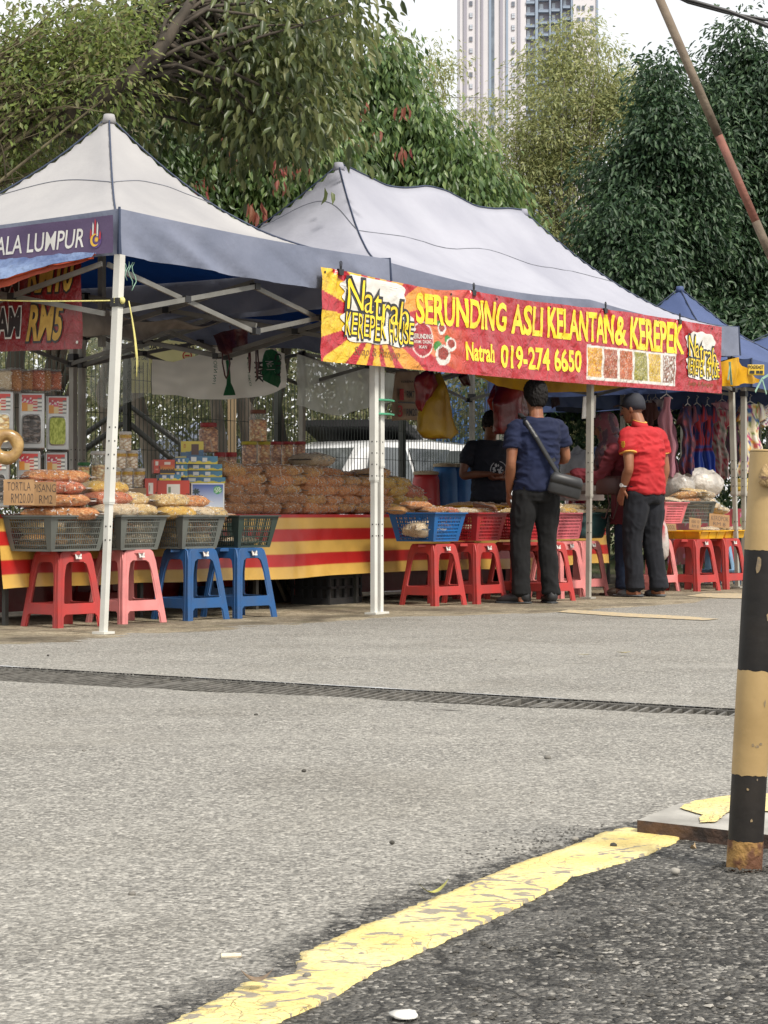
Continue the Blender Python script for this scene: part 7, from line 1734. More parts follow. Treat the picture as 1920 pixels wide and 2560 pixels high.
def plain(c,v=.12):
    return lambda x,b_,q: tuple(k*(1+v*math.sin(x*30)) for k in c)
PK=C(215,150,165,.8)
def f_br(x,b_,q):
    if b_<.36: return C(30,62,160,.9) if math.sin(q*8)<.7 else C(90,115,190,.9)
    if b_<.44: return C(150,35,45,.8) if b_<.40 else C(40,80,160,.8)
    if b_<.85 and abs(math.sin(q*3))>.35: return C(165,40,50,.9) if noise.noise(Vector((x*9,b_*9,q)))<.15 else C(50,52,110,.9)
    return C(36,44,84,.9)
FC=[C(60,110,170,.8),C(200,70,120,.8),C(230,170,60,.8),C(130,150,70,.8),C(120,60,140,.8),C(215,100,90,.8),C(240,235,225,.85)]
garment('faded brown dress at the left end of the rail behind the man in red',1598,1640,1000,1150,1.35,plain(C(120,80,75,.7)),'dress',1)
garment('long pale pink strappy dress with a bow hanging right of the man in red',1640,1692,985,1190,.75,plain(PK),'strappy',2)
garment('second pale pink dress behind the bow dress, hanging lower',1652,1700,1040,1200,1.0,plain(C(200,135,155,.75)),'strappy',5)
garment('dark maroon and navy dress hanging left in the blue group',1700,1738,1008,1185,.72,flor(C(70,40,55,.9),[C(40,44,90,.9),C(120,50,60,.9)],7,3,.2),'dress',3)
garment('blue and red pleated dress in the middle of the blue group',1722,1762,1006,1195,.78,f_br,'dress',4)
garment('blue and red pleated dress at the right of the blue group',1748,1788,1010,1190,.74,f_br,'dress',6)
garment('pink and white floral dress left of the right tent leg',1776,1822,1018,1195,.85,flor(C(215,195,190,.8),[C(200,95,120,.8),C(150,160,150,.8),C(190,60,80,.8)],9,2),'dress',7)
garment('bright multicoloured floral dress right of the right tent leg',1842,1908,1003,1186,.3,flor(C(235,225,190,.85),FC,10,4,.1),'dress',8)
garment('white floral garment cut off by the right frame edge',1898,1950,1010,1068,.2,flor(C(235,230,220,.85),FC,9,6,.3),'top',9)
garment('purple patterned dress partly behind the right tent leg',1812,1850,1030,1150,1.5,flor(C(120,90,110,.75),[C(160,80,120,.8),C(90,100,80,.8)],9,8),'dress',10)
garment('pale pink top hanging high beside the right tent leg',1780,1830,998,1040,1.45,plain(C(225,165,180,.8)),'top',11)
garment('red and white patterned top high behind the cap of the man in red',1560,1600,985,1022,1.45,flor(C(200,120,120,.75),[C(180,50,60,.8),C(220,200,200,.8)],12,3),'top',12)
garment('white top with a blue motif behind the head of the man in red',1618,1660,992,1040,1.5,lambda x,b_,q: C(60,120,200,.8) if .3<b_<.55 and .3<x<.7 else C(205,190,190,.8),'top',13)
# right stall table and goods
rt=thing('trestle_table','low table under the red floral cloth at the right end','table',S(0,0),ANG); a0,a1=sx(1655,.9),sx(1905,.7)
mb=MB(); mb.box(((a0+a1)/2,1.25,.74),(a1-a0,.8,.03)); mb.build('table_top',MATS['ply'],rt)
for s in (a0+.1,a1-.1):
    for t in (.95,1.55): mb=MB(); mb.bar((s,t,0),(s,t,.72),.03,.03); mb.build('leg',HRM,rt)
def fl2(a_,b_):
    P=Vector((a_*22,b_*7,3)); n1=noise.noise(P); c=C(170,30,50,.8)
    if n1>.22: return C(200,110,150,.8) if noise.noise(P*1.4)>0 else C(100,140,70,.8)
    return c
rc2=thing('tablecloth','red floral tablecloth at the right stall behind the price cards','tablecloth',S(0,0),ANG)
grid('front_drop',120,40,lambda a_,b_:(a0+(a1-a0)*a_,.84-.02*math.sin(a_*30)*(1-b_),.2+.56*b_),fl2,vmat('striped_vinyl'),rc2)
grid('top_sheet',20,4,lambda a_,b_:(a0+(a1-a0)*a_,.84+.85*b_,.762),fl2,vmat('striped_vinyl'),rc2)
def pile(lab,name,px0,px1,py0,py1,t_,m_,cat,seed=0,layers=1,colr=None):
    s=sx((px0+px1)/2,t_); k=dep(s,t_)/FP; w=(px1-px0)*k; z0=zz(py1,s,t_); h=(py1-py0)*k
    t=MB(); t.ball((0,0,h*.48),(w/2,.2,h*.52),36); 
    t.v=[(v[0]*(1+.14*noise.noise(Vector(v)*7+Vector((seed,0,0)))),v[1],max(0,v[2]*(1+.25*noise.noise(Vector(v)*9+Vector((0,seed,0)))+.10*noise.noise(Vector(v)*26)))) for v in t.v]
    o=t.build(name,m_,loc=S(s,t_,z0),rz=ANG,smooth=True); return tag(o,lab,cat)
WBG=mat('bag_white_film',(.88,.86,.83),.22,(.80,.74,.66),3,bump=1,bscale=9,bdist=.05,coat=.6,trans=.25)
pile('big billowing white plastic bag on the goods at the right stall','plastic_bag',1690,1822,1176,1243,.62,WBG,'plastic bag',3)
pile('crumpled white plastic bag left of the big billowing one','plastic_bag',1650,1726,1186,1244,.7,WBG,'plastic bag',8)
CW2=vmat('folded_cloth',.8)
for i,(px0,px1,py0,py1,c,lab) in enumerate(((1836,1876,1196,1206,C(240,215,110,.85),'yellow folded cloth topmost of the pile right of the right tent leg'),(1834,1878,1206,1218,C(245,225,150,.85),'pale yellow folded cloth in the middle of the pile'),(1832,1880,1218,1228,C(240,205,90,.85),'deep yellow folded cloth, third down in the pile'),(1832,1880,1228,1240,C(238,222,190,.85),'cream folded cloth at the bottom of the pile'))):
    t_=.72; s=sx((px0+px1)/2,t_); k=dep(s,t_)/FP; mb=MB(); w=(px1-px0)*k; h=(py1-py0)*k
    mb.loft([((0,0,0),(w*.48,0,0),(0,.12,0)),((0,0,h*.2),(w*.5,0,0),(0,.13,0)),((0,0,h*.8),(w*.5,0,0),(0,.13,0)),((0,0,h),(w*.47,0,0),(0,.12,0))],24); o=mb.build('folded_cloth',mat('fold'+str(i),c,.8,tuple(x*.9 for x in c)),loc=S(s,t_,zz(py1,s,t_)),rz=ANG,smooth=True); tag(o,lab,'cloth','folded cloths at the right stall')
# baskets of packets at the right stall
t_=.30
T,M=basket('pink lattice basket on the yellow tray at the right stall',1662,t_,.42,.36,.62,.19,P_PB,True,da=R(-4))
T,M2=basket('grey tub of white packets on the yellow tray at the right stall',1709,t_+.02,.62,.36,.62,.2,P_GRY,da=R(-4))
rg_=random.Random(4)
names=['pale packet','cream packet','white packet']
for i,(px,py,mi,w_) in enumerate(((1676,1268,4,.26),(1690,1262,4,.25),(1674,1254,4,.24),(1712,1252,3,.30),(1707,1240,0,.30),(1722,1232,2,.34),(1738,1262,4,.22),(1748,1248,4,.22),(1760,1258,4,.22),(1772,1266,4,.22),(1757,1240,4,.2),(1782,1272,4,.2),(1740,1234,2,.3),(1795,1276,4,.18))):
    s=sx(px,.45); labs_=['pale packet at the bottom left on the pink basket','pale packet, second up at the left of the right stall','pale packet top left beside the hand of the man in red','dark brown packet low in the middle of the right stall heap','brown packet topmost but one in the right stall heap','long pale gold packet at the top of the right stall heap','cream packet at the left foot of the white packet heap','cream packet above the foot of the white packet heap','cream packet in the middle of the white packet heap','cream packet right of the middle of the white packet heap','cream packet near the top of the white packet heap','cream packet at the right of the white packet heap','pale gold packet lying under the big white bag','cream packet at the far right end of the white heap']
    bag(mi,labs_[i],S(s,.45,zz(py,s,.45)),(w_,.2,.07),ANG+rg_.uniform(-.7,.7),(rg_.uniform(-.25,.25),rg_.uniform(-.15,.15)))
def tray(lab,px,px2,t_,z,ln,dp):
    s=sx(px,t_); T=thing('tray',lab,'tray',S(s,t_,z),ANG); h=.075
    mb=MB(); n_=4
    for (a_,b_) in (((0,0),(ln,0)),((ln,0),(ln,dp)),((ln,dp),(0,dp)),((0,dp),(0,0))):
        a_=Vector((*a_,0));b_=Vector((*b_,0)); d=(b_-a_); o_=Vector((d.y,-d.x,0)).normalized()
        m1=MB(); m1.add([a_-o_*.0+Vector((0,0,0)),b_,b_+o_*.02+Vector((0,0,h)),a_+o_*.02+Vector((0,0,h)),a_-o_*.006,b_-o_*.006,b_+o_*.014+Vector((0,0,h)),a_+o_*.014+Vector((0,0,h))],[(0,1,2,3),(5,4,7,6),(3,2,6,7),(0,4,5,1),(0,3,7,4),(1,5,6,2)]); m1.build('side_wall',P_YEL,T)
        m1=MB(); 
        m1.bar(a_+o_*.028+Vector((0,0,h-.004))-d.normalized()*.03,b_+o_*.028+Vector((0,0,h-.004))+d.normalized()*.03,.022,.008); m1.build('rim',P_YEL,T)
        for q in (.33,.66): m1=MB(); m1.bar(a_+d*q+o_*.004,a_+d*q+o_*.024+Vector((0,0,h-.01)),.006,.008); m1.build('rib',P_YEL,T)
    mb.box((ln/2,dp/2,.004),(ln,dp,.006)); mb.build('base',P_YEL,T); return T
tray('yellow plastic tray under the price cards, left one',1750,0,-.02,.475,.50,.40)
tray('yellow plastic tray beside the right tent leg',1812,0,.06,.475,.42,.40)
tray('yellow plastic tray end next to the bollard top',1856,0,.12,.475,.42,.38)
tray('yellow tray of brown crackers behind the bright blue basket',1155,0,.95,.70,.62,.40)
tray('yellow tray behind the left side of the man in navy',1262,0,.95,.70,.48,.38)
for (px,t_,z,mi,lab,w_) in ((1150,1.1,.77,0,'heap of brown crackers in the yellow tray behind the bright blue basket',.5),(1265,1.1,.77,3,'heap of dark crackers in the second yellow tray',.36)):
    s=sx(px,t_)+.22; o=bag(mi,lab,S(s,t_,z),(w_,.34,.07),ANG,cat='crackers')
bag(3,'dark brown slanting packet leaning between the two yellow trays',S(sx(1215,.8),.8,.745),(.34,.2,.05),ANG+.4,(.2,.25))
card('tan price card standing in the middle of the yellow tray at the right',1722,1752,1294,1324,.08,[('KEK 10',.2,.55,.85,.85),('RM 8',.25,.15,.8,.42)],R(5),-.3,roll=.12)
card('large pale price card leaning at the right of the yellow tray',1772,1824,1284,1319,.12,[('KEROPOK',.1,.5,.95,.85),('RM 8',.2,.12,.8,.4)],R(5),-.3,CBD,roll=.10)
card('small cream price card at the left end of the yellow tray',1662,1691,1309,1327,.05,[('DODOL',.1,.2,.9,.8)],R(5),-.25)
pl=thing('tray_contents','loose pale packets in the yellow tray below the price cards','snack bag',S(0,0),ANG); 
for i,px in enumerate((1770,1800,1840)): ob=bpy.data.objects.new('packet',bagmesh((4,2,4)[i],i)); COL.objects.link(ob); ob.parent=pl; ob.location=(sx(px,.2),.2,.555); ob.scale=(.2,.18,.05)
# things in the middle stall behind the men
pile('shiny grey plastic bag of goods behind the tent leg between the men','plastic_bag',1418,1476,1122,1215,1.3,filmmat('grey_film',(.50,.52,.55),.8,.12,.9,14),'plastic bag',5)
pile('blue-grey rounded bag beside the shiny grey bag','plastic_bag',1474,1504,1118,1165,1.35,mat('blue_grey_bag',C(110,130,175,.75),.5),'plastic bag',2)
s=sx(1438,.85); t=thing('carton','pale grey carton lying on the table right of the man in navy','carton',S(s,.75,zz(1262,s,.75)),R(6)); k=dep(s,.75)/FP; mb=MB(); mb.box((0,.15,31*k),(98*k,.3,40*k)); o=mb.build('box',mat('carton_grey',C(175,160,155,.75),.7,C(150,138,132,.75),3),t)
mb=MB(); mb.box((0,-.003,31*k),(99*k,.004,.03)); mb.build('tape',mat('tape',C(120,100,90,.7),.3),t)
bag(2,'pale gold flat packet under the grey carton',S(sx(1440,.5),.5,zz(1270,sx(1440,.5),.5)),(.42,.25,.07),ANG)
# motorbike mirror shape right of the man
mt=thing('motorcycle','dark motorcycle parked behind the stall, mirror showing beside the navy shirt','motorcycle',(xt(1432,21.2),21.2,0),R(80))
BK=mat('bike_black',(.02,.02,.022),.25,coat=.6)
for x in (-.62,.62):
    mb=MB(); n1,n2=24,8; vs_=[]
    for i in range(n1):
        for j in range(n2): a_=2*PI*i/n1;b_=2*PI*j/n2; r=.26+.045*math.cos(b_); vs_.append((x+r*math.cos(a_),.045*math.sin(b_),.305+r*math.sin(a_)))
    mb.add(vs_,[(i*n2+j,i*n2+(j+1)%n2,((i+1)%n1)*n2+(j+1)%n2,((i+1)%n1)*n2+j) for i in range(n1) for j in range(n2)]); wv=mb.build('wheel',TYR,mt,smooth=True)
    mb=MB(); mb.tube([(x,-.04,.305),(x,.04,.305)],.05,12); 
    for i in range(6): a_=2*PI*i/6; mb.bar((x,0,.305),(x+.24*math.cos(a_),0,.305+.24*math.sin(a_)),.015,.015)
    mb.build('hub_spokes',CHR,wv)
mb=MB(); mb.loft([((-.75,0,.74),(0,.05,0),(0,0,.03)),((-.5,0,.74),(0,.13,0),(0,0,.06)),((0,0,.74),(0,.14,0),(0,0,.07)),((.2,0,.72),(0,.08,0),(0,0,.05))],14); mb.build('saddle',BK,mt,smooth=True)
mb=MB(); mb.loft([((-.6,0,.6),(0,.06,0),(0,0,.08)),((-.1,0,.5),(0,.13,0),(0,0,.16)),((.15,0,.55),(0,.1,0),(0,0,.14)),((.42,0,.88),(0,.12,0),(0,0,.12))],14); mb.build('fairing',mat('bike_red',C(160,30,35,.8),.25,coat=.8),mt,smooth=True)
mb=MB(); mb.bar((.62,-.06,.3),(.44,-.06,.95),.035,.035); mb.bar((.62,.06,.3),(.44,.06,.95),.035,.035); mb.build('fork',CHR,mt)
mb=MB(); mb.tube([(.36,-.36,1.0),(.44,-.1,.98),(.44,.1,.98),(.36,.36,1.0)],.015,8); mb.build('handlebar',BK,mt)
for sg in(-1,1): mb=MB(); mb.tube([(.42,sg*.2,1.0),(.46,sg*.3,1.18)],.006,6); mb.ball((.46,sg*.34,1.2),(.02,.075,.045),12); mb.build('mirror',BK,mt,smooth=True)
# ======================= PEOPLE =======================
SKIN=mat('skin_brown',C(165,112,82,.75),.5,C(145,92,66,.75),9,spec=.4); SKD=mat('skin_dark',C(135,88,64,.7),.5,C(115,72,52,.7),9,spec=.4); HAIR=mat('hair_black',(.006,.005,.005),.7,(.012,.010,.009),40,spec=.2,bump=.6,bscale=90,stretch=(1,1,.3)); EYE=mat('eye',(.03,.02,.018),.2)
def headgeo(mb,c,yaw=0,pitch=0,sc=1.):
    M=Matrix.Rotation(yaw,3,'Z')@Matrix.Rotation(pitch,3,'X')
    def P(x,y,z): return Vector(c)+M@Vector((x*sc,y*sc,z*sc))
    ring=[(-.118,.040,.022,.022),(-.105,.036,.042,.045),(-.07,.024,.057,.066),(-.03,.012,.066,.080),(.01,.004,.071,.088),(.05,-.004,.073,.092),(.085,-.008,.064,.080),(.108,-.010,.044,.056),(.12,-.010,.016,.022)]
    mb.loft([(P(0,y,z),M@Vector((rx*sc,0,0)),M@Vector((0,ry*sc,0))) for z,y,rx,ry in ring],20)
    mb.loft([(P(0,.088,.022),M@Vector((.008,0,0)),M@Vector((0,.008,0))),(P(0,.10,-.01),M@Vector((.012,0,0)),M@Vector((0,.014,0))),(P(0,.100,-.025),M@Vector((.016,0,0)),M@Vector((0,.014,0))),(P(0,.085,-.036),M@Vector((.010,0,0)),M@Vector((0,.01,0)))],10)
    mb.ball(P(0,.083,-.058),(.022*sc,.012*sc,.008*sc),8,M=M)
    for s_ in(-1,1):
        mb.ball(P(s_*.073,-.005,-.005),(.010*sc,.018*sc,.030*sc),8,M=M); mb.ball(P(s_*.028,.078,.028),(.018*sc,.010*sc,.007*sc),8,M=M)
    return P,M
def tub(mb,pts,rs,n_=12,sq=(1,1),ref=None):
    # smooth curve through joints
    pts=[Vector(p) for p in pts]; P=[];Q=[]
    N=len(pts)
    for i in range(N-1):
        p0=pts[max(0,i-1)];p1=pts[i];p2=pts[i+1];p3=pts[min(N-1,i+2)]
        for k in range(5):
            t=k/5; P.append(.5*((2*p1)+(p2-p0)*t+(2*p0-5*p1+4*p2-p3)*t*t+(3*p1-p0-3*p2+p3)*t**3)); Q.append(rs[i]+(rs[i+1]-rs[i])*(t*t*(3-2*t)))
    P.append(pts[-1]);Q.append(rs[-1]); mb.tube(P,Q,n_,sq=sq,ref=ref); mb.ball(P[0],Q[0]*.98,10); mb.ball(P[-1],Q[-1]*.98,10)
def hand(mb,wr,d,nrm,curl=.5,side=1,sc=1.):
    """wr wrist, d direction of the hand, nrm palm normal (towards the palm), side: thumb side sign"""
    wr=Vector(wr); d=Vector(d).normalized(); nrm=Vector(nrm); nrm=(nrm-d*nrm.dot(d)).normalized(); w=d.cross(nrm).normalized()*side
    pc=wr+d*.045*sc
    mb.loft([(wr-d*.01,w*.024*sc,nrm*.017*sc),(wr+d*.03*sc,w*.036*sc,nrm*.015*sc),(wr+d*.085*sc,w*.040*sc,nrm*.012*sc),(wr+d*.095*sc,w*.036*sc,nrm*.009*sc)],12)
    for i,(off,l_) in enumerate(((.030,.068),(.010,.077),(-.010,.071),(-.029,.055))):
        b_=wr+d*.088*sc+w*off*sc; a1=curl*.7; a2=curl*1.6; a3=curl*2.2
        dd=lambda a_: (d*math.cos(a_)+nrm*math.sin(a_)); spread=w*off*1.2
        p1=b_+(dd(a1)+spread).normalized()*l_*.45*sc; p2=p1+dd(a2)*l_*.32*sc; p3=p2+dd(a3)*l_*.25*sc
        mb.tube([b_-d*.015*sc,b_,p1,p2,p3],[.0095*sc,.0095*sc,.009*sc,.008*sc,.0065*sc],8)
    b_=wr+d*.025*sc+w*.030*sc; p1=b_+(d*.7+w*.7+nrm*.3).normalized()*.035*sc; p2=p1+(d*.85+w*.25+nrm*.5*(.4+curl)).normalized()*.03*sc; p3=p2+(d*.9+nrm*.6*(.3+curl)).normalized()*.022*sc
    mb.tube([b_-w*.01,b_,p1,p2,p3],[.012*sc,.013*sc,.011*sc,.0095*sc,.007*sc],8)
def torsorings(J,grow=0,z0=None,z1=None,fat=1.):
    """rings along the spine pelvis-waist-chest-shoulder line"""
    pv,ws,ch,sh,nk=[Vector(J[k]) for k in('pelvis','waist','chest','shline','neck')]
    ax=Vector(J['sax']); hx=Vector(J['hax']); out=[]
    for c,x,rx,ry in ((pv-Vector((0,0,.09)),hx,.150,.108),(pv,hx,.165,.118),(ws,(hx+ax)/2,.150*fat,.108*fat),(ch,ax,.172,.122*fat),(sh-Vector((0,0,.05)),ax,.185,.112),(sh,ax,.165,.088),(nk-Vector((0,0,.02)),ax,.085,.062)):
        x=x.normalized(); y=Vector((-x.y,x.x,0)).normalized(); out.append((c,x*(rx+grow),y*(ry+grow)))
    return out
def denser(rings,k=3):
    out=[]
    for (c0,a0,b0_),(c1,a1,b1_) in zip(rings[:-1],rings[1:]):
        for i in range(k): t=i/k; out.append((c0.lerp(c1,t),a0.lerp(a1,t),b0_.lerp(b1_,t)))
    out.append(rings[-1]); return out
def wrinkle(amp,sc=(9,9,9),seed=0,amp2=0):
    def f(p):
        w_=Vector((noise.noise(p*5),noise.noise(p*5+Vector((9,0,0))),noise.noise(p*5+Vector((0,9,0)))))*.05; p=p+w_
        return amp*.75*(1-2*abs(noise.noise(Vector((p.x*sc[0],p.y*sc[1],p.z*sc[2]+seed)))))+amp*.42*(1-2*abs(noise.noise(Vector((p.x*sc[0]*2.3+4,p.y*sc[1]*2.3,p.z*sc[2]*2.1+seed)))))-amp*.4
    return f
    return lambda p: amp*(1-2*abs(noise.noise(Vector((p.x*sc[0],p.y*sc[1],p.z*sc[2]+seed)))))+amp2*noise.noise(Vector((p.x*40,p.y*40,p.z*40)))-amp*.4
def mkJ(**k):
    J=dict(pelvis=(0,0,.93),waist=(0,0,1.06),chest=(0,0,1.26),shline=(0,-.01,1.43),neck=(0,-.005,1.48),head=(0,.02,1.625),sax=(1,0,0),hax=(1,0,0),hipL=(-.09,0,.90),kneeL=(-.10,.02,.49),ankL=(-.10,-.01,.09),toeL=(-.11,.14,.03),hipR=(.09,0,.90),kneeR=(.10,.02,.49),ankR=(.10,-.01,.09),toeR=(.12,.14,.03),shL=(-.19,-.01,1.40),elL=(-.24,-.02,1.12),wrL=(-.24,.06,.88),shR=(.19,-.01,1.40),elR=(.24,-.02,1.12),wrR=(.24,.06,.88)); J.update(k); return J
def person(lab,loc,rz,J,skin,shirt,trous,shoe,sleeve=.55,shirt_z=.90,fat=1.,handsp=None,shoe_kind='shoe',headrot=(0,0),hair=True,shirt_name='t_shirt',legw=1.,armw=1.,voxel=.0085,longsleeve=False):
    t=thing('person',lab,'person',loc,rz)
    J={k:Vector(v) for k,v in J.items()}
    mb=MB(); mb.loft(denser(torsorings(J,0,fat=fat)),22)
    tub(mb,[J['neck']-Vector((0,0,.05)),(J['neck']+J['head'])/2-Vector((0,0,.01)),J['head']-Vector((0,.01,.03))],[.062,.056,.054])
    P,M=headgeo(mb,J['head'],*headrot)
    for s_ in 'LR':
        tub(mb,[J['neck']-Vector((0,0,.07))+(J['sh'+s_]-J['neck'])*.35,J['sh'+s_]-Vector((0,0,.03)),J['sh'+s_].lerp(J['el'+s_],.45),J['el'+s_],J['el'+s_].lerp(J['wr'+s_],.35),J['wr'+s_]],[.05,.056*armw,.046*armw,.038*armw,.040*armw,.025*armw])
        tub(mb,[J['hip'+s_],J['hip'+s_].lerp(J['knee'+s_],.4),J['knee'+s_],J['knee'+s_].lerp(J['ank'+s_],.35),J['ank'+s_]],[.085,.078,.054,.052,.036])
        mb.loft([(J['ank'+s_]+Vector((0,-.045,-.05)),(.032,0,0),(0,0,.03)),(J['ank'+s_]+Vector((0,0,-.045)),(.038,0,0),(0,0,.045)),(J['ank'+s_].lerp(J['toe'+s_],.6)+Vector((0,0,-.012)),(.044,0,0),(0,0,.026)),(J['toe'+s_]-Vector((0,0,.004)),(.036,0,0),(0,0,.018))],12)
        h_=(handsp or {}).get(s_,dict(d=(J['wr'+s_]-J['el'+s_]).normalized()*.7+Vector((0,.15,-.5)),n=(1 if s_=='L' else -1,.1,0),curl=.45))
        hand(mb,J['wr'+s_],h_['d'],h_['n'],h_.get('curl',.45),h_.get('side',1 if s_=='L' else -1))
    body=remesh(mb,'body',skin,t,voxel*.75,2)
    mb=MB()
    for s_ in(-1,1): mb=MB(); mb.ball(P(s_*.029,.083,.016),(.011,.006,.0055),8,M=M); mb.build('eye',EYE,t,smooth=True)
    mb=MB(); 
    for s_ in(-1,1): mb=MB(); mb.tube([P(s_*.012,.091,.035),P(s_*.03,.09,.041),P(s_*.046,.078,.034)],.0035,6); mb.build('eyebrow',HAIR,t)
    mb=MB(); mb.tube([P(-.02,.092,-.058),P(0,.097,-.060),P(.02,.092,-.058)],.0035,6); mb.build('lips',mat('lips',C(120,60,55,.7),.4),t)
    # shirt
    mb=MB(); R0=torsorings(J,.018,fat=fat); top=R0[1:]; d0=shirt_z-J['pelvis'].z
    bc=J['pelvis'].lerp(J['waist'],(shirt_z-J['pelvis'].z)/(J['waist'].z-J['pelvis'].z)) 
    hx=J['hax'].normalized(); hy=Vector((-hx.y,hx.x,0)); 
    rings=[(bc,hx*.178*max(1,fat*.97),hy*.135*max(1,fat*.95)),(bc+Vector((0,0,.04)),hx*.18*max(1,fat*.97),hy*.137*max(1,fat*.95))]+[r for r in R0[2:]]
    mb.loft(denser(rings),26)
    for s_ in 'LR':
        A_,B_,C_=J['sh'+s_],J['el'+s_],J['wr'+s_]
        if longsleeve: tub(mb,[J['neck'].lerp(A_,.45)-Vector((0,0,.05)),A_-Vector((0,0,.025)),A_.lerp(B_,.5),B_,B_.lerp(C_,.5),B_.lerp(C_,.93)],[.05,.066,.064,.060,.056,.048])
        else:
            tub(mb,[J['neck'].lerp(A_,.5)-Vector((0,0,.055)),A_.lerp(B_,.06)+(J['neck']-A_)*.10-Vector((0,0,.012)),A_.lerp(B_,sleeve*.55)],[.054,.069*armw,.070*armw])
            e=A_.lerp(B_,sleeve); mb.tube([A_.lerp(B_,sleeve*.5),A_.lerp(B_,sleeve*.8),e],[.068*armw,.068*armw,.067*armw],16)
    cl_=remesh(mb,shirt_name,shirt,t,voxel,3,wrinkle(.018,(6,6,12),rz*3,.002))
    # collar ring
    # trousers
    mb=MB(); pr=[(J['pelvis']+Vector((0,0,.06)),hx*.158*max(1,fat*.97),hy*.118*max(1,fat*.95)),(J['pelvis'],hx*.172,hy*.128),(J['pelvis']-Vector((0,0,.08)),hx*.172,hy*.13),(J['pelvis']-Vector((0,0,.13)),hx*.15,hy*.11)]
    mb.loft(denser(pr),24)
    for s_ in 'LR':
        A_,B_,C_=J['hip'+s_]-Vector((0,0,.02)),J['knee'+s_],J['ank'+s_]
        tub(mb,[A_,A_.lerp(B_,.4),B_,B_.lerp(C_,.4),C_+Vector((0,0,.02))],[.102*legw,.100*legw,.078*legw,.074*legw,.070*legw])
        mb.tube([C_+Vector((0,0,.06)),C_+Vector((0,-.005,-.015))],[.070*legw,.073*legw],16)
    remesh(mb,'trousers',trous,t,voxel,3,wrinkle(.0115,(8,8,6),rz*5+2,.002))
    for s_ in 'LR':
        A_,T_=J['ank'+s_],J['toe'+s_]; fd=(T_-A_); fd.z=0; fd.normalize(); sd_=Vector((-fd.y,fd.x,0)); mb=MB(); F=lambda q,z:Vector((A_.x,A_.y,0))+fd*q+Vector((0,0,z))
        if shoe_kind=='shoe':
            mb.loft([(F(-.075,.05),sd_*.028,Vector((0,0,.045))),(F(-.05,.055),sd_*.042,Vector((0,0,.055))),(F(.0,.06),sd_*.046,Vector((0,0,.06))),(F(.06,.045),sd_*.048,Vector((0,0,.045))),(F(.14,.032),sd_*.052,Vector((0,0,.032))),(F(.185,.024),sd_*.04,Vector((0,0,.022))),(F(.20,.02),sd_*.02,Vector((0,0,.012)))],16); o=mb.build('shoe',shoe,t,smooth=True)
            m2=MB(); m2.loft([(F(q,.008),sd_*w_,Vector((0,0,.009))) for q,w_ in ((-.085,.02),(-.06,.046),(0,.05),(.08,.052),(.15,.056),(.19,.042),(.21,.016))],12); m2.build('sole',mat('shoe_sole',(.05,.055,.06),.7),o)
        else:
            mb.loft([(F(q,.012),sd_*w_,Vector((0,0,.011))) for q,w_ in ((-.08,.02),(-.055,.044),(0,.048),(.08,.052),(.15,.056),(.19,.042),(.205,.016))],14); 
            mb.loft([(F(.06,.035),sd_*.056,Vector((0,0,.036))),(F(.10,.033),sd_*.057,Vector((0,0,.032))),(F(.14,.028),sd_*.056,Vector((0,0,.026)))],14); mb.build('sandal',shoe,t,smooth=True)
    if hair:
        mb=MB(); vs0=[(.01,-.020,.088,.098),(.04,-.014,.092,.106),(.08,-.010,.088,.102),(.115,-.008,.072,.085),(.138,-.008,.044,.055),(.148,-.008,.012,.014)]
        lo=[(-.080,-.052,.050,.042),(-.045,-.044,.068,.062),(-.015,-.034,.082,.080)]
        mb.loft([(P(0,y,z),M@Vector((rx,0,0)),M@Vector((0,ry,0))) for z,y,rx,ry in lo+vs0],20); o=remesh(mb,'hair',HAIR,t,.0055,0,wrinkle(.011,(60,60,26)))
    return t,J,P,M
# man in navy, seen from behind
NAVYT=mat('shirt_navy',C(22,42,92,.42),.9,C(16,32,76,.42),3,bump=.3,bscale=120,bdist=.002); BLKT=mat('trousers_black',C(28,29,33,.3),.95,C(20,21,24,.3),3,bump=.3,bscale=120,bdist=.002); SHB=mat('shoe_black',(.018,.018,.02),.45)
pz=lambda px,py,d_:(xt(px,d_),zt(py,d_))
d1=15.75; x1_=xt(1340,d1)
J1=mkJ(shL=(-.185,-.02,1.385),elL=(-.225,-.06,1.11),wrL=(-.20,.07,.885),shR=(.185,.0,1.39),elR=(.255,.03,1.15),wrR=(.16,.26,1.12),head=(.01,.045,1.62),hipL=(-.09,0,.89),kneeL=(-.12,.03,.49),ankL=(-.125,.0,.085),toeL=(-.26,.10,.03),kneeR=(.10,.03,.50),ankR=(.125,.0,.085),toeR=(.14,.15,.03))
t,J,P,M=person('man in navy shirt seen from behind with a black crossbody bag at his hip',(x1_,d1,0),R(14),J1,SKIN,NAVYT,BLKT,SHB,sleeve=.62,shirt_z=.885,headrot=(0,-.18),legw=1.0,armw=1.05,fat=1.05)
BGB=mat('bag_black',(.028,.030,.032),.45,(.018,.018,.02),5,bump=.4,bscale=200,bdist=.001)
mb=MB(); pts=[(-.10,.12,1.42),(-.125,.02,1.475),(-.115,-.085,1.43),(-.05,-.145,1.30),(.03,-.155,1.16),(.12,-.15,1.02),(.15,-.13,.99)]
Pp=[];
for i in range(len(pts)-1):
    for k in range(4): Pp.append(Vector(pts[i]).lerp(Vector(pts[i+1]),k/4))
Pp.append(Vector(pts[-1])); mb=MB()
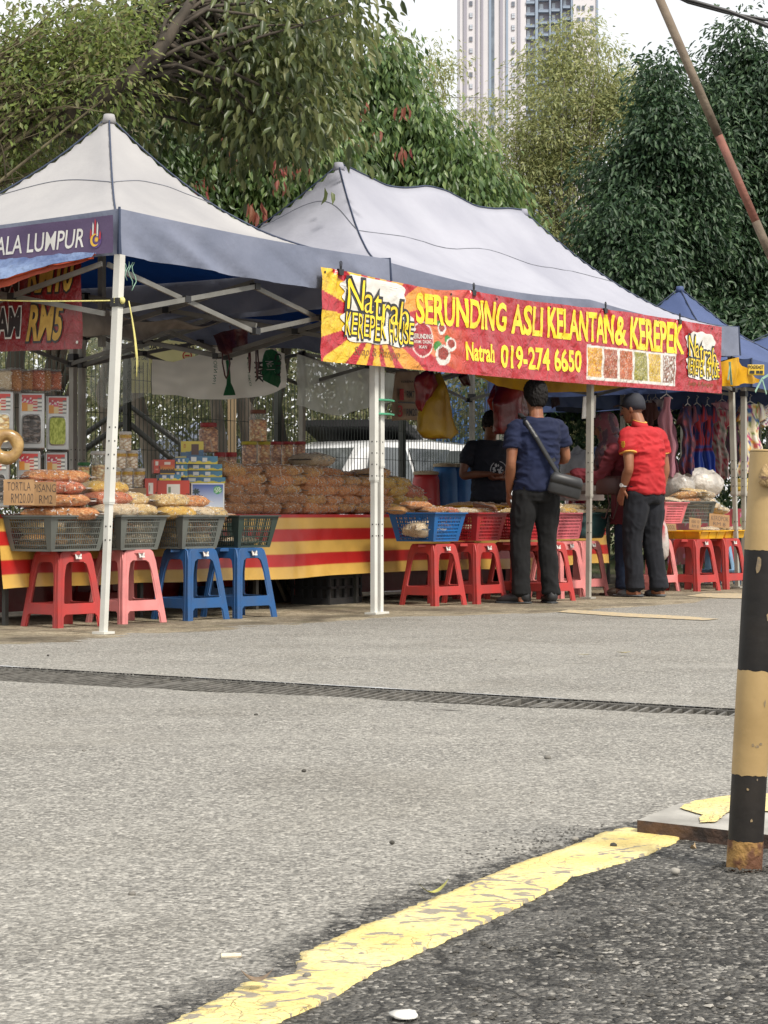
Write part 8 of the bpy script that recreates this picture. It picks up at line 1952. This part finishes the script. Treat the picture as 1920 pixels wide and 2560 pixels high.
for a_,b_ in zip(Pp[:-1],Pp[1:]):
    d=(b_-a_).normalized(); out=Vector((a_.x*.3,a_.y,0)).normalized() if abs(a_.z-1.475)>.03 else Vector((0,0,1)); a_=a_+out*.017; b_=b_+out*.017; sd_=d.cross(out).normalized()*.017; o_=out*.006
    mb.add([a_+sd_-o_,a_-sd_-o_,a_-sd_+o_,a_+sd_+o_,b_+sd_-o_,b_-sd_-o_,b_-sd_+o_,b_+sd_+o_],[(0,1,5,4),(1,2,6,5),(2,3,7,6),(3,0,4,7)])
bgt=thing('crossbody_bag','black crossbody bag with wide strap worn by the man in navy','bag',(x1_,d1,0),R(14)); mb.build('strap',BGB,bgt,smooth=True)
mb=MB(); mb.box((.085,-.152,1.12),(.05,.012,.03),rot=Matrix.Rotation(-.5,3,'Y')); mb.build('buckle',BLKP,bgt)
mb=MB(); rt_=Matrix.Rotation(R(14),3,'Y'); c=Vector((.185,-.17,.925))
mb.loft([(c+rt_@Vector((0,0,-.085)),rt_@Vector((.125,0,0)),Vector((0,.035,0))),(c+rt_@Vector((0,0,-.07)),rt_@Vector((.14,0,0)),Vector((0,.045,0))),(c+rt_@Vector((0,0,.04)),rt_@Vector((.135,0,0)),Vector((0,.045,0))),(c+rt_@Vector((0,0,.075)),rt_@Vector((.115,0,0)),Vector((0,.03,0)))],24)
mb.v=[tuple(Vector(v)) for v in mb.v]; mb.build('bag_body',BGB,bgt,smooth=True)
mb=MB(); mb.loft([(c+rt_@Vector((0,-.004,.0)),rt_@Vector((.138,0,0)),Vector((0,.047,0))),(c+rt_@Vector((0,-.004,.05)),rt_@Vector((.138,0,0)),Vector((0,.048,0))),(c+rt_@Vector((0,-.002,.084)),rt_@Vector((.115,0,0)),Vector((0,.03,0)))],24); mb.build('flap',BGB,bgt,smooth=True)
# pockets on cargo trousers
# man in red polo, three-quarter from behind
REDT=mat('polo_red',C(205,34,42,.75),.8,C(180,26,34,.75),3,bump=.3,bscale=120,bdist=.002); DKT=mat('trousers_slate',C(42,46,58,.36),.95,C(32,35,46,.36),3,bump=.3,bscale=120,bdist=.002)
d2=17.0; x2_=xt(1612,d2); rz2=R(44)
J2=mkJ(pelvis=(0,-.01,.92),waist=(0,-.01,1.05),chest=(0,.0,1.25),shline=(0,.03,1.42),neck=(0,.045,1.46),head=(0,.125,1.60),shL=(-.20,.03,1.39),elL=(-.25,-.03,1.10),wrL=(-.215,.06,.92),shR=(.20,.02,1.39),elR=(.25,-.02,1.10),wrR=(.24,.03,.85),toeL=(-.12,.15,.03),ankL=(-.10,.03,.085),kneeL=(-.10,.05,.49),kneeR=(.10,.0,.49),ankR=(.10,-.07,.085),toeR=(.15,.07,.03))
t,J,P,M=person('man in red polo shirt and dark cap with one hand in his pocket',(x2_,d2,0),rz2,J2,SKIN,REDT,DKT,mat('sandal_grey',(.07,.075,.08),.6),sleeve=.60,shirt_z=.875,headrot=(.35,-.12),legw=1.08,armw=1.08,fat=1.08,shoe_kind='sandal',hair=False,shirt_name='polo_shirt',handsp={'L':dict(d=(.1,.35,-.8),n=(1,0,0),curl=.2),'R':dict(d=(0,.1,-1),n=(-1,.1,0),curl=1.1)})
CAPM=mat('cap_navy',(.018,.02,.03),.75,(.012,.013,.02),8)
mb=MB(); mb.loft([(P(0,-.022,-.015),M@Vector((.075,0,0)),M@Vector((0,.088,0))),(P(0,-.010,.03),M@Vector((.083,0,0)),M@Vector((0,.100,0))),(P(0,-.008,.06),M@Vector((.083,0,0)),M@Vector((0,.100,0))),(P(0,-.008,.10),M@Vector((.072,0,0)),M@Vector((0,.086,0))),(P(0,-.008,.130),M@Vector((.045,0,0)),M@Vector((0,.055,0))),(P(0,-.008,.138),M@Vector((.012,0,0)),M@Vector((0,.014,0)))],24)
ct=thing('cap','dark baseball cap on the head of the man in red','cap',(x2_,d2,0),rz2); mb.build('crown',CAPM,ct,smooth=True)
mb=MB(); mb.loft([(P(0,.075,.045),M@Vector((.068,0,0)),M@Vector((0,0,.006))),(P(0,.12,.050),M@Vector((.066,0,0)),M@Vector((0,0,.005))),(P(0,.16,.044),M@Vector((.045,0,0)),M@Vector((0,0,.004))),(P(0,.172,.040),M@Vector((.02,0,0)),M@Vector((0,0,.003)))],16); mb.build('visor',CAPM,ct,smooth=True)
YTR=mat('trim_yellow',C(240,175,80,.85),.7)
for s_ in 'LR':
    A_,B_=J['sh'+s_],J['el'+s_]; e=A_.lerp(B_,.60); d=(B_-A_).normalized(); a_=d.cross(Vector((0,1,0))).normalized(); b_=d.cross(a_)
    mb=MB(); mb.loft([(e-d*.006,a_*.0735,b_*.0735),(e+d*.004,a_*.0745,b_*.0745),(e+d*.006,a_*.066,b_*.066)],24); mb.build('sleeve_trim',YTR,t,smooth=True)
mb=MB(); n0=J['neck']; mb.loft([(n0+Vector((0,.0,-.02)),(.086,0,0),(0,.075,.02)),(n0+Vector((0,.008,.02)),(.068,0,0),(0,.066,.02)),(n0+Vector((0,.010,.035)),(.062,0,0),(0,.060,.02))],24); col_=mb.build('collar',REDT,t,smooth=True)
mb=MB(); n0=J['neck']; mb.loft([(n0+Vector((0,.010,.034)),(.0645,0,0),(0,.0625,.02)),(n0+Vector((0,.010,.038)),(.0645,0,0),(0,.0625,.02)),(n0+Vector((0,.010,.039)),(.058,0,0),(0,.056,.02))],24); mb.build('collar_trim',YTR,t,smooth=True)
# sleeve emblem: a small gold shield on the left sleeve
A_,B_=J['shL'],J['elL']; e=A_.lerp(B_,.36)+Vector((-.086,-.02,0)); mb=MB()
for i,(dz,w_,h_) in enumerate(((.022,.030,.012),(.006,.038,.014),(-.012,.030,.014),(-.026,.014,.012))): mb.box(e+Vector((0,0,dz)),(.004,w_,h_),rot=Matrix.Rotation(-.12,3,'Y'))
mb.build('gold_emblem',mat('emblem_gold',C(225,180,50,.85),.5),t)
wr=J['wrL']+ (J['elL']-J['wrL']).normalized()*.03; d=(J['wrL']-J['elL']).normalized(); a_=d.cross(Vector((0,1,0))).normalized(); b_=d.cross(a_)
wt=thing('wristwatch','pale metal wristwatch on the left wrist of the man in red','watch',(x2_,d2,0),rz2); mb=MB(); mb.loft([(wr-d*.009,a_*.033,b_*.033),(wr+d*.009,a_*.033,b_*.033)],20); mb.build('band',CHR,wt,smooth=True); mb=MB(); mb.tube([wr+Vector((-.030,0,0)),wr+Vector((-.040,0,.0))],.017,16); mb.build('dial',WP,wt)
# carrier bag held by the man in red
hb_=thing('carrier_bag','red and white carrier bag held in the right hand of the man in red','plastic bag',(x2_,d2,0),rz2); hx_=J['wrR']+Vector((.0,.02,-.10))
mb=MB(); mb.loft([(hx_+Vector((0,0,0)),(.010,0,0),(0,.012,0)),(hx_+Vector((.0,0,-.07)),(.03,0,0),(0,.05,0)),(hx_+Vector((.01,0,-.16)),(.055,0,0),(0,.085,0)),(hx_+Vector((.015,0,-.30)),(.075,0,0),(0,.10,0)),(hx_+Vector((.02,0,-.40)),(.07,0,0),(0,.09,0)),(hx_+Vector((.02,0,-.44)),(.04,0,0),(0,.05,0))],24)
vv=[Vector(v) for v in mb.v]; mb.v=[tuple(v+Vector((noise.noise(v*14),noise.noise(v*14+Vector((5,0,0))),0))*.02) for v in vv]
o=grid('x',1,1,lambda a_,b_:(a_,b_,0),lambda a_,b_:(1,1,1),vmat('bagprint',.3,.8,12,coat=.4,trans=.2,bdist=.02)); bpy.data.objects.remove(o)
ob=mb.build('bag_body',MATS['bagprint'],hb_,smooth=True); at=ob.data.color_attributes.new('Col','FLOAT_COLOR','POINT')
at.data.foreach_set('color',np.array([(*(C(205,70,80,.85) if -.27<(v.co-hx_).z<-.02 and noise.noise(v.co*8)>-.12 else C(215,205,200,.85)),1) for v in ob.data.vertices],dtype=np.float32).ravel())
# woman in maroon with patterned headscarf, leaning in, facing left
MARD=mat('dress_maroon',C(122,38,50,.8),.85,C(98,30,40,.8),4,bump=.3,bscale=100,bdist=.002); SCRF=vmat('scarf_print',.75,.25,50)
d3=17.35; x3_=xt(1566,d3); rz3=R(78)
J3=mkJ(pelvis=(0,-.03,.87),waist=(0,0,.99),chest=(0,.045,1.16),shline=(0,.085,1.29),neck=(0,.11,1.335),head=(0,.185,1.455),shL=(-.165,.09,1.265),elL=(-.20,.20,1.02),wrL=(-.15,.44,1.05),shR=(.165,.07,1.265),elR=(.20,.12,1.0),wrR=(.14,.34,1.05),hipL=(-.08,-.02,.84),kneeL=(-.09,.02,.47),hipR=(.08,-.02,.84),kneeR=(.09,0,.47),ankL=(-.09,.02,.085),toeL=(-.10,.16,.03),ankR=(.09,-.05,.085),toeR=(.11,.09,.03))
t,J,P,M=person('woman in maroon with a dark patterned headscarf leaning over the goods',(x3_,d3,0),rz3,J3,SKD,MARD,mat('jeans_dark',C(35,55,85,.75),.85,C(28,44,70,.75)),mat('sandal_brown',(.08,.05,.035),.6),shirt_z=.80,headrot=(.0,-.35),longsleeve=True,shoe_kind='sandal',hair=False,shirt_name='tunic',legw=.92,armw=.9,handsp={'L':dict(d=(.15,.9,-.1),n=(0,0,-1),curl=.7,side=-1),'R':dict(d=(-.15,.9,-.1),n=(0,0,-1),curl=.7,side=1)})
mb=MB(); mb.loft([((0,-.01,.62),(.19,0,0),(0,.15,0)),((0,-.015,.70),(.185,0,0),(0,.145,0)),((0,-.01,.86),(.178,0,0),(0,.135,0)),((0,.005,.98),(.16,0,0),(0,.125,0))],26); remesh(mb,'tunic_skirt',MARD,t,.010,2,wrinkle(.012,(12,12,4),3))
mb=MB()
F_=lambda y,z,rx,ry: (P(0,y,z),M@Vector((rx,0,0)),M@Vector((0,ry,0)))
mb.loft([F_(-.022,-.085,.092,.085),F_(-.022,-.05,.088,.092),F_(-.022,0,.088,.098),F_(-.016,.05,.090,.105),F_(-.012,.09,.080,.098),F_(-.01,.125,.052,.066),F_(-.01,.138,.015,.02)],24)
n0=J['neck']; mb.loft([(P(0,.0,-.07),(.085,0,0),(0,.085,0)),(n0+Vector((0,.02,.0)),(.11,0,0),(0,.10,0)),(n0+Vector((0,.03,-.08)),(.16,0,0),(0,.125,0)),(n0+Vector((0,.06,-.20)),(.13,0,0),(0,.12,0)),(n0+Vector((0,.09,-.29)),(.06,0,0),(0,.06,0))],24)
sc_=remesh(mb,'headscarf',SCRF,t,.009,3,wrinkle(.008,(10,10,16),4)); at=sc_.data.color_attributes.new('Col','FLOAT_COLOR','POINT')
def scol(p):
    n1=noise.noise(Vector((p.x*24,p.y*24,p.z*9))); n2=noise.noise(Vector((p.x*60,p.y*60,p.z*60)))
    if abs(n1)<.035: return C(120,105,95,.75)
    return C(112,62,72,.95) if n1>0 else C(76,56,68,.95)
at.data.foreach_set('color',np.array([(*scol(v.co),1) for v in sc_.data.vertices],dtype=np.float32).ravel())
sbg=thing('shoulder_bag','brown shoulder bag with long straps hanging at the side of the woman','bag',(x3_,d3,0),rz3); BRN=mat('leather_brown',C(95,58,52,.75),.5,C(75,44,40,.75),6)
mb=MB(); mb.loft([((-.235,.12,.87),(.028,0,0),(0,.11,0)),((-.235,.12,.89),(.04,0,0),(0,.125,0)),((-.235,.12,1.0),(.035,0,0),(0,.115,0)),((-.235,.12,1.03),(.012,0,0),(0,.10,0))],24); mb.build('bag_body',BRN,sbg,smooth=True)
for dy in (.0,.07): mb=MB(); mb.tube([(-.26,.06+dy,1.02),(-.262,.07+dy,.9),(-.262,.05+dy,.78),(-.26,.09+dy,.66),(-.262,.12+dy,.68)],.007,6); mb.build('strap',BRN,sbg,smooth=True)
ph=thing('stick','thin dark skewer held out by the woman in maroon','stick',(x3_,d3,0),rz3); mb=MB(); mb.tube([(-.10,.50,1.04),(-.06,.86,1.03)],.005,6); mb.build('rod',BLKP,ph)
# vendor, facing the camera, looking down
tv=1.95; sv=sx(1222,tv); pv_=S(sv,tv)
BT=mat('tee_black',C(28,34,50,.7),.85,C(20,25,38,.7),3)
J4=mkJ(shL=(-.20,0,1.40),elL=(-.27,.04,1.12),wrL=(-.06,.20,1.08),shR=(.20,0,1.40),elR=(.28,.03,1.11),wrR=(.06,.22,1.12),head=(.0,.08,1.60),neck=(0,.02,1.47))
sc4=.965
t,J,P,M=person('stall vendor in a black printed t-shirt looking down behind the table',(pv_.x,pv_.y,0),R(197),J4,SKD,BT,BLKT,SHB,sleeve=.62,shirt_z=.86,headrot=(0.0,-.45),handsp={'L':dict(d=(1,.1,-.1),n=(0,-.2,1),curl=.7,side=1),'R':dict(d=(-1,.15,-.15),n=(0,-.2,1),curl=.7,side=-1)})
t.scale=(sc4,sc4,sc4)
def tee(x,z): return (x,.163+.0*z,z)
mb=MB(); pts=[];
n_=26
for k in range(n_):
    q=2*PI*k/n_
    for rr in (.088,.080): x=-.045+rr*math.cos(q); z=1.16+rr*math.sin(q); pts.append((x,.158-.35*x*x,z))
mb.add(pts,[(2*k,(2*k+2)%(2*n_),(2*k+3)%(2*n_),2*k+1) for k in range(n_) if k not in (4,5,6)])
rg_=random.Random(3)
for k in range(26):
    q=rg_.uniform(0,2*PI); r_=.06*rg_.random()**.5; c=(-.045+r_*math.cos(q),1.16+r_*math.sin(q)); w_=rg_.uniform(.006,.016); h_=rg_.uniform(.006,.02); a_=rg_.uniform(0,3); P4=[(c[0]+w_*math.cos(a_+b_),.160-.35*c[0]**2,c[1]+h_*math.sin(a_+b_)) for b_ in (0,1.6,3.1,4.7)]; mb.add(P4,[(0,1,2,3)])
mb.build('round_print',mat('tee_print',(.42,.42,.44),.7),t)
# person in white scarf behind the jars
pw=thing('person','person in a white headscarf far behind the fence, left of the cars','person',(xt(795,24),24,0),R(160)); 
mb=MB(); mb.loft([((0,0,.02),(.17,0,0),(0,.14,0)),((0,0,.5),(.19,0,0),(0,.15,0)),((0,0,.78),(.20,0,0),(0,.13,0)),((0,0,1.06),(.20,0,0),(0,.11,0)),((0,0,1.16),(.10,0,0),(0,.08,0)),((0,0,1.24),(.06,0,0),(0,.06,0))],18); headgeo(mb,(0,.02,1.33)); 
for s_ in (-1,1): tub(mb,[(s_*.18,0,1.1),(s_*.24,.03,.85),(s_*.16,.2,.78)],[.05,.045,.03]); hand(mb,(s_*.16,.2,.78),(0,1,-.2),(0,0,-1),.4,s_)
remesh(mb,'body',SKD,pw,.012,2)
mb=MB(); mb.loft([((0,0,.01),(.19,0,0),(0,.16,0)),((0,0,.5),(.205,0,0),(0,.165,0)),((0,0,.78),(.215,0,0),(0,.145,0)),((0,0,1.06),(.215,0,0),(0,.125,0)),((0,0,1.15),(.12,0,0),(0,.09,0))],18); remesh(mb,'dress',mat('dress_white',(.6,.6,.6),.8),pw,.015,2,wrinkle(.01))
mb=MB(); mb.loft([((0,-.01,1.12),(.17,0,0),(0,.13,0)),((0,-.01,1.25),(.10,0,0),(0,.10,0)),((0,-.015,1.34),(.095,0,0),(0,.10,0)),((0,-.01,1.42),(.085,0,0),(0,.1,0)),((0,-.01,1.475),(.03,0,0),(0,.04,0))],18); remesh(mb,'headscarf',WP,pw,.012,2)
bpy.context.view_layer.update()

bpy.data.scenes.remove(_TS)
